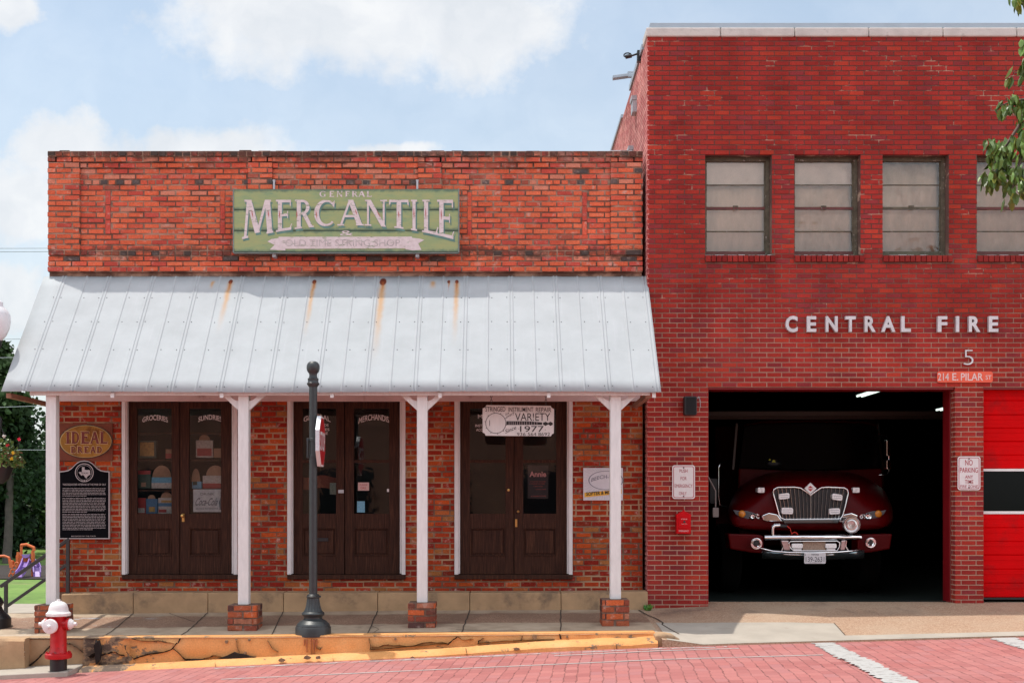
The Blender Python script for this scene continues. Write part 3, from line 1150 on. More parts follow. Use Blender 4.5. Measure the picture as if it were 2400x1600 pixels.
for i in range(n + 1):
    px = 200 + (1536 - 200) * i / n
    x = PXx(px, -2.2)
    rough = .8 if px > 1330 else .35
    z = PZz(lk(px), -2.2)
    j = mnoise.noise(Vector((x * 3.7, 5, 1))) * .014 * rough
    zr = rz(x) - .1
    front = -2.44 + mnoise.noise(Vector((x * 4.7, 9, 1))) * .016 * rough
    zf = max(z - .035 + j, rz(x) + .03)
    cols.append([(x, -2.18, zr), (x, -2.18, z + j), (x, -2.30, z + j - .006), (x, front + .03, zf), (x, front, zf - .03), (x, front - .012, zr)])
for i in range(n):
    for k in range(len(cols[0]) - 1):
        mb.quad(cols[i][k], cols[i + 1][k], cols[i + 1][k + 1], cols[i][k + 1])
for c_ in (cols[0], cols[-1]):
    mb.add(c_, [tuple(range(len(c_)))])
struct('gutter_kerb', mb, MAT['kerb'], smooth=35, weld=True)

# cracks, spalls and open joints on the kerb face and in the paving
mb = MB()
mbch = MB()


def crack_face(pts, wd_, Y=-2.245):
    for (a, b_, w0), (c_, d_, w1) in zip([(p[0], p[1], wd_ * (.6 + .8 * R())) for p in pts], [(p[0], p[1], wd_ * (.6 + .8 * R())) for p in pts[1:]]):
        pa, pc = P(a, b_, Y), P(c_, d_, Y)
        dx_, dz_ = pc[0] - pa[0], pc[2] - pa[2]
        L = math.hypot(dx_, dz_) or 1
        w0, w1 = w0 * .95, w1 * .95
        nx, nz = -dz_ / L, dx_ / L
        mb.add([(pa[0] + nx * w0, Y, pa[2] + nz * w0), (pc[0] + nx * w1, Y, pc[2] + nz * w1), (pc[0] - nx * w1, Y + .06, pc[2] - nz * w1), (pa[0] - nx * w0, Y + .06, pa[2] - nz * w0)], [(0, 1, 2, 3)])


def jag(pts, amp=3.0, sub=3):
    o = []
    for (a, b_), (c_, d_) in zip(pts, pts[1:]):
        for k in range(sub):
            q = k / sub
            o.append((a + (c_ - a) * q + (R() - .5) * amp, b_ + (d_ - b_) * q + (R() - .5) * amp))
    o.append(pts[-1])
    return o


crack_face(jag([(224, 1500), (219, 1520), (226, 1545), (232, 1558)]), .018)
crack_face(jag([(292, 1512), (294, 1528), (312, 1544), (350, 1534), (402, 1522), (415, 1506)]), .014)
crack_face(jag([(308, 1496), (330, 1502), (372, 1501), (408, 1508)]), .008)
crack_face(jag([(404, 1520), (432, 1545), (470, 1547)]), .014)
crack_face(jag([(470, 1546), (500, 1537), (520, 1540)]), .008)
crack_face(jag([(553, 1500), (556, 1520), (560, 1530)]), .005)
crack_face(jag([(416, 1508), (420, 1496)]), .005)
mb.pprism([(512, 1542), (530, 1536), (548, 1527), (558, 1531), (572, 1532), (585, 1537), (600, 1539), (560, 1542)], -2.245, -2.20)
mb.pprism([(430, 1548), (450, 1543), (475, 1544), (470, 1549)], -2.245, -2.20)
crack_face(jag([(864, 1494), (868, 1510), (866, 1522)]), .007)
crack_face(jag([(866, 1524), (900, 1520), (960, 1516), (1050, 1508)]), .006)
crack_face(jag([(1050, 1513), (1056, 1505), (1072, 1491)]), .010)
crack_face(jag([(1120, 1509), (1122, 1501), (1134, 1494)]), .007)
crack_face(jag([(1120, 1509), (1160, 1503), (1222, 1501), (1300, 1498)]), .006)
crack_face(jag([(1222, 1501), (1224, 1489)]), .006)
crack_face(jag([(1313, 1485), (1314, 1497)]), .010)
crack_face(jag([(1075, 1490), (1080, 1498), (1110, 1497)]), .005)
crack_face(jag([(740, 1516), (748, 1522), (752, 1519)]), .004)
for (a, b_, r_) in [(530, 1503, 4), (553, 1498, 2), (583, 1499, 3), (1253, 1492, 6), (926, 1497, 3), (574, 1530, 3), (1330, 1492, 3)]:
    mbch.pprism([(a + r_ * math.cos(k * 1.05) * (.7 + R() * .6), b_ + r_ * math.sin(k * 1.05) * (.7 + R() * .6)) for k in range(6)], -2.238, -2.20)
for (a, b_) in [(1092, 1522), (779, 1540), (503, 1556), (1444, 1512)]:      # joints across the gutter kerb
    crack_face(jag([(a, b_ - 3), (a + 1, b_ + 14), (a, b_ + 27)], 1.5, 3), .005, -2.462)
for (a, b_, r_) in [(967, 1541, 6), (1211, 1520, 7), (720, 1540, 9), (745, 1540, 7), (660, 1546, 8)]:
    mbch.pprism([(a + r_ * math.cos(k * .9) * (.7 + R() * .6), b_ + r_ * .55 * math.sin(k * .9) * (.7 + R() * .6)) for k in range(7)], -2.462, -2.43)
crack_face(jag([(205, 1540), (222, 1532), (236, 1538), (262, 1528), (290, 1535)], 5), .016)
mb.pprism([(219, 1512), (230, 1500), (236, 1520), (233, 1545), (224, 1556), (222, 1530)], -2.262, -2.20)
crack_face(jag([(626, 1500), (634, 1512), (640, 1522), (652, 1528)]), .004)
crack_face(jag([(872, 1516), (910, 1512), (950, 1514), (1010, 1503), (1048, 1507)], 5), .006)
struct('kerb_cracks', mb, MAT['crack'])
mb = MB()
for (a, w_, y1) in [(719, 1.6, 1528), (729, 1.0, 1535), (736, 2.0, 1532), (742, 1.4, 1520), (713, .9, 1512)]:
    mb.pprism([(a - w_, 1497), (a + w_, 1497), (a + w_ * .6, 1510), (a + .3, y1), (a - .3, y1), (a - w_ * .8, 1510)], -2.2235, -2.20)
struct('kerb_rust_stain', mb, M('rust_stain', (.36, .12, .055), .9, var=.3, vs=30))
struct('kerb_chips', mbch, M('bare_kerb_stone', (.24, .15, .085), .95, var=.45, vs=40))

mb = MB()


def crack_ground(pts, wd_, dz=.006):
    for (a, b_), (c_, d_) in zip(pts, pts[1:]):
        L = math.hypot(c_ - a, d_ - b_) or 1
        nx, ny = -(d_ - b_) / L * wd_ / 2, (c_ - a) / L * wd_ / 2
        q = [(a + nx, b_ + ny), (c_ + nx, d_ + ny), (c_ - nx, d_ - ny), (a - nx, b_ - ny)]
        mb.add([(x, y, gz(x, y) + dz) for x, y in q], [(0, 1, 2, 3)])


def gline(pxa, ya, pxb, yb, n=8, amp=.012):
    """a line on the pavement between two photo columns at depths ya and yb"""
    xa, xb = PXx(pxa, ya), PXx(pxb, yb)
    return [(xa + (xb - xa) * i / n + (R() - .5) * amp, ya + (yb - ya) * i / n) for i in range(n + 1)]


for (a, b_) in [(312, 236), (487, 418), (663, 634), (885, 858), (1101, 1080), (1314, 1314)]:
    crack_ground(gline(a, -.32, b_, -2.17, 14), .014)
crack_ground(gline(395, -.32, 455, -1.0, 8, .03), .010)
crack_ground([(1.83, -.35), (1.90, -.8), (1.98, -1.1), (2.02, -1.4), (1.99, -1.55), (2.06, -1.9), (2.12, -2.1)], .020, .008)
crack_ground([(-.55, -1.80), (-.3, -1.86), (-.05, -1.92), (.12, -1.88), (.22, -1.95)], .016)
crack_ground([(-1.6, -1.95), (-1.1, -1.93), (-.8, -1.99), (-.55, -1.94), (-.45, -2.12)], .022)
crack_ground([(-1.62, -1.45), (-1.5, -1.7), (-1.55, -2.0), (-1.6, -2.17)], .008)
crack_ground([(4.125, -1.52), (4.075, -2.2)], .010, .009)
struct('pavement_joints', mb, MAT['crack_soft'])

# ledge with the hydrant and the bare concrete retaining blocks at the left end
mb = MB()
for (x0, x1) in [(-9.5, -7.2), (-7.2, -5.9), (-5.9, -4.95)]:
    za, zb = rz(x0) + .055, rz(x1) + .055
    mb.hexa([(x0, -2.78, za - .5), (x1, -2.74, zb - .5), (x1, -2.1, zb - .5), (x0, -2.1, za - .5), (x0, -2.78, za), (x1, -2.74, zb), (x1, -2.1, zb + .02), (x0, -2.1, za + .02)])
struct('kerb_ledge', mb, MAT['pale_conc'], bev=.01)
mb = MB()
for (a, b_, Yf, r_) in [(-340, 58, -2.33, .03), (62, 196, -2.17, .03)]:
    x0, x1 = PXx(a, Yf), PXx(b_, Yf)
    nn_ = 14
    for i in range(nn_):
        xa, xb = x0 + (x1 - x0) * i / nn_, x0 + (x1 - x0) * (i + 1) / nn_
        def top(x):
            return gz(x, -2.2) + .006
        def fr(x, z):
            return Yf + mnoise.noise(Vector((x * 3, z * 6, 4))) * .03
        zs_ = [0, .03, .12, .22, .33, .6]
        for q in range(len(zs_) - 1):
            mb.quad((xa, fr(xa, zs_[q]) + (.03 if q == 0 else 0), top(xa) - zs_[q]), (xb, fr(xb, zs_[q]) + (.03 if q == 0 else 0), top(xb) - zs_[q]), (xb, fr(xb, zs_[q + 1]), top(xb) - zs_[q + 1]), (xa, fr(xa, zs_[q + 1]), top(xa) - zs_[q + 1]))
        mb.quad((xa, fr(xa, 0) + .03, top(xa)), (xb, fr(xb, 0) + .03, top(xb)), (xb, -2.0, gz(xb, -2.0) + .004), (xa, -2.0, gz(xa, -2.0) + .004))
    for x in (x0, x1):
        mb.quad((x, Yf, gz(x, -2.2)), (x, -2.0, gz(x, -2.2)), (x, -2.0, -1.0), (x, Yf, -1.0))
struct('retaining_block', mb, MAT['concrete'], weld=True, smooth=40)
mb = MB()
crack_face(jag([(66, 1562), (92, 1540), (108, 1524), (118, 1512), (150, 1508), (165, 1509), (178, 1517), (194, 1530)]), .011, -2.215)
struct('retaining_crack', mb, MAT['crack'])

# rounded concrete return where the yellow kerb ends
mb = MB()
prof = [(1536, 1487), (1560, 1486), (1580, 1489), (1592, 1496), (1598, 1504), (1596, 1514), (1536, 1517)]
mb.pprism(prof, -2.40, -2.05)
struct('kerb_end', mb, MAT['concrete'], bev=.02)

# ------------------------------------------------------------------ the shop building
XL, XR = PXx(114, 0), PXx(1506, 0)
shop = thing('brick_shop', 'old single storey orange brick shop with three pairs of dark doors', 'building', (0, 0, 0))
DOORS = [(285, 556), (673, 950), (1065, 1342)]       # casing to casing
ZD0, ZD1 = PZz(1349, 0), PZz(938, 0)
ZS = PZz(1390, 0)
ZTOP = PZz(357, 0)
mb = MB()
edges = [XL] + [v_ for a, b_ in DOORS for v_ in (PXx(a, 0), PXx(b_, 0))] + [XR]
for i in range(0, len(edges), 2):
    mb.box(edges[i], edges[i + 1], 0, .30, ZS - .3, ZD1 + .1)
for i in range(1, len(edges) - 1, 2):
    mb.box(edges[i], edges[i + 1], 0, .30, ZS - .3, ZD0)
    mb.box(edges[i], edges[i + 1], 0, .30, ZD1, ZD1 + .1)
mb.box(XL, XR, 0, .30, ZD1 + .1, PZz(648, 0))
obj('porch_wall', mb, MAT['porch_mortar'], shop)
mb = MB()
mb.box(XL + .012, XR - .012, .0, .34, PZz(648, 0), ZTOP - .07)
mb.box(XL, XL + .3, .30, 13, -1.5, ZTOP - .35)
mb.box(XR - .3, XR, .30, 13, -1.5, ZTOP - .35)
mb.box(XL, XR, 12.7, 13, -1.5, ZTOP - .6)
mb.box(XL + .3, XR - .3, .34, 12.7, ZTOP - .95, ZTOP - .85)
obj('side_walls', mb, MAT['shop_mortar'], shop)

BH = .0744
soldier = [(247, 260, 447, 549), (516, 528, 447, 549), (1095, 1106, 450, 552), (1364, 1376, 450, 552)]
# the pilasters stand proud, the panels between them step out at the top and at the foot
PIL = [(114, 190, 1, 19), (582, 640, 1, 8), (980, 1036, 1, 8), (1430, 1506, 1, 19)]
holesP = [(PXx(a, 0), PXx(b_, 0), PZz(d_, 0), PZz(c_, 0)) for a, b_, c_, d_ in soldier]
holesP += [(PXx(a, 0), PXx(b_, 0), ZTOP - r1 * BH, ZTOP - r0 * BH) for a, b_, r0, r1 in PIL]
mb = MB()
steps = {0: .062, 1: .05, 2: .026, 18: .012, 19: .016, 20: .032, 21: .048}
back = MB()
for r_, p_ in steps.items():
    back.box(XL + .01, XR - .01, -p_ + .006, .02, ZTOP - (r_ + 1) * BH, ZTOP - r_ * BH)
bricks(mb, XL, XR, ZTOP, 22, .2165, BH, .013, .008, holesP, shop_pick, fy(0), .009, 0, (0, 5, 18), .03, steps)
for (a, b_, r0, r1) in PIL:
    back.box(PXx(a, 0) + .01, PXx(b_, 0) - .01, -.044, .02, ZTOP - r1 * BH + .01, ZTOP - r0 * BH)
    bricks(mb, PXx(a, 0), PXx(b_, 0), ZTOP - r0 * BH, r1 - r0,   .2165, BH, .013, .052, [], lambda r, k, u, v: shop_pick(r + 1, k, u, v), fy(0), .010, R() * .1, (), .09)
for (a, b_, c_, d_) in soldier:
    z0, z1 = PZz(d_, 0), PZz(c_, 0)
    for q in range(3):
        mb.box(PXx(a, 0) + .005, PXx(b_, 0) - .005, -.012, .03, z0 + (z1 - z0) * q / 3 + .006, z0 + (z1 - z0) * (q + 1) / 3 - .006, pickcol(OLD, [3, 4, 0, 0, 0, 0, 3]))
# loose, weathered bricks and tar on the very top
x = XL + .02
while x < XR - .3:
    wd_ = .1 + R() * .12
    if R() < .7:
        mb.box(x, x + wd_, -.055 + R() * .03, .2, ZTOP - .012, ZTOP + .002 + R() * R() * .020, pickcol(OLD, [.3, .3, 0, .5, 2, 4, .6]))
    x += wd_ + .01 + R() * .25
obj('parapet_brickwork', mb, MAT['shop_brick'], shop)
obj('parapet_mortar', back, MAT['shop_mortar'], shop)
mb = MB()
holesD = [(PXx(a, 0), PXx(b_, 0), ZD0, ZD1) for a, b_ in DOORS]
bricks(mb, XL + .0, XR, PZz(925, 0), 36, .2145, .0748, .013, .006, holesD, porch_pick, fy(0), .010, .05, (7, 13, 20, 28))
obj('porch_brickwork', mb, MAT['shop_brick'], shop)

# doors
mbc = None
for di, (a, b_) in enumerate(DOORS):
    mb = MB()
    for (c_, d_, e_, f_) in ((a, a + 9, a + 8.9, a + 13), (b_ - 9, b_, b_ - 13, b_ - 8.9)):
        mb = MB()
        mb.pbox(c_, d_, 936, 1346, -.035, .10)
        mb.pbox(e_, f_, 936.5, 1344, .0, .098)
        obj('door_casing', mb, MAT['casing'], shop, bev=.006)
    mb = MB()
    mb.pbox(a, b_, 1346.5, 1357, -.06, .28)
    obj('door_threshold', mb, MAT['raw_wood' if False else 'door'], shop, bev=.006)
    i0, i1 = a + 13.3, b_ - 13.3
    mid = (i0 + i1) / 2 + (1 if di != 1 else -4)
    for li, (c_, d_) in enumerate(((i0, mid - .8), (mid + .8, i1))):
        Yd = .07 + (.015 if (di, li) == (1, 1) else 0)
        stl, str_ = 23, 19
        if li == 1:
            stl, str_ = 21, 25
        gx0, gx1 = c_ + stl, d_ - str_
        gt, gb = 957, 1203
        mb = MB()
        mb.pbox(c_, gx0, 940, 1345, Yd, Yd + .045)
        mb.pbox(gx1, d_, 940, 1345, Yd, Yd + .045)
        mb.pbox(gx0, gx1, 940, gt, Yd, Yd + .045)
        mb.pbox(gx0, gx1, gb, 1237, Yd, Yd + .045)
        mb.pbox(gx0, gx1, 1302, 1345, Yd, Yd + .045)
        if di > 0:
            mb.pbox(gx0, gx1, 1077, 1084, Yd + .004, Yd + .04)
        # raised field in the lower panel
        mb.pbox(gx0, gx1, 1237, 1302, Yd + .022, Yd + .04)
        mb.pprism([(gx0 + 6, 1243), (gx1 - 6, 1243), (gx1 - 6, 1296), (gx0 + 6, 1296)], Yd + .008, Yd + .022)
        for (q0, q1, r0, r1) in ((gx0, gx1, 1237, 1239.5), (gx0, gx1, 1299.5, 1302), (gx0, gx0 + 2.5, 1239.6, 1299.4), (gx1 - 2.5, gx1, 1239.6, 1299.4)):
            mb.pbox(q0, q1, r0, r1, Yd - .008, Yd + .02)
        dl = obj('door_leaf', mb, MAT['door'], shop, bev=.004)
        mb = MB()
        mb.pbox(gx0 - 1, gx1 + 1, gt - 1, gb + 1, Yd + .022, Yd + .026)
        obj('pane', mb, MAT['glass'], dl)
        # hardware
        mb = MB()
        if di == 0 and li == 1:
            k = P(c_ + 7, 1208, Yd)
            mb.lathe([(.006, 0), (.009, -.02), (.022, -.03), (.026, -.045), (.018, -.06), (.004, -.064)], k, 16, 'y')
            mb.pprism([(c_ + 4, 1203), (c_ + 10, 1203), (c_ + 10, 1222), (c_ + 4, 1222)], Yd - .004, Yd)
            obj('door_knob', mb, MAT['brass'], dl, smooth=40)
        if di == 1 and li == 0:
            mb.pbox(d_ - 14, d_ - 1, 1147, 1155, Yd - .012, Yd + .002)
            obj('lock_plate', mb, MAT['grey_metal'], dl, bev=.003)
            mb = MB()
            mb.pbox(742, 769, 1260, 1268, Yd - .006, Yd + .01)
            obj('mail_slot', mb, MAT['black'], dl, bev=.002)
        if di == 2 and li == 1:
            mb.pbox(c_ + 2, c_ + 7, 1216, 1234, Yd - .012, Yd)
            mb.lathe([(.012, 0), (.02, -.02), (.012, -.045)], P(c_ + 9, 1198, Yd), 12, 'y')
            obj('door_handle', mb, MAT['brass'], dl, smooth=40)
        if di == 2 and li == 0:
            mb.lathe([(.02, 0), (.016, -.008), (.004, -.01)], P(d_ - 12, 1148, Yd), 12, 'y')
            obj('lock_cylinder', mb, MAT['brass'], dl, smooth=40)

# painted words on the door glass
YG = .089
mb = MB()
text(mb, 'GROCERIES', 334, 393, 972, 984, YG, .006, 0, arc_warp(334, 393, 6))
text(mb, 'SUNDRIES', 465, 520, 971, 983, YG, .006, 0, arc_warp(465, 520, 6))
text(mb, 'GENERAL', 712, 774, 970, 982, YG, .006, 0, arc_warp(712, 774, 7))
text(mb, 'DS', 760, 770, 993, 999, YG, .006)
text(mb, 'ES', 762, 772, 1003, 1009, YG, .006)
text(mb, 'RE', 760, 768, 1012, 1018, YG, .006)
text(mb, 'MERCHANDISE', 841, 917, 970, 984, YG + .01, .006, 0, arc_warp(841, 917, 9))
text(mb, 'M', 1120, 1131, 971, 980, YG, .006)
text(mb, 'INST', 1114, 1130, 994, 1000, YG, .006)
text(mb, 'ACC', 1116, 1131, 1004, 1010, YG, .006)
obj('glass_lettering', mb, MAT['casing'], shop)

# the step along the foot of the wall
mb = MB()
cuts = [143, 312, 487, 664, 885, 1101, 1315, 1519]
for a, b_ in zip(cuts, cuts[1:]):
    za, zb = PZz(1392 if a < 300 else 1388.5, -.30), PZz(1388.5 if b_ < 1400 else 1386, -.30)
    x0, x1 = PXx(a, -.3) + .003, PXx(b_, -.3) - .003
    mb.hexa([(x0, -.30, -.4), (x1, -.30, -.4), (x1, -.02, -.4), (x0, -.02, -.4), (x0, -.30, za), (x1, -.30, zb), (x1, -.02, zb + .01), (x0, -.02, za + .01)])
obj('foundation_step', mb, MAT['concrete'], shop, bev=.012)
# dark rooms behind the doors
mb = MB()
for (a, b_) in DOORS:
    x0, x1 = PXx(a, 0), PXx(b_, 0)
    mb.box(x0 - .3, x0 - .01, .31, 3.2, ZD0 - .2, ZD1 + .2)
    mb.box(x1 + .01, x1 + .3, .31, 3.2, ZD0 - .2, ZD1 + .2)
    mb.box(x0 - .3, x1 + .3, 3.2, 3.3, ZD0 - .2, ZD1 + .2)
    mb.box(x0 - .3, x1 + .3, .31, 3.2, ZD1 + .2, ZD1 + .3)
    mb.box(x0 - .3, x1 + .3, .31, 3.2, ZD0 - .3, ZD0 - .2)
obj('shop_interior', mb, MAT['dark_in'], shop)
mb = MB()
for (c_, d_) in ((318, 410), (444, 536)):
    for y in (1013, 1076, 1147, 1206):
        mb.pbox(c_, d_, y, y + 4, .16, .42)
obj('display_shelf', mb, MAT['door'], shop)
mb = MB()
mb.box(XR - .42, XR - .10, .35, .75, ZTOP - .1, ZTOP + .13)
obj('roof_vent', mb, MAT['grey_metal'], shop, bev=.01)

# goods behind the first pair of doors
YB = .22


def goods(name, label, cat, rects):
    """rects = (px0, px1, py0, py1, material, depth offset): a carton with printed panels on its front"""
    a, b_, c_, d_, mt, arch = rects[0]
    t0 = thing(name, label, cat, P((a + b_) / 2, d_, YB + .03))
    mb = MB()
    mb.pbox(a, b_, c_, d_, YB, YB + .06)
    obj('carton', mb, mt, t0, bev=.003)
    if arch:
        cx_, rx_, ty = arch[0], arch[1], arch[2]
        mb = MB()
        mb.pprism([(cx_ - rx_, c_)] + [(cx_ - rx_ * math.cos(math.pi * q / 10), c_ - (c_ - ty) * math.sin(math.pi * q / 10)) for q in range(1, 10)] + [(cx_ + rx_, c_)], YB + .02, YB + .03)
        obj('cardboard_top', mb, MAT['kraft'], t0)
    if len(rects) > 1:
        for (a, b_, c_, d_, mt) in rects[1:]:
            mb = MB()
            mb.pbox(a, b_, c_, d_, YB - .003, YB)
            obj('printed_panel', mb, mt, t0)
    return t0


MAT['kraft'] = M('kraft_board', (.36, .21, .13), .8, var=.15, vs=20)
MAT['p_blue'] = M('print_blue', (.05, .14, .26), .5, var=.2, vs=40)
MAT['p_pale'] = M('print_pale', (.45, .40, .36), .5, var=.35, vs=45)
MAT['p_red'] = M('print_red', (.34, .03, .025), .5, var=.2, vs=40)
MAT['p_green'] = M('print_green', (.04, .07, .05), .5, var=.3, vs=30)
MAT['p_yel'] = M('print_yellow', (.38, .22, .05), .5, var=.5, vs=35)
MAT['p_sky'] = M('print_light_blue', (.14, .34, .48), .5, var=.25, vs=40)
MAT['p_tin'] = M('print_tin', (.42, .42, .43), .35, metal=.2, var=.2, vs=20)
goods('display_box', 'dim framed picture in dull yellow on the upper left display shelf', 'picture', [(324, 366, 1032, 1073, MAT['p_green'], None), (328, 361, 1036, 1068, MAT['p_yel'])])
goods('display_box', 'small reddish packet standing right of the dull yellow picture', 'packet', [(388, 403, 1052, 1074, MAT['kraft'], None), (388, 403, 1062, 1074, MAT['p_red'])])
goods('display_box', 'dark green carton with a red top band behind the left glass', 'carton', [(322, 353, 1102, 1144, MAT['p_green'], None), (322, 353, 1102, 1111, MAT['p_red']), (331, 342, 1130, 1140, MAT['kraft'])])
goods('display_box', 'light blue carton with a round brown card top on the middle left shelf', 'carton', [(355, 403, 1118, 1144, MAT['p_sky'], (379, 22, 1090)), (355, 403, 1131, 1144, MAT['p_pale'])])
goods('display_box', 'bright red tin with white bottom on the lowest left shelf', 'tin', [(321, 341, 1166, 1203, MAT['p_red'], None), (323, 339, 1190, 1201, MAT['p_pale'])])
goods('display_box', 'dark blue carton with a narrow brown tab and a yellow print', 'carton', [(342, 369, 1168, 1203, MAT['p_blue'], (355, 9, 1159)), (349, 363, 1187, 1199, MAT['p_yel'])])
goods('display_box', 'white, blue and red striped carton with brown arched top', 'carton', [(371, 403, 1166, 1203, MAT['p_pale'], (390, 13, 1152)), (371, 403, 1178, 1186, MAT['p_blue']), (372, 390, 1193, 1200, MAT['p_red']), (378, 402, 1172, 1177, MAT['p_yel'])])
goods('display_box', 'pale printed board with an arched top on the upper right shelf', 'board', [(459, 499, 1031, 1072, MAT['p_pale'], (479, 13, 1018)), (462, 496, 1050, 1068, MAT['p_red'])])
goods('display_box', 'plain brown carton right of the pale printed board', 'carton', [(501, 532, 1050, 1072, MAT['kraft'], None)])
goods('display_box', 'small light blue carton with brown arch on the middle right shelf', 'carton', [(450, 472, 1128, 1144, MAT['p_sky'], (459, 10, 1097)), (452, 462, 1128, 1136, MAT['p_green'])])
goods('display_box', 'wide grey carton with a big round brown disc on top', 'carton', [(475, 531, 1114, 1144, MAT['p_pale'], (505, 22, 1090)), (475, 531, 1132, 1144, MAT['p_red'])])
tin = thing('soda_sign', 'silver tin drink sign with script lettering behind the right glass of the first door', 'sign', P(491, 1199, .12))
mb = MB()
mb.pbox(453, 528, 1146, 1199, .115, .125)
obj('plate', mb, MAT['p_tin'], tin)
mb = MB()
text(mb, 'Coca-Cola', 459, 511, 1166, 1184, .112, .012, 0, None, .12)
text(mb, 'DRINK', 470, 502, 1154, 1160, .112, .004)
text(mb, 'DELICIOUS AND REFRESHING', 459, 511, 1189, 1193, .112, .002)
mb.pprism([(515, 1194), (513, 1176), (517, 1164), (517, 1152), (522, 1152), (522, 1164), (526, 1176), (524, 1194)], .1125, .1145)
obj('lettering', mb, M('tin_print_dark', (.10, .10, .12), .5), tin)


def paper(name, label, cat, rect, Y, mt, marks=(), mark_mat=None, extra=None):
    t0 = thing(name, label, cat, P((rect[0] + rect[1]) / 2, rect[3], Y))
    mb = MB()
    mb.pbox(rect[0], rect[1], rect[2], rect[3], Y, Y + .002)
    obj('sheet', mb, mt, t0)
    if marks:
        mb = MB()
        for mk in marks:
            text(mb, mk[0], mk[1], mk[2], mk[3], mk[4], Y - .0015, mk[5] if len(mk) > 5 else .004)
        obj('lettering', mb, mark_mat, t0)
    return t0


paper('paper_note', 'pink handwritten note taped inside the right glass of the middle doors', 'note', (839, 865, 1130, 1149), .10, M('pink_paper', (.55, .36, .34), .8, var=.1, vs=60), [('PLEASE', 843, 861, 1134, 1137), ('CALL', 845, 859, 1140, 1145)], MAT['red_ink'])
paper('white_tag', 'small plain white tag at the right edge of the middle door glass', 'tag', (907, 920, 1145, 1152), .10, MAT['white_plain'])
paper('picture_card', 'blue picture card with a white figure low on the middle door glass', 'card', (837, 855, 1174, 1200), .10, MAT['p_sky'])
tb = thing('poster', 'grey green poster on the left glass of the middle doors', 'poster', P(781, 1158, .10))
mb = MB()
mb.pbox(773, 789, 1131, 1158, .100, .102)
obj('sheet', mb, M('grey_green_print', (.16, .18, .14), .6, var=.4, vs=40), tb)
tb = thing('cloth_banner', 'brown red cloth banner hanging inside the left middle door', 'banner', P(747, 1148, .16))
mb = MB()
for i in range(16):
    xa, xb = PXx(706 + 84 * i / 16, .16), PXx(706 + 84 * (i + 1) / 16, .16)
    ya, yb = .16 + .012 * math.sin(i * .9), .16 + .012 * math.sin((i + 1) * .9)
    za, zb = PZz(1116 + 3 * math.sin(i * .5), .16), PZz(1116 + 3 * math.sin((i + 1) * .5), .16)
    mb.hexa([(xa, ya, za - .17), (xb, yb, zb - .17), (xb, yb + .004, zb - .17), (xa, ya + .004, za - .17), (xa, ya, za), (xb, yb, zb), (xb, yb + .004, zb), (xa, ya + .004, za)])
obj('cloth', mb, M('brown_cloth', (.16, .04, .02), .9, var=.2), tb)
po = thing('show_poster', 'dark poster headed Annie in red and white letters on the third doors', 'poster', P(1260, 1168, .10))
mb = MB()
mb.pbox(1237, 1285, 1090, 1168, .100, .102)
obj('sheet', mb, M('poster_black', (.03, .012, .012), .5, var=.2), po)
mb = MB()
text(mb, 'Annie', 1241, 1280, 1104, 1117, .098, .03)
obj('heading', mb, M('poster_pink', (.72, .30, .28), .5), po)
mb = MB()
for (y, a, b_) in [(1126, 1242, 1279), (1131, 1241, 1277), (1137, 1250, 1272), (1144, 1256, 1280), (1160, 1245, 1280)]:
    text(mb, 'a musical comedy', a, b_, y, y + 4, .098, .002)
obj('lettering', mb, M('poster_red', (.42, .05, .03), .5), po)

# ------------------------------------------------------------------ porch awning
porch = thing('porch_awning', 'long pale steel awning with rust runs carried on four white posts', 'awning', (0, -1.5, 0))
RT, RB = Vector((0, AW_T[0], AW_T[1])), Vector((0, AW_B[0], AW_B[1]))
xTL, xTR, xBL, xBR = PXx(103, AW_T[0]), PXx(1517, AW_T[0]), PXx(3, AW_B[0]), PXx(1550, AW_B[0])
nrm = Vector((0, -(RT.z - RB.z), (RT.y - RB.y) * 1.0)).normalized()
nrm = Vector((0, RB.z - RT.z, RT.y - RB.y)).normalized()
if nrm.z < 0:
    nrm = -nrm


def aw(fr, t_, h=0.0, sag=0.0):
    """point on the awning: fr = 0..1 from the left edge to the right, t_ = 0 at the wall, 1 at the eave, h above the sheet"""
    xt = xTL + (xTR - xTL) * fr
    xb = xBL + (xBR - xBL) * fr
    p = RT.lerp(RB, t_)
    wv_ = .010 * math.sin(fr * 9.0 + 1.0) * t_ + .006 * mnoise.noise(Vector((fr * 14, t_ * 2, 0)))
    return Vector((xt + (xb - xt) * t_, p.y, p.z)) + nrm * (h + wv_)


def frx(x):
    return (x - xTL) / (xTR - xTL)


# sheets between the ribs, each a hair different, with ribs as raised folds
ribs = []
for k in range(14):
    ribs.append((frx(-5.936 + .606 * k), 2))
    ribs.append((frx(-5.936 + .606 * k - .303), 1))
ribs = sorted(r_ for r_ in ribs if .01 < r_[0] < .995)
prof = [(0.0, 0.0)]
W1 = .017 / (xTR - xTL)
for fr, kind in ribs:
    offs = [0] if kind == 1 else [-.020 / (xTR - xTL), .020 / (xTR - xTL)]
    for o_ in offs:
        c_ = fr + o_
        prof += [(c_ - W1, 0.0), (c_ - W1 * .3, .009), (c_ + W1 * .3, .009), (c_ + W1, 0.0)]
prof.append((1.0, 0.0))
mb = MB()
nt = 10
for q in range(nt):
    for (a, ha), (b_, hb) in zip(prof, prof[1:]):
        mb.quad(aw(a, q / nt, ha), aw(b_, q / nt, hb), aw(b_, (q + 1) / nt, hb), aw(a, (q + 1) / nt, ha))
roof = obj('metal_roof', mb, MAT['awning'], porch, smooth=25, weld=True)
md = roof.modifiers.new('thick', 'SOLIDIFY')
md.thickness = .004
md.offset = -1
mb = MB()
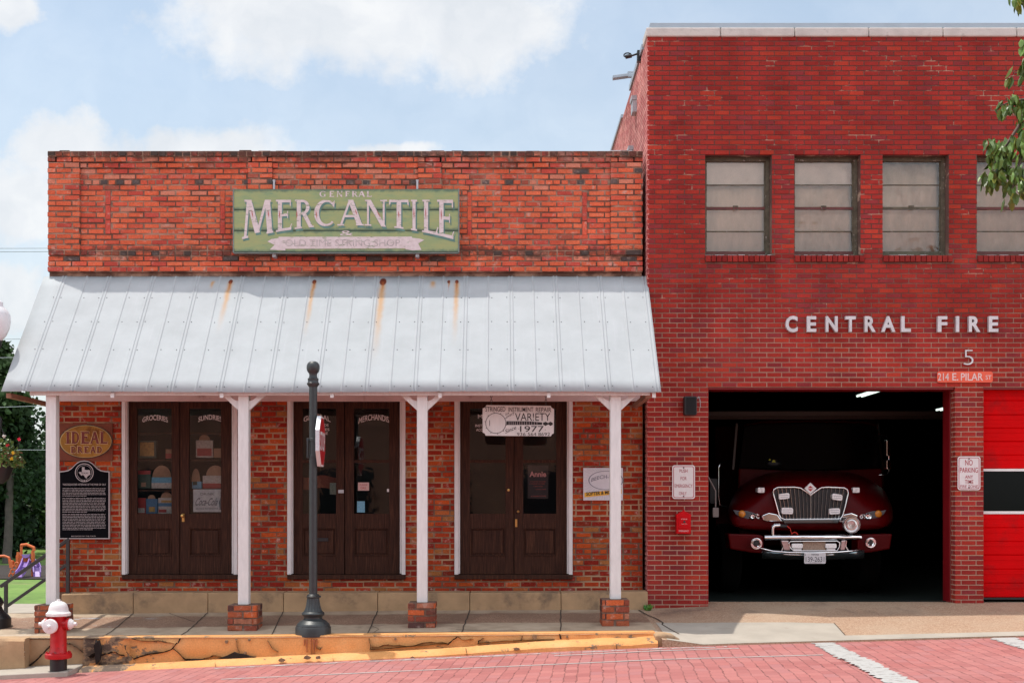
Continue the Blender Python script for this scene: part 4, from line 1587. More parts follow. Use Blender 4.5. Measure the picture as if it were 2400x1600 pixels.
for fr, kind in ribs:
    for t_ in (.20, .42, .66, .955):
        for sgn in ((-1, 1) if kind == 2 else (1,)):
            if kind == 1 and t_ == .20 and R() < .3:
                continue
            c_ = fr + sgn * .052 / (xTR - xTL) + (R() - .5) * .0008
            p = aw(c_, t_ + (R() - .5) * .006, .0)
            mb.ball(p, .0075, .0075, .0075, 6, 4)
obj('roof_screws', mb, MAT['rail'], roof)
# rafters, fascia and the ledger board on the wall
mb = MB()
mb.box(PXx(70, -1.62), PXx(1524, -1.62), -1.625, -1.585, PZz(926, -1.62), PZz(918.5, -1.62) + .05)
obj('fascia', mb, MAT['white_wood'], porch, bev=.004)
mb = MB()
mb.box(PXx(135, -.06), PXx(1500, -.06), -.075, -.02, PZz(940, -.07), PZz(905, -.07))
obj('ledger_board', mb, MAT['ledger'], porch, bev=.004)
for px in (263, 519, 778, 1031, 1286, 1533):
    x = PXx(px, -1.66)
    mb = MB()
    za, zb = PZz(925, -1.66), AW_T[1] - .16
    mb.hexa([(x - .022, -1.66, za - .035), (x + .022, -1.66, za - .035), (x + .022, -.05, zb - .07), (x - .022, -.05, zb - .07),
             (x - .022, -1.66, za + .025), (x + .022, -1.66, za + .025), (x + .022, -.05, zb + .02), (x - .022, -.05, zb + .02)])
    obj('rafter', mb, MAT['white_wood'], porch)
for px in (20, 1520):
    x = PXx(px, -1.60)
    mb = MB()
    mb.box(x - .03, x + .03, -1.60, -.05, PZz(932, -1.6), PZz(921, -1.6))
    obj('end_rail', mb, MAT['raw_wood'], porch)
# boarding over the porch, just under the rafters
mb = MB()
nb = 9
for q in range(nb):
    y0, y1 = -1.55 + 1.5 * q / nb, -1.55 + 1.5 * (q + 1) / nb - .008
    def zb_(y):
        return PZz(925, -1.66) + .005 + (y + 1.66) * (AW_T[1] - .16 - PZz(925, -1.66)) / 1.61
    mb.hexa([(xBL + .12, y0, zb_(y0)), (xBR - .08, y0, zb_(y0)), (xBR - .08, y1, zb_(y1)), (xBL + .12, y1, zb_(y1)), (xBL + .12, y0, zb_(y0) + .018), (xBR - .08, y0, zb_(y0) + .018), (xBR - .08, y1, zb_(y1) + .018), (xBL + .12, y1, zb_(y1) + .018)])
obj('soffit_boards', mb, MAT['ledger'], porch)
POSTS = [(107, 131, 1418, 80, 148, 1484), (557.5, 582.5, 1418, 533, 602, 1478), (977, 1001.5, 1413, 956, 1020, 1471), (1430.5, 1455.5, 1405, 1411, 1475, 1467)]
for i, (a, b_, yb, c_, d_, yg) in enumerate(POSTS):
    Yp = -1.56
    mb = MB()
    x0, x1 = PXx(a, Yp), PXx(b_, Yp)
    zb, zt = PZz(yb, -1.62) + .005, PZz(917, Yp) + .02
    mb.box(x0, x1, Yp, Yp + (x1 - x0), zb, zt)
    if i in (0, 3):
        zj = PZz(1255 if i == 0 else 1361, Yp)
        mb.v[4:8]
    post = obj('post', mb, MAT['white_wood'], porch, bev=.006)
    xm = (x0 + x1) / 2
    if i > 0:
        for sg in (-1, 1):
            hx = x1 if sg > 0 else x0
            outp = [(hx, PZz(961, Yp)), (hx + sg * .24, PZz(918.5, Yp)), (hx + sg * .105, PZz(918.5, Yp))]
            for q in range(1, 8):
                an = math.pi / 2 * q / 8
                outp.append((hx + sg * .105 * math.cos(an), PZz(918.5, Yp) - .105 * math.sin(an)))
            outp.append((hx, PZz(918.5, Yp) - .105))
            mb = MB()
            mb.prism(outp, Yp + .03, Yp + .075)
            obj('bracket', mb, MAT['white_wood'], post)
    # brick pier under the post
    x0, x1 = PXx(c_, -1.65), PXx(d_, -1.65)
    z1, z0 = PZz(yb - 1, -1.65), PZz(yg, -1.65) - .02
    wdt = x1 - x0
    dep = .36
    mb = MB()
    rows = 4 if i else 5
    bh = (z1 - z0 - .015) / rows
    pal = [(.36, .10, .05), (.26, .07, .045), (.16, .06, .045), (.52, .12, .045), (.40, .16, .10), (.10, .05, .045)]

    def pk(r, k, u, v):
        return pickcol(pal, [3, 3, 2, .9, 2, 1.3])
    bricks(mb, x0, x1, z1, rows, .232, bh, .013, .010, [], pk, fy(-1.64), .014, x0 + R() * .1, (), .05)
    bricks(mb, -1.645, -1.645 + dep, z1, rows, .232, bh, .013, .010, [], pk, fx(x0 + .01), .010, -1.65, (), .05)
    bricks(mb, -1.645, -1.645 + dep, z1, rows, .232, bh, .013, .010, [], pk, fx(x1 - .01, 1), .010, -1.65, (), .05)
    mb.box(x0 + .004, x1 - .004, -1.638, -1.645 + dep, z0, z1 - .004, (.20, .13, .10))
    obj('brick_pier', mb, MAT['base_brick'], post)


# ------------------------------------------------------------------ signs on and around the shop
sg = thing('shop_sign', 'wide sage green board sign lettered General Mercantile on the shop parapet', 'sign', P(811, 591, -.2))
YS = -.20
sh = [443, 491.2, 540.3, 590.5]
for i in range(3):
    mb = MB()
    n_ = 14
    pts = []
    for q in range(n_ + 1):
        px = 548.5 + (1073.5 - 548.5) * q / n_
        pts.append((px, sh[i] + (.9 if i else 0) + (R() * 1.3 if i == 0 else 0)))
    pts += [(1073.5, sh[i + 1] - .9), (548.5, sh[i + 1] - .9)]
    mb.pprism(pts, YS, YS + .025)
    obj('board', mb, MAT['sage'], sg)
mb = MB()
mb.pbox(545.5, 548.3, 442, 592, YS - .006, YS + .09)
mb.pbox(1073.7, 1076.5, 442, 592, YS - .006, YS + .09)
mb.pbox(548.3, 1073.7, 591, 593, YS - .004, YS + .09)
mb.pbox(548.3, 1073.7, 443.5, 591, YS + .03, YS + .05)
fr_ = obj('sign_frame', mb, M('grey_green_frame', (.18, .22, .20), .6, var=.25, vs=10), sg)
for px in (642, 978):
    mb = MB()
    mb.pbox(px - 2.2, px + 2.2, 421, 443, YS + .06, YS + .09)
    mb.pbox(px - 4, px + 4, 593, 602, YS + .04, -.02)
    mb.pbox(px - 3, px + 3, 421, 424.5, YS + .0905, -.02)
    obj('mounting_bracket', mb, MAT['grey_metal'], sg)
mb = MB()


def mbot(x):
    k_ = 1.275e-4 if x < 827 else 1.55e-4
    xc = 500 + (x - 500)
    q = (x - 500) * 3.794 - 1240
    return 330 + (752 + q * q * k_) / 3.794


CX = lambda v: 500 + v / 3.794
items = [('M', CX(255), CX(530)), ('E', CX(556), CX(700)), ('R', CX(722), CX(893)), ('C', CX(892), CX(1100)), ('A', CX(1105), CX(1335)), ('N', CX(1345), CX(1545)), ('T', CX(1562), CX(1738)), ('I', CX(1757), CX(1812)), ('L', CX(1855), CX(2002)), ('E', CX(1990), CX(2142))]
serif_text(mb, items, YS - .003, lambda x: 330 + 525 / 3.794, mbot, .21, .085)
gl_ = [('G', 943, 1002), ('E', 1030, 1076), ('N', 1096, 1150), ('E', 1172, 1214), ('R', 1230, 1286), ('A', 1288, 1350), ('L', 1362, 1410)]
serif_text(mb, [(c, CX(a), CX(b_)) for c, a, b_ in gl_], YS - .003, lambda x: 448, lambda x: 461.5, .24, .12)
text(mb, '&', CX(1125), CX(1245), 540.5, 552.5, YS - .003, .0)
obj('lettering', mb, MAT['faded'], sg)
mb = MB()
lay = [(282, 835), (470, 815), (585, 790), (745, 760)]
serif_text(mb, [(c, a + 2.6, b_ + 3.6) for c, a, b_ in items], YS - .0012, lambda x: 330 + 545 / 3.794, lambda x: mbot(x) + 5.5, .21, .085)
obj('letter_shadow', mb, M('teal_shadow_paint', (.11, .22, .19), .7, var=.35, vs=9), sg)
mb = MB()
mb.pprism([(CX(480), 330 + 895 / 3.794), (CX(520), 560), (CX(580), 558), (CX(580), 555), (CX(1765), 554.5), (CX(1768), 557.5), (CX(1830), 559), (CX(1876), 330 + 882 / 3.794), (CX(1822), 330 + 912 / 3.794), (CX(1850), 585.5), (CX(1770), 587), (CX(1710), 584), (CX(1705), 582), (CX(640), 583), (CX(640), 587), (CX(575), 586), (CX(502), 585), (CX(545), 330 + 925 / 3.794)], YS - .004, YS + .001)
rb = obj('ribbon', mb, MAT['faded'], sg)
mb = MB()
text(mb, 'OLD TIME STRING SHOP', CX(640), CX(1660), 561.5, 577, YS - .0065, -.004)
obj('ribbon_lettering', mb, M('faint_lettering', (.46, .40, .40), .8, var=.3, vs=16), rb)
mb = MB()
for (a, y0, y1, sl) in [(340, 615, 690, .18), (487, 620, 685, .05), (588, 620, 695, 0), (742, 625, 690, 0), (912, 620, 695, .1), (1262, 610, 665, .22), (1455, 620, 690, .45), (1648, 625, 690, 0), (1783, 600, 700, 0), (1888, 600, 700, 0), (2026, 610, 710, 0)]:
    c_ = CX(a)
    mb.pprism([(c_ - .4, 330 + y0 / 3.794), (c_ + .4, 330 + y0 / 3.794), (c_ + 1.5 + sl * 8, 330 + (y0 + y1) / 2 / 3.794), (c_ + .5 + sl * 18, 330 + y1 / 3.794), (c_ - 1.0 + sl * 9, 330 + (y0 + y1) / 2 / 3.794)], YS - .0052, YS - .0045)
obj('letter_ornament', mb, M('red_ornament', (.45, .10, .10), .7), sg)

# hanging board
hs = thing('hanging_sign', 'white hanging board with notched corners and a drawn banjo above the third doors', 'sign', P(1214, 1021, -1.1))
YH = -1.10
hx = lambda v: 1080 + v / 9.046
hy = lambda v: 930 + v / 9.046
mb = MB()
mb.pprism([(hx(545), hy(170)), (hx(1905), hy(185)), (hx(1925), hy(225)), (hx(1978), hy(255)), (hx(1972), hy(770)), (hx(1935), hy(785)), (hx(1908), hy(832)), (hx(525), hy(818)), (hx(508), hy(770)), (hx(462), hy(750)), (hx(462), hy(240)), (hx(520), hy(215))], YH, YH + .02)
obj('board', mb, MAT['white_wood'], hs, bev=.002)
mb = MB()
yt = YH - .003
for (wd_, a, b_, c_, d_, bo) in [('STRINGED', 520, 945, 207, 308, .004), ('INSTRUMENT', 1012, 1535, 217, 315, .004), ('REPAIR', 1590, 1918, 222, 318, .004), ('VAR!ETY', 1150, 1898, 340, 505, .0), ('1977', 1255, 1760, 612, 738, .004), ('936 564 8692', 1190, 1890, 752, 822, .0)]:
    text(mb, wd_, hx(a), hx(b_), hy(c_), hy(d_), yt, bo)


def slope_text(word, a, b_, y0, y1, hgt, bold=0.0):
    text(mb, word, hx(a), hx(b_), 0, 1, yt, bold, 0, lambda x, y, u, v: (hx(a + u * (b_ - a)), hy(y0 + (y1 - y0) * u - v * hgt)), .0)


slope_text('in', 950, 1020, 395, 360, 50)
slope_text('every', 965, 1140, 475, 370, 60)
slope_text('Since', 945, 1175, 775, 680, 85)
for (a, b_) in [(1230, 673), (1790, 693)]:
    mb.pprism([(hx(a + 9 * math.cos(k)), hy(b_ + 9 * math.sin(k))) for k in range(6)], yt, yt + .001)
mb.pprism([(hx(968), hy(510)), (hx(1480), hy(515)), (hx(1725), hy(538)), (hx(1725), hy(590)), (hx(968), hy(592))], yt, yt + .001)
mb.pprism([(hx(1740), hy(548)), (hx(1800), hy(522)), (hx(1850), hy(552)), (hx(1900), hy(522)), (hx(1950), hy(550)), (hx(1948), hy(585)), (hx(1900), hy(612)), (hx(1855), hy(578)), (hx(1800), hy(610)), (hx(1745), hy(585))], yt, yt + .001)
for q in range(40):
    a0, a1 = 2 * math.pi * q / 40, 2 * math.pi * (q + 1) / 40
    c_ = lambda an, r_: (hx(742 + r_ * math.cos(an)), hy(555 + r_ * math.sin(an)))
    mb.pprism([c_(a0, 208), c_(a1, 208), c_(a1, 219), c_(a0, 219)], yt, yt + .001)
for q in range(10):
    an = 2 * math.pi * (q + .25) / 10
    mb.pprism([(hx(742 + 230 * math.cos(an) + 10 * math.cos(k)), hy(555 + 230 * math.sin(an) + 10 * math.sin(k))) for k in range(6)], yt, yt + .001)
mb.pbox(hx(605), hx(616), hy(490), hy(612), yt, yt + .001)
obj('lettering', mb, MAT['ink'], hs)
mb = MB()
for q in range(13):
    a = 1020 + q * q * .6 + q * 42
    mb.pbox(hx(a), hx(a + 8), hy(520), hy(588), yt - .002, yt - .001)
obj('fret_lines', mb, MAT['marker_grey'], hs)
for px in (1151.5, 1279.5):
    mb = MB()
    for q in range(6):
        c_ = P(px, 950 - q * 5.4, YH + .01)
        pts = []
        for k in range(9):
            an = 2 * math.pi * k / 8
            dx_ = .012 * math.cos(an)
            pts.append((c_[0] + (dx_ if q % 2 == 0 else 0), c_[1] + (0 if q % 2 == 0 else dx_), c_[2] + .019 * math.sin(an)))
        mb.tube(pts, .0035, 5, cap=False)
    obj('chain', mb, MAT['rail'], hs)

# oval bread sign on its rusty board
bs = thing('oval_sign', 'oval mustard sign reading Ideal Bread on a rusty board beside the first door', 'sign', P(200, 1080, -.03))
mb = MB()
mb.pbox(136, 264, 992, 1079, -.028, -.008)
obj('board', mb, MAT['rust_board'], bs, bev=.003)
ov = lambda k, s_: (200.8 + 61.5 * s_ * math.cos(k), 1034 + 38.5 * s_ * math.sin(k))
mb = MB()
mb.pprism([ov(2 * math.pi * k / 48, 1.03) for k in range(48)], -.036, -.028)
obj('oval_rim', mb, M('dark_rim', (.06, .03, .02), .7), bs)
mb = MB()
mb.pprism([ov(2 * math.pi * k / 48, .985) for k in range(48)], -.040, -.034)
obj('oval_border', mb, M('cream_border', (.50, .36, .17), .7), bs)
mb = MB()
mb.pprism([ov(2 * math.pi * k / 48, .955) for k in range(48)], -.044, -.038)
obj('oval_panel', mb, MAT['gold_board'], bs)
bx = lambda v: v / 3.92
by = lambda v: 850 + v / 3.92
for grow, mt_, yy in ((5, M('cream_outline', (.58, .38, .19), .7), -.0455), (0, M('maroon_letter', (.16, .025, .02), .7, var=.3, vs=20), -.048)):
    mb = MB()
    w_ = .27 + grow * .012
    serif_text(mb, [(c, bx(a - grow), bx(b_ + grow)) for c, a, b_ in [('I', 600, 645), ('D', 655, 730), ('E', 742, 822), ('A', 828, 910), ('L', 918, 990)]], yy, lambda x: by(632 - grow - 18 * math.sin((x - 150) / 104 * math.pi) * 0), lambda x: by(742 + grow), w_, .15 + grow * .012)
    serif_text(mb, [(c, bx(a - grow), bx(b_ + grow)) for c, a, b_ in [('B', 650, 700), ('R', 710, 762), ('E', 772, 818), ('A', 828, 880), ('D', 888, 938)]], yy, lambda x: by(768 - grow), lambda x: by(828 + grow), w_, .16 + grow * .012)
    obj('lettering', mb, mt_, bs)

# historical marker
hm = thing('historical_marker', 'black plaque with arched top and a white state emblem beneath the oval sign', 'plaque', P(197, 1262, -.04))


def ogee(g):
    pts = [(138 + g, 1262.5 - g), (138 + g, 1104 + g)]
    pts += [(150, 1103 + g), (160, 1101 + g), (168, 1096 + g), (174, 1090 + g), (180, 1084 + g), (188, 1080 + g * .8), (197.5, 1078.5 + g)]
    pts += [(395 - x, y) for x, y in pts[2:-1][::-1]]
    pts += [(256.5 - g, 1104 + g), (256.5 - g, 1262.5 - g)]
    return pts


mb = MB()
mb.pprism(ogee(0), -.045, -.008)
obj('rim', mb, MAT['marker_grey'], hm, bev=.002)
mb = MB()
mb.pprism(ogee(2.4), -.047, -.03)
obj('field', mb, MAT['marker_black'], hm)
mb = MB()
for (r0, r1) in ((20.2, 21.8), (17.0, 17.6)):
    for q in range(40):
        a0, a1 = 2 * math.pi * q / 40, 2 * math.pi * (q + 1) / 40
        c_ = lambda an, r_: (197.5 + r_ * math.cos(an), 1107 + r_ * math.sin(an))
        mb.pprism([c_(a0, r0), c_(a1, r0), c_(a1, r1), c_(a0, r1)], -.0495, -.0465)
tx = [(192, 1094), (198, 1094), (198, 1100), (203, 1101), (208, 1100.5), (211, 1102), (211, 1108), (212, 1111), (207, 1114), (203, 1118), (204, 1121), (200, 1119), (197, 1114), (194, 1112), (191, 1114), (188, 1111), (184, 1106), (192, 1105)]
mb.pprism(tx, -.0495, -.0465)
for q in range(3):
    mb.pprism([(192 + q * 5.5 + 1.6 * math.cos(k * 1.256 + .3), 1126 + 1.6 * math.sin(k * 1.256 + .3)) for k in range(5)], -.0495, -.0465)
obj('emblem', mb, MAT['marker_grey'], hm)
mb = MB()
text(mb, 'TEXAS', 189, 207, 1106, 1110, -.0505, .01)
obj('emblem_lettering', mb, MAT['marker_black'], hm)
mb = MB()
text(mb, "'NACOGDOCHES VETERANS OF THE WAR OF 1812'", 147, 248, 1132.5, 1137, -.0485, .006)
MARK = ['AFTER THE AMERICAN REVOLUTION ENDED IN SEVENTEEN EIGHTY', 'SETTLERS CAME TO NACOGDOCHES IN EAST TEXAS', 'MANY OF THE MEN HAD SERVED IN THE SECOND WAR WITH', 'BRITAIN AND THEIR NAMES ARE KEPT HERE TOGETHER WITH', 'THOSE OF THEIR COMPANIONS WHO CAME LATER TO THE', 'TOWN AND LIE BURIED IN THE OLD CEMETERIES NEARBY']
rowsy = [1143 + 3.55 * q for q in range(6)] + [1166 + 3.6 * q for q in range(10)] + [1203.5 + 3.6 * q for q in range(11)]
for q, y in enumerate(rowsy):
    last = q in (5, 15, 26)
    x = 146.5
    end = 247.5 - (30 + 25 * R() if last else R() * .8)
    while x < end - 1.5:
        wl = min(2 + R() * 7, end - x)
        # raised letters too small to read: each word a row of little blocks
        xx = x
        while xx < x + wl - .4:
            mb.pbox(xx, min(xx + .75, x + wl), y + R() * .4, y + 1.75 - R() * .3, -.0485, -.047)
            xx += 1.15
        x += wl + 1.1
text(mb, 'RECORDED BY THE STATE', 167, 224, 1254.5, 1257, -.0485, .003)
obj('lettering', mb, MAT['marker_grey'], hm)

# tobacco sign behind the last post
ts = thing('tin_sign', 'square white tin sign with an oval and a yellow band behind the last post', 'sign', P(1414, 1172, -.03))
mb = MB()
mb.pbox(1367, 1460, 1096, 1172, -.028, -.016)
obj('plate', mb, M('white_tin', (.62, .60, .64), .4, var=.07, vs=12), ts, bev=.003)
mb = MB()
cx0, cy0 = 1420, 1125
for q in range(46):
    an = 2 * math.pi * q / 46
    ca, sa = math.cos(an), math.sin(an)
    r0 = 1 / math.sqrt((ca / 44) ** 2 + (sa / 25) ** 2)
    r1 = min(abs((50 if ca < 0 else 37) / ca) if abs(ca) > 1e-3 else 999, abs((27 if sa < 0 else 45) / sa) if abs(sa) > 1e-3 else 999)
    if r1 > r0 + 2:
        a_, b_ = (cx0 + ca * r0, cy0 + sa * r0), (cx0 + ca * r1, cy0 + sa * r1)
        mb.pprism([(a_[0] - sa * .2, a_[1] + ca * .2), (b_[0] - sa * .2, b_[1] + ca * .2), (b_[0] + sa * .2, b_[1] - ca * .2), (a_[0] + sa * .2, a_[1] - ca * .2)], -.030, -.0285)
obj('rays', mb, M('grey_rays', (.40, .40, .44), .6), ts)
mb = MB()
for q in range(48):
    a0, a1 = 2 * math.pi * q / 48, 2 * math.pi * (q + 1) / 48
    c_ = lambda an, k_: (cx0 + 40 * k_ * math.cos(an), cy0 + 22 * k_ * math.sin(an))
    mb.pprism([c_(a0, .97), c_(a1, .97), c_(a1, 1.02), c_(a0, 1.02)], -.0315, -.0285)
text(mb, 'BEECH-NUT', 1386, 1454, 1112, 1121, -.031, .006, 0, arc_warp(1386, 1454, 8))
obj('oval_lettering', mb, M('slate_ink', (.16, .17, .22), .6), ts)
mb = MB()
mb.pprism([(1370, 1154), (1457, 1146), (1457, 1156), (1370, 1164.5)], -.033, -.029)
obj('yellow_band', mb, M('band_yellow', (.75, .40, .03), .5), ts)
mb = MB()
text(mb, 'SOFTER & MO', 1374, 1432, 0, 1, -.035, .03, 0, lambda x, y, u, v: (1374 + u * 58, 1161.5 - 4.8 * u - v * 8.5))
obj('band_lettering', mb, MAT['ink'], ts)

# ------------------------------------------------------------------ fire station
YF = -.20
ff = lambda px: PXx(px, YF)
fz = lambda py: PZz(py, YF)
fs = thing('fire_station', 'tall dark red brick fire station with one open vehicle bay', 'building', (ff(1517), YF, 0))
X0, X1 = ff(1517), ff(3150)
WINS = [(1653, 1809), (1862, 2017), (2069, 2224), (2290, 2446)]
WT, WBm = 361, 598
ZFT = fz(88)
BAY = (ff(1660), ff(2239), -1.0, fz(907))
BAY2 = (ff(2305), ff(2890), -1.0, fz(907))
holes = [(ff(a), ff(b_), fz(WBm), fz(WT)) for a, b_ in WINS] + [BAY, BAY2]
# wall core, cut round the openings on a grid
gx = sorted({X0 + .012, X1} | {h[0] for h in holes} | {h[1] for h in holes})
gzv = sorted({-.6, ZFT} | {max(h[2], -.6) for h in holes} | {h[3] for h in holes})
mb = MB()
for a, b_ in zip(gx, gx[1:]):
    run = None
    for c_, d_ in list(zip(gzv, gzv[1:])) + [(None, None)]:
        inh = c_ is None or any(h[0] - 1e-6 <= a and b_ <= h[1] + 1e-6 and h[2] - 1e-6 <= c_ and d_ <= h[3] + 1e-6 for h in holes)
        if not inh:
            run = (run[0], d_) if run else (c_, d_)
        elif run:
            mb.box(a, b_, YF + .006, YF + .36, run[0], run[1])
            run = None
obj('wall', mb, MAT['fire_mortar'], fs)
mb = MB()
FBH = (fz(363) - fz(907)) / 47
rows = int((ZFT + .25) / FBH) + 2
top_off = ZFT - (fz(907) + FBH * 46.9)
nrow_up = math.ceil((ZFT - fz(907)) / FBH)
bricks(mb, X0, X1, fz(907) + nrow_up * FBH, rows + 2, .2013, FBH, .0085, .0, [(a, b_, c_, d_) for a, b_, c_, d_ in holes] + [(ff(a), ff(b_ + 8), fz(614), fz(598)) for a, b_ in WINS], fire_pick, fy(YF), .0025, X0 % .2013, (), .03)
# header sills under the windows, standing a little proud
for a, b_ in WINS:
    x = ff(a)
    xe = ff(b_ + 8)
    nb = 13
    for q in range(nb):
        xa, xb = x + (xe - x) * q / nb + .005, x + (xe - x) * (q + 1) / nb - .005
        zt = fz(600)
        mb.hexa([(xa, YF - .035, fz(614)), (xb, YF - .035, fz(614)), (xb, YF + .05, fz(614)), (xa, YF + .05, fz(614)), (xa, YF - .035, zt), (xb, YF - .035, zt), (xb, YF + .05, zt + .02), (xa, YF + .05, zt + .02)], pickcol([(.22, .022, .02), (.28, .03, .025)], [1, 1]))
# the reveals of the bay and of the pillar
for X, sg_ in ((ff(1660), 1), (ff(2239), -1), (ff(2305), 1)):
    bricks(mb, YF, YF + (.16 if sg_ < 0 else .36), fz(907), 45, .2013, FBH, .0095, .002, [], fire_pick, fx(X, sg_), .0025, 0, (), .02)
# the long side wall above the shop's roof; paler bricks paint in its sunlight
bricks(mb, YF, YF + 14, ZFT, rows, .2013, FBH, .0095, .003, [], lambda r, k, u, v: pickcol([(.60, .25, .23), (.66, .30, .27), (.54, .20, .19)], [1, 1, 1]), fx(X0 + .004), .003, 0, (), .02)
obj('brickwork', mb, MAT['fire_brick'], fs)
mb = MB()
mb.box(X0 + .012, X0 + .34, YF + .37, YF + 14, -1.0, ZFT)
mb.box(X1 - .3, X1, YF + .37, YF + 14, -1.0, ZFT)
mb.box(X0 + .35, X1 - .31, YF + 13.7, YF + 14, -1.0, ZFT)
mb.box(X0 + .35, X1 - .31, YF + .37, YF + 13.6, ZFT - .55, ZFT - .40)
obj('side_walls', mb, MAT['fire_mortar'], fs)
# stone coping in lengths, zinc cap behind it
cuts = [1514, 1689, 1863, 2037, 2211, 2384, 2560, 2735, 2910, 3160]
for a, b_ in zip(cuts, cuts[1:]):
    mb = MB()
    mb.box(PXx(a, YF - .03) + .003, PXx(b_, YF - .03) - .003, YF - .03, YF + .40, ZFT + .003, fz(66))
    obj('coping_stone', mb, MAT['coping'], fs, bev=.018)
mb = MB()
mb.box(ff(1524), X1, YF + .02, YF + .5, fz(64.5), fz(52.5))
mb.box(X0 - .02, X0 + .2, YF + .5, YF + 2.2, ZFT + .02, ZFT + .10)
mb.box(X0 - .025, X0 + .2, YF + 3.4, YF + 14, ZFT - .01, ZFT + .05)
obj('roof_flashing', mb, MAT['flash'], fs, bev=.004)
for (y_, z_) in [(1.1, 7.05), (2.2, 6.55), (1.55, 6.45), (2.05, 6.0)]:
    mb = MB()
    mb.box(X0 - .06, X0 + .01, y_, y_ + .22, z_, z_ + .17)
    mb.box(X0 - .075, X0 + .01, y_ - .01, y_ + .23, z_ + .172, z_ + .235)
    obj('wall_vent', mb, MAT['grey_metal'], fs)
# windows
for wi, (a, b_) in enumerate(WINS):
    Yw = YF + .16
    mb = MB()
    xa, xb, zt, zb = ff(a), ff(b_), fz(WT), fz(WBm)
    t_ = .045
    mb.box(xa, xa + t_ * .7, Yw - .02, YF + .34, zb, zt)
    mb.box(xb - t_ * 1.2, xb, Yw - .02, YF + .34, zb, zt)
    mb.box(xa + t_ * .7, xb - t_ * 1.2, Yw - .02, YF + .34, zt - t_ * 1.3, zt)
    mb.box(xa + t_ * .7, xb - t_ * 1.2, Yw - .03, YF + .34, zb, zb + t_ * .7)
    wn_ = obj('window', mb, MAT['win_frame'], fs, bev=.004)
    ix0, ix1 = xa + t_ * .75, xb - t_ * 1.25
    iz1, iz0 = zt - t_ * 1.35, zb + t_ * .75
    H = iz1 - iz0
    mid = iz0 + H * .503
    mb = MB()
    mb.box(ix0, ix1, Yw + .0, Yw + .03, mid - .018, mid + .016)
    mb.box(ix0, ix1, Yw + .0, Yw + .03, iz0, iz0 + .05)
    obj('meeting_rail', mb, MAT['win_red'] if wi != 2 else MAT['win_frame'], wn_)
    mb = MB()
    for q in (.253, .752):
        z_ = iz0 + H * q
        mb.box(ix0 + .008, ix1 - .008, Yw + .003, Yw + .025, z_ - .007, z_ + .007)
    for x_ in (ix0, ix1 - .012):
        mb.box(x_, x_ + .012, Yw + .001, Yw + .028, iz0 + .05, iz1)
    obj('glazing_bar', mb, MAT['win_frame'], wn_)
    for q in range(4):          # each old pane sits at a slightly different angle and mirrors another bit of sky
        mb = MB()
        za_, zb2_ = iz0 + H * (q * .25) + .012, iz0 + H * ((q + 1) * .25) - .006
        t0_, t1_ = (R() - .5) * .014, (R() - .5) * .014
        xa_, xb_ = ix0 + .012, ix1 - .012
        mb.hexa([(xa_, Yw + .014 + t0_, za_), (xb_, Yw + .014 - t1_, za_), (xb_, Yw + .018 - t1_, za_), (xa_, Yw + .018 + t0_, za_), (xa_, Yw + .014 - t0_, zb2_), (xb_, Yw + .014 + t1_, zb2_), (xb_, Yw + .018 + t1_, zb2_), (xa_, Yw + .018 - t0_, zb2_)])
        obj('pane', mb, MAT['win_glass'], wn_)
    mb = MB()
    nf = 24
    for q in range(nf):
        x_0, x_1 = ix0 + (ix1 - ix0) * q / nf, ix0 + (ix1 - ix0) * (q + 1) / nf
        y0 = Yw + .10 + .006 * math.sin(q * 1.3 + wi)
        y1 = Yw + .10 + .006 * math.sin(q * 1.3 + 1.3 + wi)
        mb.quad((x_0, y0, iz0), (x_1, y1, iz0), (x_1, y1, iz1), (x_0, y0, iz1))
    bl = obj('blind', mb, MAT['blind'], wn_, smooth=60, weld=True)
    sd_ = bl.modifiers.new('thick', 'SOLIDIFY')
    sd_.thickness = .003
    if wi < 2:  # added pale sheet, paints the lighter sky sheen of the top panes
        mb = MB()
        for q in range(nf):
            x_0, x_1 = ix0 + (ix1 - ix0) * q / nf, ix0 + (ix1 - ix0) * (q + 1) / nf
            zl0 = iz1 - H * .25 + .004 * math.sin(q * .7)
            mb.hexa([(x_0, Yw + .06, zl0), (x_1, Yw + .06, zl0), (x_1, Yw + .063, zl0), (x_0, Yw + .063, zl0), (x_0, Yw + .06, iz1), (x_1, Yw + .06, iz1), (x_1, Yw + .063, iz1), (x_0, Yw + .063, iz1)])
        obj('sheen_sheet', mb, MAT['sheen_sheet'], wn_)
    mb = MB()
    c_ = ((ix0 + ix1) / 2, Yw - .008, mid + .005)
    mb.box(c_[0] - .035, c_[0] + .035, c_[1], c_[1] + .01, c_[2] + .01, c_[2] + .028)
    mb.tube([(c_[0] - .03, c_[1], c_[2]), (c_[0] - .022, c_[1] - .01, c_[2] - .035), (c_[0] + .022, c_[1] - .01, c_[2] - .035), (c_[0] + .03, c_[1], c_[2])], .005, 5)
    obj('sash_latch', mb, MAT['win_frame'], wn_)
    mb = MB()
    x = ff(a)
    while x < ff(b_) - .05:
        l_ = .03 + R() * .10
        mb.box(x, x + l_, YF + .02, YF + .05, fz(600), fz(600) + .012 + R() * .012)
        x += l_ + .01 + R() * .04
    obj('old_putty', mb, MAT['marker_grey'], wn_)
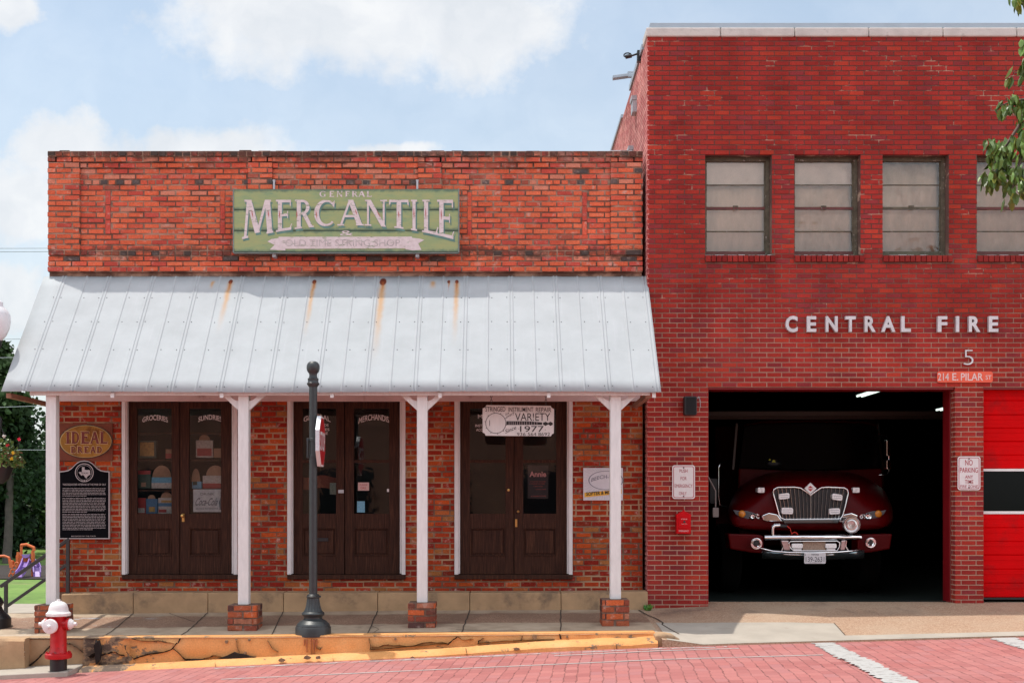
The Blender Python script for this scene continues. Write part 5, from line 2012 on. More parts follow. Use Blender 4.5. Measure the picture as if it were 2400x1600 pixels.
# lintel beam and door frame, bay interior
mb = MB()
mb.box(ff(1661), ff(2238), YF + .03, YF + .35, fz(907) - .028, fz(907) - .001)
mb.box(ff(2306), ff(2889), YF + .03, YF + .35, fz(907) - .028, fz(907) - .001)
mb.box(PXx(2225.5, YF + .165), ff(2239) - .003, YF + .165, YF + .42, .0, fz(907) - .03)
obj('bay_frame', mb, M('frame_red', (.22, .006, .010), .4), fs, bev=.003)
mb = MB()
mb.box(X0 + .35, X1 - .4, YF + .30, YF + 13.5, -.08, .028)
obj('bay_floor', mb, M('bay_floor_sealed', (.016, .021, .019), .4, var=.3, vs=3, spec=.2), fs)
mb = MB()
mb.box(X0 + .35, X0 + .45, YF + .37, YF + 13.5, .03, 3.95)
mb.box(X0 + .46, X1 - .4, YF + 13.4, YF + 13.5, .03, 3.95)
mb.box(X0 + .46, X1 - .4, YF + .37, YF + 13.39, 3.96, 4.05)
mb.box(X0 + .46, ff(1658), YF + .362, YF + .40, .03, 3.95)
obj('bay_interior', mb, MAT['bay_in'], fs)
# closed sectional door of the second bay
Yd = YF + .17
mb = MB()
zt, zb = fz(908), PZz(1399, Yd)
secs = [908, 1000, 1099]
x0, x1 = ff(2306), ff(2889)


def panel(mb, y0, y1, first=False):
    """pressed steel door panel with shallow folds"""
    prof = []
    n_ = max(1, round((y1 - y0) / 34))
    st_ = (y1 - y0) / n_
    for q in range(n_):
        b0 = y0 + q * st_
        prof += [(b0, .0), (b0 + st_ * .06, -.012), (b0 + st_ * .36, -.012), (b0 + st_ * .38, -.008), (b0 + st_ * .66, -.008), (b0 + st_ * .68, -.012), (b0 + st_ * .94, -.012)]
    prof.append((y1, 0))
    for (ya, da), (yb, db) in zip(prof, prof[1:]):
        mb.quad((x0, Yd + da, PZz(ya, Yd)), (x1, Yd + da, PZz(ya, Yd)), (x1, Yd + db, PZz(yb, Yd)), (x0, Yd + db, PZz(yb, Yd)))


dd_ = MB()
panel(dd_, 905, 972)
panel(dd_, 972.3, 1034)
panel(dd_, 1034.3, 1098)
panel(dd_, 1204, 1300)
panel(dd_, 1300.3, 1399)
dd_.box(x0, x1, Yd + .02, Yd + .05, PZz(1399, Yd), PZz(905, Yd))
dr = obj('bay_door', dd_, M('roller_red', (.62, .001, .003), .5, var=.12, vs=1.5, spec=.06, dirt=((.30, .01, .012), 1.8, .5, .75)), fs)
mb = MB()
mb.box(x0, x1, Yd - .002, Yd + .018, PZz(1197, Yd), PZz(1104, Yd))
obj('window_strip', mb, M('black_glass', (.003, .004, .004), .12, spec=.08), dr)
mb = MB()
mb.box(x0, x1, Yd - .014, Yd + .018, PZz(1103.8, Yd), PZz(1098.2, Yd))
mb.box(x0, x1, Yd - .014, Yd + .018, PZz(1203.8, Yd), PZz(1197.2, Yd))
obj('window_trim', mb, MAT['white_plain'], dr)
mb = MB()
mb.box(x0, x1, Yd - .01, Yd + .04, PZz(1404, Yd), PZz(1399.5, Yd))
obj('rubber_seal', mb, MAT['black'], dr)
# fluorescent fittings and pipes in the bay
for (a, b_, c_, d_, Z_, L) in [(2051, 917, 2013, 931, 3.45, 1.2), (2222, 954, 2197, 961, 3.62, 1.2)]:
    pass
for (X, Ya, Z_, lit, lab) in [(6.93, 5.9, 3.45, 1.0, 'lit fluorescent fitting hanging above the fire engine'), (9.52, 8.9, 3.42, .6, 'lit fluorescent fitting half hidden by the bay door frame')]:
    lt = thing('tube_light', lab, 'light', (X, Ya, Z_))
    mb = MB()
    mb.box(X - .09, X + .09, Ya, Ya + 1.2, Z_ + .03, Z_ + .09)
    obj('housing', mb, MAT['grey_metal'], lt)
    mb = MB()
    for o_ in (-.045, .045):
        mb.tube([(X + o_, Ya + .02, Z_ + .01), (X + o_, Ya + 1.18, Z_ + .01)], .019, 10)
    obj('tube', mb, emit_mat('lit_tube', (.80, .95, .84), .9), lt)
    mb = MB()
    for q in (.2, .9):
        mb.tube([(X, Ya + q, Z_ + .09), (X, Ya + q, 3.96)], .006, 6)
    obj('hanger', mb, MAT['grey_metal'], lt)
mb = MB()
for py, Y_ in ((969, 1.6), (978, 2.2)):
    mb.bar(P(1655, py, Y_), P(2330, py - 1, Y_), .05, .06)
for px in (1727,):
    mb.bar(P(1727, 992, 1.6), P(1718, 1100, 1.6), .03, .03)
obj('door_track', mb, M('galvanised_track', (.035, .025, .02), .6, metal=.3), fs)

# lettering on the front
lt = thing('wall_lettering', 'raised pale metal letters Central Fire fixed to the brick front', 'lettering', P(2090, 779, YF))
LET = [('C', 890, 963), ('E', 1020, 1077), ('N', 1135, 1208), ('T', 1255, 1318), ('R', 1373, 1440), ('A', 1475, 1560), ('L', 1597, 1655), ('F', 1820, 1878), ('I', 1932, 1951), ('R', 2010, 2080), ('E', 2132, 2190)]
for ch, a, b_ in LET:
    mb = MB()
    text(mb, ch, 1500 + a / 2.613, 1500 + b_ / 2.613, 340 + 1049 / 2.613 - (.8 if ch == 'C' else 0), 340 + 1145 / 2.613 + (.8 if ch == 'C' else 0), YF - .035, .032, .055)
    obj('letter', mb, MAT['letter_metal'], lt)
nm = thing('house_number', 'thin metal figure five on the brick front below the letters', 'number', P(2270, 855, YF))
mb = MB()
text(mb, '5', 2258.5, 2281, 820, 855, YF - .02, -.02, .02)
obj('figure', mb, M('satin_aluminium', (.62, .60, .62), .35, metal=.6), nm)
pl = thing('street_plate', 'orange red plate reading 214 E. Pilar St over the brick pillar', 'sign', P(2262, 896, YF))


def rrect(a, b_, c_, d_, r_, n_=5):
    o = []
    for (cx_, cy_, s0) in ((b_ - r_, c_ + r_, -90), (b_ - r_, d_ - r_, 0), (a + r_, d_ - r_, 90), (a + r_, c_ + r_, 180)):
        for q in range(n_ + 1):
            an = math.radians(s0 + 90 * q / n_)
            o.append((cx_ + r_ * math.cos(an), cy_ + r_ * math.sin(an)))
    return o


mb = MB()
mb.pprism(rrect(2196.5, 2327, 870, 896, 5), YF - .02, YF - .008)
obj('plate', mb, MAT['plaque'], pl)
mb = MB()
text(mb, '214', 2198, 2224, 874, 891.5, YF - .0225, .012)
text(mb, 'E.', 2232, 2246, 874, 891.5, YF - .0225, .012)
text(mb, 'PILAR', 2252, 2304, 874, 891.5, YF - .0225, .012)
text(mb, 'ST', 2310, 2323.5, 879, 889, YF - .0225, .006)
obj('lettering', mb, M('plate_white', (.72, .55, .52), .5), pl)


def road_sign(name, label, rect, lines, Yp):
    t0 = thing(name, label, 'sign', P((rect[0] + rect[1]) / 2, rect[3], Yp))
    a, b_, c_, d_ = rect
    mb = MB()
    mb.pprism(rrect(a, b_, c_, d_, 6), Yp, Yp + .006)
    obj('plate', mb, M('sign_white', (.70, .66, .66), .4, var=.06, vs=20), t0)
    mb = MB()
    o_, i_ = rrect(a + 2.6, b_ - 2.6, c_ + 2.6, d_ - 2.6, 4.5), rrect(a + 3.9, b_ - 3.9, c_ + 3.9, d_ - 3.9, 3.6)
    for q in range(len(o_)):
        k = (q + 1) % len(o_)
        mb.pprism([o_[q], o_[k], i_[k], i_[q]], Yp - .002, Yp - .0005)
    obj('border', mb, MAT['red_ink'], t0)
    mb = MB()
    for (s_, x0_, x1_, y0_, y1_, bo) in lines:
        text(mb, s_, x0_, x1_, y0_, y1_, Yp - .002, bo)
    obj('lettering', mb, MAT['red_ink'], t0)
    mb = MB()
    for y_ in (c_ + 6, d_ - 6):
        mb.lathe([(.010, 0), (.008, -.006), (.002, -.008)], P((a + b_) / 2, y_, Yp), 8, 'y')
    obj('fixing_screw', mb, MAT['rail'], t0)
    return t0


q5 = lambda v: 1500 + v / 3.92
road_sign('wall_notice', 'white notice with red border reading Push For Emergency Only', (1575.5, 1629, 1089.5, 1168.5),
          [('PUSH', q5(363), q5(437), 1099, 1107, .0), ('FOR', q5(373), q5(429), 1116.5, 1124.5, .0), ('EMERGENCY', q5(319), q5(483), 1134, 1142, .0), ('ONLY', q5(359), q5(428), 1151.5, 1159.5, .0)], YF - .022)
q7 = lambda v: 2000 + v / 3.92
road_sign('parking_notice', 'white no parking notice with red border on the brick pillar', (2244.5, 2298, 1069, 1148),
          [('NO', q7(1028), q7(1097), 1077, 1090, .006), ('PARKING', q7(980), q7(1145), 1095, 1107, .006), ('ANY', q7(1026), q7(1100), 1113, 1121, .006), ('TIME', q7(1025), q7(1103), 1124, 1133, .006), ('FIRE ZONE', q7(983), q7(1145), 1136, 1142.5, .0)], YF - .022)
# alarm box
ab = thing('alarm_box', 'small bright red alarm box with a gabled top below the push notice', 'alarm box', P(1603, 1251, YF))
mb = MB()
mb.pprism([(1585.5, 1250), (1585.5, 1209), (1584, 1206), (1602.5, 1196), (1621, 1206), (1619.5, 1209), (1619.5, 1250)], YF - .13, YF - .008)
obj('case', mb, MAT['box_red'], ab, bev=.006)
mb = MB()
mb.pprism([(1590, 1213), (1615, 1213), (1615, 1238), (1590, 1238)], YF - .138, YF - .13)
mb.lathe([(.010, 0), (.014, -.012), (.008, -.03)], P(1602.5, 1194, YF - .06), 10)
dr_ = obj('door', mb, MAT['box_red'], ab, bev=.004)
mb = MB()
mb.lathe([(.016, 0), (.012, -.015), (.003, -.018)], P(1604, 1222, YF - .138), 12, 'y')
obj('knob', mb, MAT['rail'], dr_)
mb = MB()
text(mb, 'FIRE', 1597, 1611, 1214.5, 1217, YF - .1395, .0)
text(mb, 'PULL DOWN', 1597, 1610, 1226, 1228, YF - .1395, .0)
text(mb, 'EMERGENCY', 1591, 1615.5, 1241.5, 1245.5, YF - .1315, .01)
obj('lettering', mb, M('pale_pink_paint', (.70, .45, .44), .5), ab)
# loudspeaker
sp = thing('wall_speaker', 'black wall speaker with rounded edges left of the open bay', 'speaker', P(1618, 973, YF))
mb = MB()
mb.pprism(rrect(1603.5, 1633.5, 928, 972.5, 4), YF - .15, YF - .03)
obj('case', mb, MAT['black'], sp, bev=.01)
mb = MB()
mb.pprism(rrect(1608, 1631.5, 931, 970, 3), YF - .154, YF - .149)
obj('grille', mb, M('grille_cloth', (.008, .009, .010), .9), sp)
mb = MB()
mb.pbox(1612, 1625, 940, 960, YF - .03, YF - .001)
mb.tube([P(1635, 934, YF - .05), P(1638, 929, YF - .03), P(1641, 938, YF - .015), P(1641.5, 955, YF - .012)], .005, 6)
obj('bracket', mb, MAT['grey_metal'], sp)
# two fittings on the side wall
fl = thing('bracket_arm', 'black iron arm ending in a ring high on the station side wall', 'bracket', (X0, .9, 7.3))
mb = MB()
a_ = P(1507, 123, .6)
Yq = .6
mb.tube([P(1511, 121, Yq), P(1495, 126, Yq), P(1476, 133, Yq)], .014, 8)
mb.tube([P(1466 + 0, 134, Yq), P(1480, 131, Yq)], .03, 8)
mb.tube([P(1468 + 9 * math.cos(k * .7) + 3, 130 + 5.5 * math.sin(k * .7), Yq) for k in range(10)], .010, 6)
mb.box(X0 - .05, X0 + .01, Yq - .04, Yq + .04, PZz(146, Yq), PZz(120, Yq))
obj('arm', mb, MAT['black'], fl)
fl = thing('flood_light', 'long grey lamp arm projecting from the station side wall', 'lamp', (X0, 2.6, 6.9))
mb = MB()
Yq = 2.6
mb.bar(P(1436, 183, Yq), P(1472, 178, Yq), .12, .045)
mb.hexa([P(1472, 181, Yq - .06), P(1493, 179, Yq - .03), P(1493, 179, Yq + .03), P(1472, 181, Yq + .06), P(1472, 175, Yq - .06), P(1494, 170, Yq - .03), P(1494, 170, Yq + .03), P(1472, 175, Yq + .06)])
mb.box(PXx(1492, Yq), X0 + .02, Yq - .04, Yq + .04, PZz(182, Yq), PZz(169, Yq))
obj('lamp_arm', mb, MAT['flash'], fl, bev=.005)

# ------------------------------------------------------------------ the fire engine standing in the bay
eng = thing('fire_engine', 'dark red fire engine with chrome grille and bumper in the open bay', 'fire engine', P(1899, 1400, 1.0))
CXE = 1899


def sect(Y, pts):
    """half outline (offset from the centre line in photo pixels, photo row) mirrored on the plane Y"""
    full = [(CXE + a, b_) for a, b_ in pts] + [(CXE - a, b_) for a, b_ in pts[::-1] if a > 0]
    return [P(a, b_, Y) for a, b_ in full]


def loft(mb, secs, cap=True):
    n_ = len(secs[0])
    b0 = len(mb.v)
    v = [p for s_ in secs for p in s_]
    f = []
    for i in range(len(secs) - 1):
        for k in range(n_):
            f.append((i * n_ + k, i * n_ + (k + 1) % n_, (i + 1) * n_ + (k + 1) % n_, (i + 1) * n_ + k))
    if cap:
        f.append(tuple(range(n_)))
        f.append(tuple(range(len(v) - n_, len(v))))
    return mb.add(v, f)


mb = MB()
loft(mb, [sect(.98, [(0, 1150), (60, 1152), (95, 1160), (120, 1195), (150, 1205), (172, 1214), (176, 1236), (120, 1240), (60, 1240), (0, 1240)]),
          sect(1.06, [(0, 1132), (62, 1132), (104, 1142), (128, 1172), (160, 1186), (186, 1202), (190, 1238), (120, 1243), (60, 1243), (0, 1243)]),
          sect(1.30, [(0, 1118), (66, 1120), (112, 1132), (138, 1152), (170, 1168), (196, 1192), (200, 1238), (120, 1246), (60, 1246), (0, 1246)]),
          sect(1.9, [(0, 1106), (66, 1107), (112, 1116), (140, 1130), (172, 1146), (194, 1176), (198, 1240), (120, 1250), (60, 1250), (0, 1250)]),
          sect(2.7, [(0, 1092), (66, 1093), (112, 1098), (142, 1112), (166, 1126), (182, 1160), (184, 1240), (120, 1250), (60, 1250), (0, 1250)])])
body = obj('hood', mb, MAT['truck_red'], eng, smooth=50)
sdm = body.modifiers.new('sub', 'SUBSURF')
sdm.levels = sdm.render_levels = 2
mb = MB()
loft(mb, [sect(2.55, [(0, 985), (120, 988), (158, 996), (168, 1090), (172, 1240), (0, 1242)]), sect(2.9, [(0, 977), (120, 979), (160, 984), (172, 1090), (175, 1236), (0, 1240)]), sect(5.0, [(0, 1002), (100, 1003), (140, 1008), (152, 1090), (154, 1225), (0, 1228)])])
obj('cab', mb, MAT['truck_red'], eng, bev=.03)
mb = MB()
mb.box(PXx(CXE - 172, 3.0), PXx(CXE + 172, 3.0), 5.02, 9.6, .62, 2.75)
obj('rear_body', mb, MAT['truck_red'], eng, bev=.03)
mb = MB()
loft(mb, [sect(2.47, [(0, 990), (120, 993), (155, 1000), (167, 1096), (0, 1102)]), sect(2.56, [(0, 988), (122, 991), (157, 998), (170, 1098), (0, 1104)])])
obj('windshield', mb, M('dark_cab_glass', (.002, .002, .0025), .15, spec=.05), eng, bev=.01)
mb = MB()
mb.pbox(CXE - 120, CXE + 120, 966, 972, 2.8, 3.0)
obj('light_bar', mb, M('smoked_lens', (.06, .012, .012), .2), eng, bev=.02)
# grille
YG_ = .93
gp = [(1822, 1141.5), (1862, 1141), (1876, 1143), (1890, 1152), (1900, 1160), (1910, 1152), (1924, 1142.5), (1938, 1141), (1978, 1142.5), (1986, 1147), (1988, 1156), (1976, 1206), (1972, 1213), (1966, 1215.5), (1838, 1216.5), (1830, 1213), (1826, 1206), (1812, 1156), (1813, 1147)]
mb = MB()
mb.pprism(gp, YG_ + .03, YG_ + .06)
gr = obj('grille', mb, MAT['black'], eng)
mb = MB()
loop = [P(a, b_, YG_) for a, b_ in gp]
mb.tube(loop + [loop[0], loop[1]], .0125, 8, cap=False)
obj('grille_surround', mb, MAT['chrome'], gr, smooth=60)
mb = MB()
for q in range(-8, 9):
    top_x = 1900 + q * 9.7
    bot_x = 1900 + q * 8.1
    yt_ = 1143 + max(0, 16 - abs(q * 9.7) * .72)
    yt_ = max(yt_, 1143)
    a_, b_ = P(top_x, yt_, YG_ + .015), P(bot_x, 1215.5, YG_ + .015)
    mb.bar(a_, b_, .0065 if q else .022, .016, up=(0, 1, 0))
obj('grille_bar', mb, MAT['chrome'], gr)
mb = MB()
dm = [(1899.5, 1130.5), (1914, 1144), (1899.5, 1157.5), (1885.5, 1144)]
mb.pprism(dm, YG_ - .035, YG_)
em = obj('emblem', mb, MAT['white_plain'], gr, bev=.004)
mb = MB()
mb.pprism([(1899.5, 1137.5), (1905.5, 1143), (1893.5, 1143)], YG_ - .038, YG_ - .034)
mb.pprism([(1905.5, 1145.2), (1899.5, 1150.5), (1893.5, 1145.2)], YG_ - .038, YG_ - .034)
obj('emblem_inlay', mb, MAT['stop_red'], em)
for (a, b_, c_, d_, tl) in [(1826, 1850.5, 1155.5, 1169, 1.0), (1951, 1974.5, 1157, 1171.5, -1.2), (1832, 1859, 1189, 1204, -.3), (1944, 1969, 1190.5, 1204.5, .3)]:
    mb = MB()
    mb.pprism([(x_, y_ + tl * (1 if x_ < (a + b_) / 2 else -1)) for x_, y_ in rrect(a, b_, c_, d_, 4)], YG_ - .045, YG_ + .02)
    sl = obj('strobe_light', mb, MAT['lamp_lens'], eng, bev=.004)
    mb = MB()
    for q in (.33, .66):
        y_ = c_ + (d_ - c_) * q
        mb.pbox(a + 3, b_ - 3, y_ - .5, y_ + .5, YG_ - .0475, YG_ - .0455)
    obj('lens_rib', mb, MAT['grey_metal'], sl)
# headlamps with amber turn lights, chrome under the grille
for sg_ in (1, -1):
    fx_ = (lambda v: CXE + (v - CXE)) if sg_ > 0 else (lambda v: 2 * CXE - v + 0)
    hl = [(1718, 1194), (1730, 1196), (1752, 1197), (1774, 1203), (1786, 1211), (1788, 1217), (1764, 1217), (1738, 1212), (1724, 1204)]
    if sg_ < 0:
        hl = [(fx_(a) - 2, b_ + .5) for a, b_ in hl]
    Yh = 1.0
    mb = MB()
    mb.pprism(hl, Yh, Yh + .12)
    hd = obj('headlight', mb, M('headlamp_dark', (.10, .10, .11), .06), eng, bev=.008)
    mb = MB()
    for (cx_, r_) in ((1764, 7.2), (1778, 5.5)):
        cx_ = fx_(cx_)
        mb.lathe([(.002, .0), (r_ / 162 * .6, -.004), (r_ / 162, -.016), (r_ / 162, -.002)], P(cx_, 1210, Yh), 16, 'y')
    for q in range(26):
        cx_ = fx_(1756 + R() * 28)
        cy_ = 1204 + R() * 11
        mb.ball(P(cx_, cy_, Yh - .004), .006, .004, .006, 6, 4)
    obj('reflector', mb, MAT['chrome'], hd)
    mb = MB()
    mb.lathe([(.002, -.02), (.04, -.014), (.052, .0), (.052, .01)], P(fx_(1739), 1203.5, Yh), 16, 'y')
    obj('turn_light', mb, MAT['amber'], hd, smooth=60)
    mb = MB()
    c_ = [(1787, 1207), (1802, 1201), (1822, 1205), (1830, 1216), (1836, 1222), (1800, 1221), (1788, 1217.5)]
    if sg_ < 0:
        c_ = [(fx_(a), b_ + .5) for a, b_ in c_]
    mb.pprism(c_, .92, 1.05)
    obj('chrome_corner', mb, MAT['chrome'], eng, bev=.01)
mb = MB()
mb.pprism([(1834, 1217), (1970, 1216), (1965, 1225), (1838, 1226)], .90, 1.0)
obj('chrome_apron', mb, M('dark_chrome', (.16, .17, .17), .2, metal=.8), eng, bev=.01)
for cx_ in (1784, 2007):
    mb = MB()
    mb.pprism(rrect(cx_ - 8, cx_ + 8, 1142, 1154, 2), 1.0, 1.16)
    for q in range(4):
        mb.ball(P(cx_ + (R() - .5) * 12, 1148 + (R() - .5) * 8, .995), .011, .01, .011, 6, 4)
    obj('corner_light', mb, MAT['lamp_lens'], eng, bev=.006)
# bumper
YBm = .72
mb = MB()
mb.pprism([(1706, 1250), (1776, 1252), (1790, 1256), (1790, 1296), (1760, 1294), (1712, 1286)], YBm + .12, YBm + .45)
obj('bumper_end', mb, MAT['truck_red'], eng, bev=.02)
mb = MB()
mb.pprism([(2092, 1250), (2024, 1252), (2010, 1256), (2010, 1296), (2040, 1294), (2086, 1286)], YBm + .12, YBm + .45)
obj('bumper_end', mb, MAT['truck_red'], eng, bev=.02)
mb = MB()
pts = []
for q in range(13):
    t_ = q / 12
    x_ = 1786 + (2026 - 1786) * t_
    bow = 4 * t_ * (1 - t_)
    pts.append((x_, bow))
for i in range(12):
    (xa, ba), (xb, bb) = pts[i], pts[i + 1]
    ya, yb = YBm + .10 - .10 * ba, YBm + .10 - .10 * bb
    for (t0_, t1_, o0, o1) in ((1291, 1297, -.004, -.02), (1297, 1311, -.02, .03)):
        mb.quad(P(xa, t0_ + 3 * ba - 3, ya + o0), P(xb, t0_ + 3 * bb - 3, yb + o0), P(xb, t1_ + 3 * bb - 3, yb + o1), P(xa, t1_ + 3 * ba - 3, ya + o1))
lb = obj('lower_bumper', mb, M('polished_bumper', (.30, .36, .38), .16, metal=.9), eng, smooth=50, weld=True)
sm_ = lb.modifiers.new('thick', 'SOLIDIFY')
sm_.thickness = .05
mb = MB()


def rail_(pts_, r_):
    mb.tube([P(a, b_, Y_) for a, b_, Y_ in pts_], r_, 10)


rail_([(1793, 1259, YBm + .06), (1830, 1258.5, YBm), (1900, 1258.5, YBm - .03), (1970, 1258, YBm), (2017, 1258, YBm + .06)], .036)
rail_([(1782, 1284, YBm + .10), (1812, 1291, YBm), (1850, 1294, YBm - .02), (1900, 1295, YBm - .03), (1950, 1294, YBm - .02), (1990, 1291, YBm), (2016, 1288, YBm + .08)], .013)
rail_([(1786, 1294, YBm + .12), (1850, 1299, YBm + .01), (1900, 1300, YBm), (1950, 1299, YBm + .01), (2012, 1294, YBm + .12)], .012)
ol = [(1853, 1268), (1962, 1267), (1968, 1271), (1968, 1280), (1962, 1290), (1860, 1290), (1852, 1283), (1849, 1272)]
lp = [P(a, b_, YBm - .03) for a, b_ in ol]
mb.tube(lp + [lp[0], lp[1]], .009, 8, cap=False)
rail_([(1984, 1266, YBm), (1982, 1280, YBm), (1988, 1289, YBm)], .008)
rail_([(1832, 1266, YBm), (1836, 1280, YBm), (1832, 1290, YBm)], .008)
bp = obj('bumper', mb, MAT['chrome'], eng, smooth=60)
mb = MB()
mb.pprism([(1831, 1266), (1848, 1266), (1853, 1289), (1838, 1289)], YBm - .02, YBm + .1)
mb.pprism([(1972, 1266), (1983, 1265), (1981, 1288), (1970, 1289)], YBm - .02, YBm + .1)
obj('bumper_upright', mb, M('polished_upright', (.55, .45, .45), .2, metal=.7), eng, bev=.01)
mb = MB()
mb.pbox(1882, 1935, 1269, 1288, YBm + .02, YBm + .04)
obj('tread_plate', mb, M('tread_plate', (.34, .26, .20), .4, metal=.4, var=.5, vs=70), eng)
for a in (1869, 1948):
    mb = MB()
    mb.pprism(rrect(a - 13, a + 13, 1273, 1284, 3), YBm - .02, YBm + .03)
    mb.pbox(a - 10, a + 10, 1284.5, 1289, YBm, YBm + .04)
    obj('bumper_light', mb, MAT['lamp_lens'], eng, bev=.005)
for (cx_, cy_, r_) in ((1771.5, 1273, 13), (2038.5, 1271, 12)):
    mb = MB()
    k = 1 / 164
    mb.lathe([(.3 * r_ * k, .05), (.45 * r_ * k, -.04), (.62 * r_ * k, -.05), (.72 * r_ * k, -.005), (.86 * r_ * k, -.015), (1.0 * r_ * k, -.05), (1.05 * r_ * k, -.03), (.9 * r_ * k, .12)], P(cx_, cy_, YBm + .0), 24, 'y')
    ho = obj('bumper_horn', mb, MAT['chrome'], eng, smooth=40)
    mb = MB()
    mb.lathe([(.001, -.043), (.43 * r_ * k, -.0425), (.43 * r_ * k, -.03)], P(cx_, cy_, YBm), 20, 'y')
    obj('horn_throat', mb, MAT['black'], ho)
mb = MB()
k = 1 / 165
mb.lathe([(.001, -.02), (4 * k, -.022), (4.5 * k, -.012), (9 * k, -.014), (9.6 * k, -.024), (13 * k, -.02), (15 * k, -.028), (17 * k, -.03), (19.5 * k, -.05), (20 * k, -.02), (17 * k, .1), (.02, .15)], P(1995, 1229, .66), 32, 'y')
obj('siren', mb, M('siren_chrome', (.55, .50, .49), .22, metal=.85), eng, smooth=30)
mb = MB()
mb.tube([P(1811, 1254, YBm + .06), P(1811, 1241, YBm + .06), P(1812, 1234, YBm + .06), P(1817, 1231, YBm + .06), P(1828, 1230.5, YBm + .06)], .026, 12)
obj('elbow_pipe', mb, MAT['chrome'], eng, smooth=50)
mb = MB()
mb.tube([P(1828, 1232, YBm + .06), P(1845, 1233, YBm + .06)], .028, 12)
obj('pipe_cap', mb, MAT['black'], eng, smooth=50)
mb = MB()
mb.bar(P(1845, 1232, YBm + .03), P(1852, 1238, YBm + .0), .03, .006)
mb.bar(P(1851, 1236, YBm), P(1856, 1252, YBm), .014, .006)
mb.tube([P(1856, 1250, YBm), P(1862, 1246, YBm - .01), P(1868, 1249, YBm - .01), P(1870, 1253, YBm)], .007, 6)
obj('red_strap', mb, M('red_webbing', (.60, .03, .015), .7), eng)
mb = MB()
mb.pprism(rrect(1885, 1935.3, 1294.5, 1320, 2.5), .58, .586)
lpz = obj('licence_plate', mb, M('plate_pale', (.62, .60, .62), .4, var=.06, vs=30), eng)
mb = MB()
text(mb, 'TEXAS', 1901, 1919, 1296.8, 1300.6, .578, .02)
text(mb, '139-2631', 1888.5, 1932, 1304, 1315.5, .578, .0)
text(mb, '1', 1886.5, 1888, 1298, 1301, .578, .0)
text(mb, 'THE LONE STAR STATE', 1896, 1925, 1317, 1318.6, .578, .0)
obj('plate_lettering', mb, M('plate_ink', (.03, .03, .05), .5), lpz)
# mirrors, wheels, yellow helmet stripe seen through the windscreen
for pts_, big in (([(2060, 1113, 2.3), (2078, 1111, 2.25), (2083, 1105, 2.2), (2083, 1030, 2.2), (2076, 1020, 2.25), (2050, 1020, 2.4)], (2083, 1050)), ([(1705, 1188, 2.2), (1687, 1182, 2.2), (1684, 1160, 2.2), (1684, 1096, 2.2), (1688, 1084, 2.2), (1700, 1082, 2.3)], (1671, 1120))):
    mb = MB()
    mb.tube([P(*q) for q in pts_], .012, 8)
    ma = obj('mirror_arm', mb, MAT['chrome'], eng, smooth=60)
    mb = MB()
    if big[0] > 1900:
        mb.pprism(rrect(2078, 2088, 1030, 1068, 3), 2.16, 2.3)
        mb.pprism(rrect(2078, 2089, 1076, 1099, 4), 2.14, 2.3)
    else:
        mb.pprism(rrect(1663, 1682, 1120, 1180, 4), 2.16, 2.3)
    obj('mirror_shell', mb, MAT['chrome'] if big[0] > 1900 else MAT['black'], ma, bev=.01)
for sg_ in (-1, 1):
    for Yw_ in (2.0, 7.6):
        cx_ = P(CXE, 1200, 1.0)[0] + sg_ * 1.03
        mb = MB()
        mb.lathe([(.30, -.14), (.48, -.15), (.52, -.10), (.52, .10), (.48, .15), (.30, .14)], (cx_, Yw_, .545), 32, 'x')
        wh = obj('wheel', mb, MAT['tyre'], eng, smooth=40)
        mb = MB()
        mb.lathe([(.02, -.12), (.29, -.13), (.30, .13), (.02, .12)], (cx_, Yw_, .545), 24, 'x')
        obj('rim', mb, MAT['grey_metal'], wh, smooth=40)
gear = thing('turnout_helmet', 'dark helmet with a yellow green reflective patch on the engine dashboard', 'helmet', P(1813, 1090, 2.45))
mb = MB()
mb.ball(P(1813, 1086, 2.47), .12, .05, .07, 16, 8)
obj('shell', mb, MAT['black'], gear, smooth=60)
mb = MB()
mb.pprism([(1809, 1083), (1812, 1077), (1815, 1077), (1818, 1083)], 2.405, 2.43)
mb.pprism([(1801, 1078), (1805, 1074), (1806, 1079)], 2.405, 2.43)
obj('reflective_patch', mb, M('hi_vis_yellow', (.55, .62, .03), .5), gear)
cbx = thing('wall_box', 'pale grey electrical box on the dark bay wall beside the engine', 'box', P(1677, 1211, .60))
mb = MB()
mb.pprism(rrect(1670.5, 1684.5, 1189, 1211.5, 1.5), .60, .72)
mb.tube([P(1677, 1189, .66), P(1677, 1150, .66), P(1660, 1117, .66)], .012, 6)
obj('case', mb, M('dull_grey_box', (.22, .18, .17), .6), cbx, bev=.006)

# ------------------------------------------------------------------ cast iron post with the stop sign, seen nearly edge on
YP = -2.0
pole = thing('iron_post', 'charcoal cast iron post with a ball finial at the kerb', 'post', P(734, 1487, YP))
s_ = S(YP)
cxp, zbp = PXx(734, YP), gz(PXx(734, YP), YP) - .01


def pr(rows_):
    return [(r_ / s_, PZz(y_, YP) - zbp) for r_, y_ in rows_]


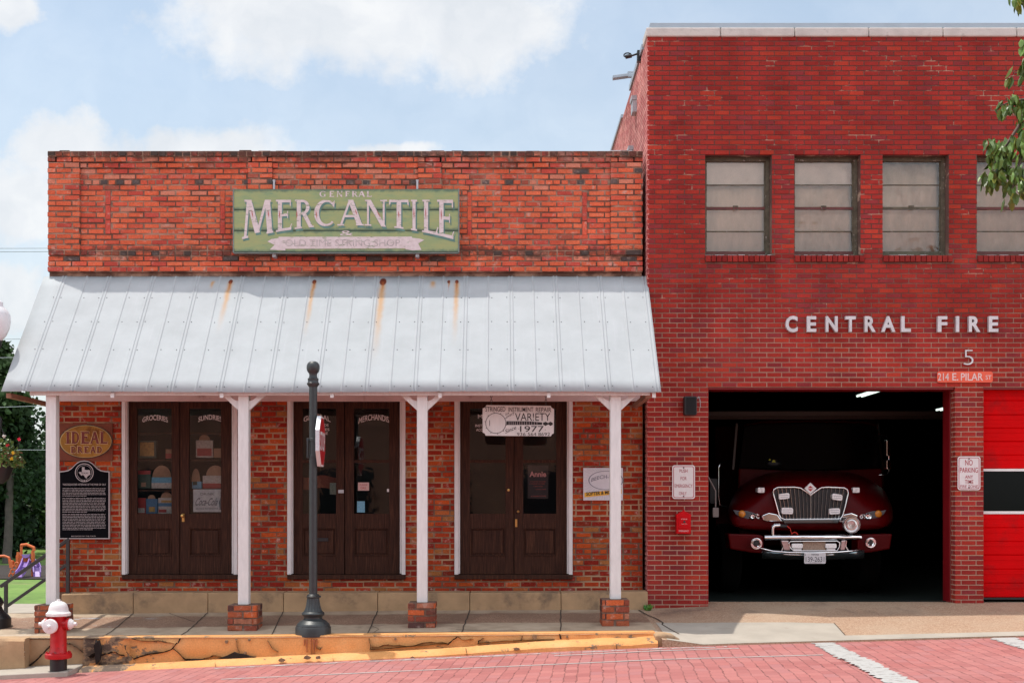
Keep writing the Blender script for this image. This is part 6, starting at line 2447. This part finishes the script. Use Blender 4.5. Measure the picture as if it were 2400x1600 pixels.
mb = MB()
prof = [(41.5, 1489), (41.5, 1469), (40.6, 1467), (39.4, 1466.6), (39.4, 1465), (38, 1461), (35.5, 1458.6), (34.5, 1458), (31, 1454), (24, 1450.5), (21.5, 1448.6), (21, 1446), (22, 1443.5), (25.5, 1440.5), (27, 1437.5), (25.8, 1434.5), (24, 1433.2), (23, 1432)]
mb.lathe(pr(prof), (cxp, YP, zbp), 48)
obj('pedestal', mb, MAT['pole'], pole, smooth=35)
mb = MB()
fl_ = [(21.5, 1431.6), (18.6, 1425), (16.8, 1418), (15.4, 1410), (14.6, 1403), (14.4, 1400.2)]
v = []
for (r_, y_) in fl_:
    for k in range(64):
        an = 2 * math.pi * k / 64
        rr = r_ / s_ * (1 - (.055 if k % 4 < 2 else 0))
        v.append((cxp + rr * math.cos(an), YP + rr * math.sin(an), PZz(y_, YP)))
f_ = [(i * 64 + k, i * 64 + (k + 1) % 64, (i + 1) * 64 + (k + 1) % 64, (i + 1) * 64 + k) for i in range(len(fl_) - 1) for k in range(64)]
mb.add(v, f_)
mb.lathe([(r_ / s_, PZz(y_, YP) - zbp) for r_, y_ in [(14.2, 1400), (16, 1398.5), (16.2, 1396.5), (14, 1395), (14.4, 1393.5), (12.5, 1391.6), (10, 1391)]], (cxp, YP, zbp), 40)
mb.ball(P(734 + 16, 1397, YP), .014, .014, .014, 8, 6)
obj('fluted_cup', mb, MAT['pole'], pole, smooth=20)
mb = MB()
mb.lathe(pr([(9.6, 1391), (9.5, 1200), (9.4, 1000), (9.4, 906)]), (cxp, YP, zbp), 36)
obj('shaft', mb, MAT['pole'], pole, smooth=40)
mb = MB()
mb.lathe(pr([(9.6, 907), (11, 905.5), (12.5, 903), (14.6, 900.5), (14.8, 898), (13, 896.5), (12.4, 895.5), (12.6, 893), (12, 891.5), (12.9, 889.5), (12.6, 887), (10, 885), (9.2, 881), (9.2, 877), (10.5, 874), (12.5, 872.2), (14.4, 868), (15.4, 863), (15.2, 857.5), (13.6, 852.5), (10.8, 849), (7, 847), (.1, 846.2)]), (cxp, YP, zbp), 36)
obj('ball_finial', mb, MAT['pole'], pole, smooth=40)

stp = thing('stop_sign', 'red stop sign in a deep pale housing turned almost edge on beside the iron post', 'stop sign', P(750, 1060, YP))
zc = PZz(1034, YP)
rad = 58.5 / s_ / math.cos(math.pi / 8)
th = math.radians(-1.6)
nx_, ny_ = math.cos(th), -math.sin(th)         # facing right and a little towards the viewer
tx_, ty_ = math.sin(th), math.cos(th)
dep_ = .045
ctr = (PXx(742.5, YP) + .012, YP + .05, zc)


def octa(r_, off):
    o = []
    for k in range(8):
        an = math.pi / 8 + k * math.pi / 4
        a_, b_ = r_ * math.cos(an), r_ * math.sin(an)
        o.append((ctr[0] + nx_ * off + tx_ * a_, ctr[1] + ny_ * off + ty_ * a_, ctr[2] + b_))
    return o


def octp(mb, r_, o0, o1, r2=None):
    A, B = octa(r_, o0), octa(r2 or r_, o1)
    mb.add(A + B, [tuple(range(8)), tuple(range(15, 7, -1))] + [(i, (i + 1) % 8, (i + 1) % 8 + 8, i + 8) for i in range(8)])


mb = MB()
octp(mb, rad, 0, dep_)
obj('housing', mb, M('pale_sheet_metal', (.62, .64, .67), .4, metal=.1, var=.06), stp)
mb = MB()
octp(mb, rad * .985, dep_, dep_ + .003)
obj('white_edge', mb, MAT['white_plain'], stp)
mb = MB()
octp(mb, rad * .93, dep_ + .003, dep_ + .005)
obj('face', mb, MAT['stop_red'], stp)
mb = MB()
vs, fs, wd_, ht_ = glyphs('STOP', .02, 0.0)
mb.add([(ctr[0] + nx_ * (dep_ + .007) + tx_ * (u - .5) * rad * 1.45, ctr[1] + ny_ * (dep_ + .007) + ty_ * (u - .5) * rad * 1.45, zc + (v_ - .5) * rad * .72) for u, v_, z_ in vs], fs)
obj('lettering', mb, MAT['white_plain'], stp)
mb = MB()
for dzb in (-.18, .02):
    mb.lathe([(.050, -.02), (.056, -.018), (.056, .018), (.050, .02)], (cxp, YP, zc + dzb), 20)
    mb.box(cxp - .075, cxp - .045, YP - .04, YP - .015, zc + dzb - .02, zc + dzb + .02)
mb.box(cxp - .070, cxp - .05, YP - .055, YP - .03, zc - .18, zc + .02)
mb.box(cxp + .045, ctr[0] + .01, YP - .01, YP + .06, zc - .05, zc + .05)
obj('clamp', mb, MAT['pole'], stp, bev=.003)

# ------------------------------------------------------------------ fire hydrant
YHd = -2.62
sH = S(YHd)
cxh = PXx(137, YHd)
zH = rz(cxh) + .05
hyd = thing('fire_hydrant', 'red fire hydrant with white bonnet and white caps at the kerb', 'fire hydrant', (cxh, YHd, zH))


def ph(rows_):
    return [(r_ / sH, PZz(y_, YHd) - zH) for r_, y_ in rows_]


hq = lambda v: 1300 + v / 5.227
mb = MB()
mb.lathe(ph([(19, 1573), (19.3, 1569), (19.3, 1543)]), (cxh, YHd, zH), 32)
obj('barrel_foot', mb, MAT['black'], hyd, smooth=40)
mb = MB()
mb.lathe(ph([(19.5, 1543), (29, 1541.5), (30.4, 1539), (30.4, 1531), (28.5, 1529.2), (20.5, 1528.4), (18.8, 1524), (18.5, 1500), (18.6, 1470), (19, 1446), (20.2, 1443)]), (cxh, YHd, zH), 40)
bd = obj('barrel', mb, MAT['hyd_red'], hyd, smooth=40)
mb = MB()
for k in range(10):
    an = 2 * math.pi * k / 10 + .2
    mb.lathe([(.012, 0), (.012, .016), (.001, .017)], (cxh + 26 / sH * math.cos(an), YHd + 26 / sH * math.sin(an), PZz(1529, YHd)), 6)
obj('flange_bolt', mb, MAT['hyd_red'], bd)
mb = MB()
mb.lathe(ph([(21, 1443), (27.5, 1442), (28.3, 1439.5), (28, 1435.5), (24.5, 1433), (22.5, 1430), (22, 1425), (20, 1418), (16.5, 1412.5), (11.5, 1409.5), (7.5, 1408.6), (7.3, 1407), (4.2, 1406.6), (4, 1403), (.1, 1402.8)]), (cxh, YHd, zH), 40)
obj('bonnet', mb, MAT['hyd_white'], hyd, smooth=40)
k = 1 / sH
front = (PXx(127.5, YHd) + .01, YHd - .10, PZz(1464, YHd))
mb = MB()
mb.lathe([(17.5 * k, .10), (17.5 * k, -.045), (16 * k, -.05)], front, 32, 'y')
obj('pumper_neck', mb, MAT['hyd_red'], hyd, smooth=40)
mb = MB()
mb.lathe([(17 * k, -.03), (17.2 * k, -.075), (16 * k, -.088), (9 * k, -.098), (5 * k, -.102), (4.6 * k, -.112), (3.4 * k, -.116), (3.2 * k, -.145), (.1 * k, -.147)], front, 32, 'y')
obj('pumper_cap', mb, MAT['hyd_white'], hyd, smooth=40)
for sg_ in (-1, 1):
    z_ = PZz(1461, YHd)
    mb = MB()
    mb.lathe([(12 * k, sg_ * 12 * k), (12.5 * k, sg_ * 22 * k), (15 * k, sg_ * 23 * k), (15 * k, sg_ * 27 * k), (13 * k, sg_ * 27.5 * k)], (cxh, YHd - .02, z_), 24, 'x')
    obj('hose_neck', mb, MAT['hyd_red'], hyd, smooth=40)
    mb = MB()
    mb.lathe([(13 * k, sg_ * 27 * k), (12.6 * k, sg_ * 31 * k), (10.5 * k, sg_ * 33 * k), (8 * k, sg_ * 36.5 * k), (4.6 * k, sg_ * 38 * k), (4.2 * k, sg_ * 44 * k), (.1 * k, sg_ * 44.5 * k)], (cxh, YHd - .02, z_), 16, 'x')
    obj('hose_cap', mb, MAT['hyd_white'], hyd, smooth=30)

# ------------------------------------------------------------------ street lamp at the left corner with its hanging basket
YL = -1.2
sl_ = S(YL)
cxl = PXx(-14, YL)
zl = gz(cxl, -1.2)
lamp = thing('street_lamp', 'black street lamp with a white acorn globe at the left corner of the awning', 'street lamp', (cxl, YL, zl))


def plp(rows_):
    return [(r_ / sl_, PZz(y_, YL) - zl) for r_, y_ in rows_]


mb = MB()
mb.lathe(plp([(38, 1474), (38, 1448), (35, 1444), (30, 1438), (20, 1428), (17, 1420), (22, 1412), (19, 1404), (13, 1396), (10, 1385), (9, 1375), (8, 1000), (7.5, 830), (12, 822), (15, 812), (18, 800), (17, 797)]), (cxl, YL, zl), 32)
obj('lamp_post', mb, MAT['black'], lamp, smooth=35)
mb = MB()
mb.lathe(plp([(17, 798), (27, 786), (34, 770), (37, 752), (36, 738), (31, 726), (22, 719), (20, 716), (20, 708), (8, 700), (5, 692), (.1, 690)]), (cxl, YL, zl), 32)
obj('globe', mb, M('opal_globe', (.72, .72, .74), .3, var=.04), lamp, smooth=40)
mb = MB()
bq = P(2, 1060, YL - .02)
mb.tube([(cxl, YL, PZz(985, YL)), (cxl + .06, YL - .01, PZz(975, YL)), (bq[0], YL - .02, PZz(982, YL)), (bq[0], YL - .02, PZz(1000, YL))], .010, 8)
obj('basket_arm', mb, MAT['black'], lamp)
bas = thing('hanging_basket', 'black hanging basket of green leaves with red and yellow flowers on the street lamp', 'hanging basket', (bq[0], YL - .02, PZz(1120, YL)))
cb = Vector((bq[0], YL - .02, PZz(1085, YL)))
mb = MB()
mb.lathe([(.03, -.26), (.10, -.20), (.155, -.06), (.165, .0), (.15, .0)], tuple(cb), 24)
obj('pot', mb, MAT['black'], bas, smooth=40)
mb = MB()
for q in range(3):
    an = q * 2.09
    mb.tube([cb + Vector((.16 * math.cos(an), .16 * math.sin(an), 0)), Vector((bq[0], YL - .02, PZz(998, YL)))], .004, 5)
obj('hanger', mb, MAT['black'], bas)
mb = MB()
for q in range(900):
    an = R() * 6.283
    rr = .27 * math.sqrt(R())
    h = .02 + (.30 * (1 - (rr / .29) ** 2)) * R()
    g = .6 + R() * .8
    mb.leaf(cb + Vector((rr * math.cos(an), rr * math.sin(an), h - (.06 if rr > .2 else 0))), .035 + R() * .03, (.10 * g, .17 * g, .04 * g), aspect=.7)
obj('foliage', mb, MAT['leaf_near'], bas)
mb = MB()
for q in range(40):
    an = (R() - .5) * 2.4
    rr = .18 + .12 * R()
    z0 = -.03 + R() * .14
    a_ = cb + Vector((rr * .6 * math.cos(an), rr * .6 * math.sin(an), z0))
    b_ = cb + Vector((rr * math.cos(an), rr * math.sin(an), z0 - .04 + R() * .10))
    mb.tube([a_, (a_ + b_) / 2 + Vector((0, 0, .02)), b_], .003, 4, (.28, .07, .06))
    mb.leaf(b_, .03, (.20, .12, .05))
obj('stems', mb, MAT['leaf_near'], bas)
for (px, py, colr, nm_) in [(45, 1029, (.75, .02, .06), 1), (31, 1061, (.75, .45, .02), 2), (28, 1075, (.75, .48, .03), 3), (10, 1022, (.7, .66, .6), 4), (18, 1043, (.55, .04, .06), 5)]:
    mb = MB()
    c_ = Vector(P(px, py, YL - .24))
    for q in range(7):
        an = q * .9
        mb.leaf(c_, .028, colr, (math.cos(an), -.4, math.sin(an)), .8)
    obj('flower', mb, MAT['leaf_near'], bas)

# handrail going down beside the shop
hr = thing('handrail', 'dark steel stair handrail sloping down behind the first porch post', 'handrail', P(158, 1390, -.16))
YR_ = -.16
mb = MB()
mb.bar(P(162, 1263, YR_), P(1, 1374, YR_), .045, .045)
obj('top_rail', mb, MAT['rail'], hr, bev=.005)
mb = MB()
mb.bar(P(157, 1322, YR_), P(16, 1420, YR_), .035, .04)
obj('lower_rail', mb, MAT['rail'], hr, bev=.005)
for (a, y0, y1) in ((159, 1264, 1394), (14, 1366, 1462)):
    mb = MB()
    p0, p1 = P(a, y0, YR_), P(a, y1, YR_)
    mb.box(p0[0] - .022, p0[0] + .022, YR_ - .022, YR_ + .022, p1[2], p0[2])
    obj('rail_post', mb, MAT['rail'], hr, bev=.004)

# low brick planter wall and two green pipes left of the shop
lw = thing('planter_wall', 'low orange brick wall with a pale cap left of the shop', 'wall', (-8.5, 2.0, -1.55))
mb = MB()
zc_ = PZz(1434, 2.0)
mb.box(-12, PXx(84, 2.0), 2.012, 2.4, -1.6, zc_)
bricks(mb, -12, PXx(84, 2.0), zc_, 12, .22, .075, .012, .005, [], lambda r, k, u, v: pickcol([(.50, .16, .06), (.42, .12, .05), (.56, .24, .11)], [1, 1, 1]), fy(2.01), .006)
mb.box(PXx(84, 2.0), PXx(106, 2.0), 1.95, 2.4, -1.6, zc_ - .02, (.16, .06, .045))
obj('brickwork', mb, MAT['base_brick'], lw)
mb = MB()
mb.box(-12.05, PXx(106, 2.0), 1.93, 2.46, zc_ + .002, zc_ + .055)
obj('wall_cap', mb, MAT['pale_conc'], lw, bev=.01)
MAT['pipe_green'] = M('weathered_green_pipe', (.10, .17, .11), .6, var=.3, vs=14)
for (px, lab) in ((33, 'left one of two stubby green pipes before the low brick wall'), (45, 'right one of two stubby green pipes before the low brick wall')):
    pi_ = thing('green_pipe', lab, 'pipe', P(px, 1470, 1.75), 'green pipes before the low wall')
    mb = MB()
    c_ = P(px, 1470, 1.75)
    r_ = 5.2 / S(1.75)
    mb.lathe([(r_, -.9), (r_, PZz(1432, 1.75) - c_[2]), (r_ * .8, PZz(1430, 1.75) - c_[2]), (r_ * .8, PZz(1432, 1.75) - c_[2])], c_, 16)
    obj('pipe', mb, MAT['pipe_green'], pi_, smooth=40)
mb = MB()
mb.box(-12, -6.10, -.19, 1.6, -.6, -.125)
struct('side_path', mb, MAT['pale_conc'])

# a weed in the crack at the corner of the step
wd = MB()
for q in range(36):
    p = (PXx(1512 + R() * 12, -.34), -.36 + (R() - .5) * .10, gz(1.8, -.36))
    wd.leaf(p, .05 + R() * .05, (.06 + R() * .05, .16 + R() * .08, .03), ((R() - .5), (R() - .5), .8), .5)
tag(obj('weed', wd, MAT['leaf_near']), 'small green weed growing in the crack at the end of the step', 'weed')

# ------------------------------------------------------------------ overhead wires left of the shop
for (pts_, lab) in [([(-260, 581), (60, 582), (420, 578)], 'highest thin overhead cable left of the parapet'), ([(-260, 588), (60, 590), (420, 584)], 'second thin overhead cable just under the highest one'),
                    ([(-260, 796), (60, 794), (420, 786)], 'overhead cable crossing the sky beside the street lamp globe'), ([(-260, 845), (10, 838), (420, 826)], 'overhead cable passing close under the lamp globe'),
                    ([(-260, 962), (60, 952), (420, 936)], 'overhead cable in front of the tree tops under the awning'), ([(-260, 1054), (60, 1054), (420, 1055)], 'lowest overhead cable crossing the dark trees')]:
    mb = MB()
    a_, m_, b_ = [Vector(P(x_, y_, 14)) for x_, y_ in pts_]
    mb.tube([a_.lerp(b_, q / 16) + (m_ - a_.lerp(b_, (m_.x - a_.x) / (b_.x - a_.x))) * (4 * (q / 16) * (1 - q / 16)) for q in range(17)], .007, 6)
    tag(obj('overhead_cable', mb, MAT['wire']), lab, 'cable', 'overhead cables left of the shop')


# ------------------------------------------------------------------ trees
def limb(mb, a, b_, r0, r1, n_=6, wob=.1, col=(1, 1, 1)):
    a, b_ = Vector(a), Vector(b_)
    L = (b_ - a).length
    pts_ = [a.lerp(b_, q / n_) + Vector(((R() - .5), (R() - .5), (R() - .5) * .4)) * wob * L * (0 if q in (0,) else 1) * .5 for q in range(n_ + 1)]
    mb.tube(pts_, [r0 + (r1 - r0) * q / n_ for q in range(n_ + 1)], 8, col)
    return pts_


def tree(label, bx_, by_, h, rad_, n_clump, n_leaf, leaf, tone, trunk_r=.3, low=.25, name='tree'):
    t0 = thing(name, label, 'tree', (bx_, by_, -1.55), 'trees behind the lawn')
    mbt, mbc_ = MB(), MB()
    zb = -1.6
    limb(mbt, (bx_, by_, zb), (bx_ + (R() - .5), by_, zb + h * .62), trunk_r, trunk_r * .35, 7, .04)
    cl_ = []
    for k in range(n_clump):
        an = R() * 6.283
        q = low + (1 - low) * R()
        rr = rad_ * math.sqrt(R()) * (1.05 - .55 * abs(q - .55) * 1.6)
        c_ = Vector((bx_ + rr * math.cos(an), by_ + rr * math.sin(an), zb + h * q))
        cl_.append((c_, rad_ * (.22 + .22 * R())))
        if k % 2 == 0:
            s0 = Vector((bx_, by_, zb + h * min(.6, q * .7)))
            limb(mbt, s0, c_, trunk_r * .28, trunk_r * .06, 5, .12)
    for k in range(n_leaf):
        c_, r_ = cl_[k % n_clump]
        d = Vector((R() - .5, R() - .5, R() - .5))
        d = d.normalized() * r_ * (.45 + .6 * R())
        d.z *= .75
        g = .6 + R() * .8
        mbc_.leaf(c_ + d, leaf * (.7 + .6 * R()), (tone[0] * g, tone[1] * g, tone[2] * g), None, .75)
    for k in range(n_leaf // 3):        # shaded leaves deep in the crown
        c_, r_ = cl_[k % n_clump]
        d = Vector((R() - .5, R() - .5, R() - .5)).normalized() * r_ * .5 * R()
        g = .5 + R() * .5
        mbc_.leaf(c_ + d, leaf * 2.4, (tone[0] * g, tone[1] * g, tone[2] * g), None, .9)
    obj('trunk', mbt, MAT['bark'], t0, smooth=60)
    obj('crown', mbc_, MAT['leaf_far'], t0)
    return t0


tree('tall loose tree whose thin upper twigs reach under the awning eave', -27.6, 47, 11.4, 3.4, 30, 4200, .30, (.075, .125, .045), .28, .38)
tree('dense dark tree filling the gap just left of the first porch post', -30.8, 54, 8.2, 4.6, 44, 6500, .34, (.035, .070, .028), .3, .06)
tree('broad dark tree at the far left behind the play structure', -31.6, 50, 10.5, 5.0, 46, 6000, .36, (.04, .085, .03), .32, .10)
tree('lighter green rounded tree just behind the dark ones', -26.6, 62, 8.0, 3.8, 36, 4800, .34, (.09, .15, .045), .28, .10)
mb = MB()
for q in range(9000):
    g = .4 + R() * .7
    x_ = -70 + 56 * R()
    mb.leaf((x_, 68 + 8 * R(), -1.6 + (6.2 + 1.6 * mnoise.noise(Vector((x_ * .25, 0, 0)))) * R() ** .8), .9, (.035 * g, .06 * g, .03 * g), None, .9)
far_ = obj('far_woods', mb, MAT['leaf_far'])
far_['kind'] = 'stuff'
tb_ = thing('bare_trunk', 'pale grey bare trunk standing left of the play structure', 'tree', (PXx(18, 47), 47, -1.55))
mb = MB()
limb(mb, (PXx(17, 47), 47, -1.6), (PXx(20, 47), 47.2, 3.0), .26, .17, 8, .03)
limb(mb, (PXx(20, 47), 47.2, 2.6), (PXx(32, 47), 48, 5.2), .12, .05, 5, .08)
limb(mb, (PXx(20, 47), 47.2, 2.9), (PXx(8, 47), 47, 5.4), .12, .05, 5, .08)
obj('trunk', mb, M('pale_bark', (.085, .07, .06), .9, var=.3, vs=5), tb_, smooth=60)
mb = MB()
for q in range(1600):
    c_ = Vector((PXx(22, 47), 47.8, 4.0)) + Vector(((R() - .5) * 5.0, (R() - .5) * 3, (R() - .5) * 4.6))
    g = .6 + R() * .8
    mb.leaf(c_, .28, (.04 * g, .08 * g, .03 * g), None, .75)
obj('crown', mb, MAT['leaf_far'], tb_)

# street tree whose drooping sprays hang into the upper right corner
YT = -8.2
st_ = thing('street_tree', 'glossy leaved street tree drooping into the upper right corner', 'tree', (5.6, YT, rz(5.6)))
mb = MB()
trunk_top = Vector((5.5, YT, 4.2))
limb(mb, (5.65, YT, rz(5.6)), trunk_top, .13, .08, 7, .03)
twigs = []


def spray(pts_, r0, nl, size, w_=.06):
    """a twig through photo points at depth YT with leaves hanging along it"""
    P3 = [Vector(P(a, b_, YT + c_)) for a, b_, c_ in pts_]
    mb.tube(P3, [r0 + (.004 - r0) * q / (len(P3) - 1) for q in range(len(P3))], 6)
    for q in range(int(nl * 1.7)):
        t_ = R() * (len(P3) - 1)
        i = min(int(t_), len(P3) - 2)
        p = P3[i].lerp(P3[i + 1], t_ - i) + Vector(((R() - .5), (R() - .5) * 1.4, (R() - .5))) * w_ * 2
        twigs.append((p, size * (.75 + R() * .5)))


LF = .082
limb(mb, trunk_top, P(2560, 200, YT), .06, .03, 6, .06)
spray([(2560, 200, 0), (2480, 190, .02), (2420, 230, .0), (2385, 300, -.03), (2352, 350, -.05), (2330, 385, -.06), (2322, 420, -.06)], .02, 75, LF)
spray([(2480, 190, 0), (2440, 170, .05), (2405, 165, .1), (2378, 172, .12)], .012, 26, LF, .045)
spray([(2420, 230, 0), (2390, 235, .1), (2362, 242, .1), (2345, 248, .1)], .010, 24, LF, .04)
spray([(2450, 230, 0), (2420, 290, -.05), (2395, 360, -.08), (2380, 420, -.1), (2372, 445, -.1)], .014, 75, LF, .07)
spray([(2470, 260, 0), (2440, 340, .08), (2425, 400, .1), (2418, 430, .1)], .014, 55, LF, .07)
spray([(2470, 90, 0), (2430, 85, 0), (2402, 92, 0), (2396, 104, 0)], .010, 20, LF, .035)
spray([(2480, 30, 0), (2440, 5, 0), (2400, -4, 0), (2380, -2, 0)], .010, 22, LF, .04)
spray([(2470, 120, 0), (2425, 125, .0), (2404, 145, .0), (2398, 150, 0)], .010, 20, LF, .03)
spray([(2520, 260, 0), (2480, 380, 0), (2470, 480, 0)], .014, 60, LF, .09)
spray([(2345, 350, -.05), (2326, 330, -.05), (2318, 336, -.05)], .006, 14, LF, .03)
spray([(2352, 360, -.05), (2334, 400, -.02), (2328, 428, 0)], .006, 18, LF, .03)
for k in range(16):     # the rest of the crown, out of the picture to the right
    an = R() * 6.283
    c_ = Vector((6.3 + 1.3 * math.cos(an) * R(), YT + 1.5 * math.sin(an) * R(), 4.2 + 1.8 * R()))
    if c_.x < 4.9:
        c_.x = 5.2
    limb(mb, trunk_top.lerp(Vector((5.65, YT, 1)), .2 * R()), c_, .03, .008, 5, .1)
    for q in range(60):
        d = Vector((R() - .5, R() - .5, R() - .5)) * 1.1
        twigs.append((c_ + d, .1))
obj('trunk', mb, MAT['bark'], st_, smooth=60)
mb = MB()
for p, s0 in twigs:
    g = .55 + R() * .9
    yl = R() < .12
    colr = (.24 * g, .30 * g, .05 * g) if yl else (.105 * g, .185 * g, .038 * g)
    mb.leaf(p, s0, colr, ((R() - .5) * .8, (R() - .5) * .8, -1.0), .52)
obj('crown', mb, MAT['leaf_near'], st_)

# ------------------------------------------------------------------ playground on the lawn
YPg = 34.0
mb = MB()
mb.box(-60, -14, 32.4, 44, -1.6, -1.50)
struct('playground_bed', mb, MAT['mulch'])
pg = thing('play_structure', 'purple and orange play tower with two lilac slides', 'play structure', P(62, 1352, YPg))
for (a, y0, y1, dy_) in [(42, 1293, 1354, 0), (76, 1290, 1354, 0), (50, 1276, 1354, .9), (78, 1280, 1354, 1.5)]:
    mb = MB()
    p0, p1 = P(a, y0, YPg + dy_), P(a, y1, YPg + dy_)
    mb.tube([p1, p0], .055, 8)
    obj('tower_post', mb, MAT['orange'], pg)
mb = MB()
mb.tube([P(49, 1277, YPg), P(62, 1275, YPg), P(80, 1283, YPg), P(80, 1290, YPg)], .06, 8)
mb.tube([P(49, 1277, YPg + 1.4), P(62, 1275, YPg + 1.4), P(80, 1283, YPg + 1.4)], .05, 8)
obj('roof_frame', mb, MAT['orange'], pg)
mb = MB()
mb.pprism([(50, 1299), (70, 1298), (68, 1304), (62, 1307), (54, 1306)], YPg - .05, YPg + .1)
obj('arch_panel', mb, MAT['lilac'], pg)
mb = MB()
mb.pprism([(52, 1306), (69, 1306), (69, 1318), (52, 1318)], YPg + .1, YPg + .16)
mb.pprism([(37, 1302), (41, 1294), (45, 1294), (48, 1302), (48, 1322), (37, 1322)], YPg + .2, YPg + .3)
mb.pprism([(73, 1298), (78, 1291), (80, 1298), (80, 1316), (73, 1316)], YPg + .2, YPg + .3)
obj('orange_panel', mb, MAT['orange'], pg)
for pts_ in ([(60, 1318, 0), (56, 1330, -.5), (50, 1343, -1.0), (43, 1351, -1.3)], [(76, 1322, .2), (82, 1328, .0), (87, 1340, -.2), (88, 1352, -.4)]):
    mb = MB()
    Q = [Vector(P(a, b_, YPg + c_)) for a, b_, c_ in pts_]
    w_ = .13
    for a_, b_ in zip(Q, Q[1:]):
        for (o0, o1, h0, h1) in ((-w_, w_, 0, 0), (-w_, -w_ * 1.05, 0, .22), (w_, w_ * 1.05, 0, .22)):
            mb.quad(a_ + Vector((o0, 0, h0)), b_ + Vector((o0, 0, h0)), b_ + Vector((o1, 0, h1)), a_ + Vector((o1, 0, h1)))
    so = obj('slide', mb, MAT['lilac'], pg)
    so.modifiers.new('thick', 'SOLIDIFY').thickness = .04
mb = MB()
for (cx_, cy_, r_) in [(39, 1322, 5), (34, 1330, 5.5), (30, 1339, 5.5), (26, 1348, 5)]:
    c_ = P(cx_, cy_, YPg - .3)
    pts_ = [(c_[0] + r_ / 57 * math.cos(k * .785), c_[1], c_[2] + r_ / 57 * math.sin(k * .785)) for k in range(9)]
    mb.tube(pts_, .035, 6, cap=False)
obj('ring_ladder', mb, MAT['orange'], pg)
ar = thing('climbing_arch', 'orange climbing arch left of the play tower', 'play structure', P(8, 1352, YPg))
mb = MB()
mb.tube([P(-20, 1352, YPg), P(-17, 1318, YPg), P(-6, 1303, YPg), P(10, 1302, YPg), P(21, 1306, YPg), P(24, 1322, YPg)], .055, 8)
mb.tube([P(-20, 1352, YPg + 1), P(-17, 1318, YPg + 1), P(-6, 1303, YPg + 1), P(10, 1302, YPg + 1), P(21, 1306, YPg + 1), P(24, 1322, YPg + 1)], .055, 8)
obj('arch', mb, MAT['orange'], ar)
mb = MB()
mb.pprism([(20, 1312), (29, 1314), (30, 1330), (22, 1330)], YPg - .1, YPg + .1)
obj('panel', mb, MAT['orange'], ar)

# ------------------------------------------------------------------ shopfront across the street: only its reflection shows, in the door glass and the chrome
op = thing('opposite_building', 'brown brick building across the street mirrored in the door glass', 'building', (0, -29, 0))
mb = MB()
mb.box(-18, 16, -36, -29, -1.5, 8.5)
obj('wall', mb, M('opposite_brick', (.36, .20, .14), .85, var=.3, vs=2), op)
for q in range(8):
    x_ = -14 + q * 3.6
    for z_ in (.5,):
        mb = MB()
        mb.box(x_, x_ + 2.0, -29.02, -28.95, z_, z_ + 2.2)
        obj('window', mb, M('opposite_window', (.03, .035, .04), .1), op)
struct('far_sidewalk', MB().box(-30, 26, -29.1, -22.5, -1.6, -.12), MAT['pale_conc'])
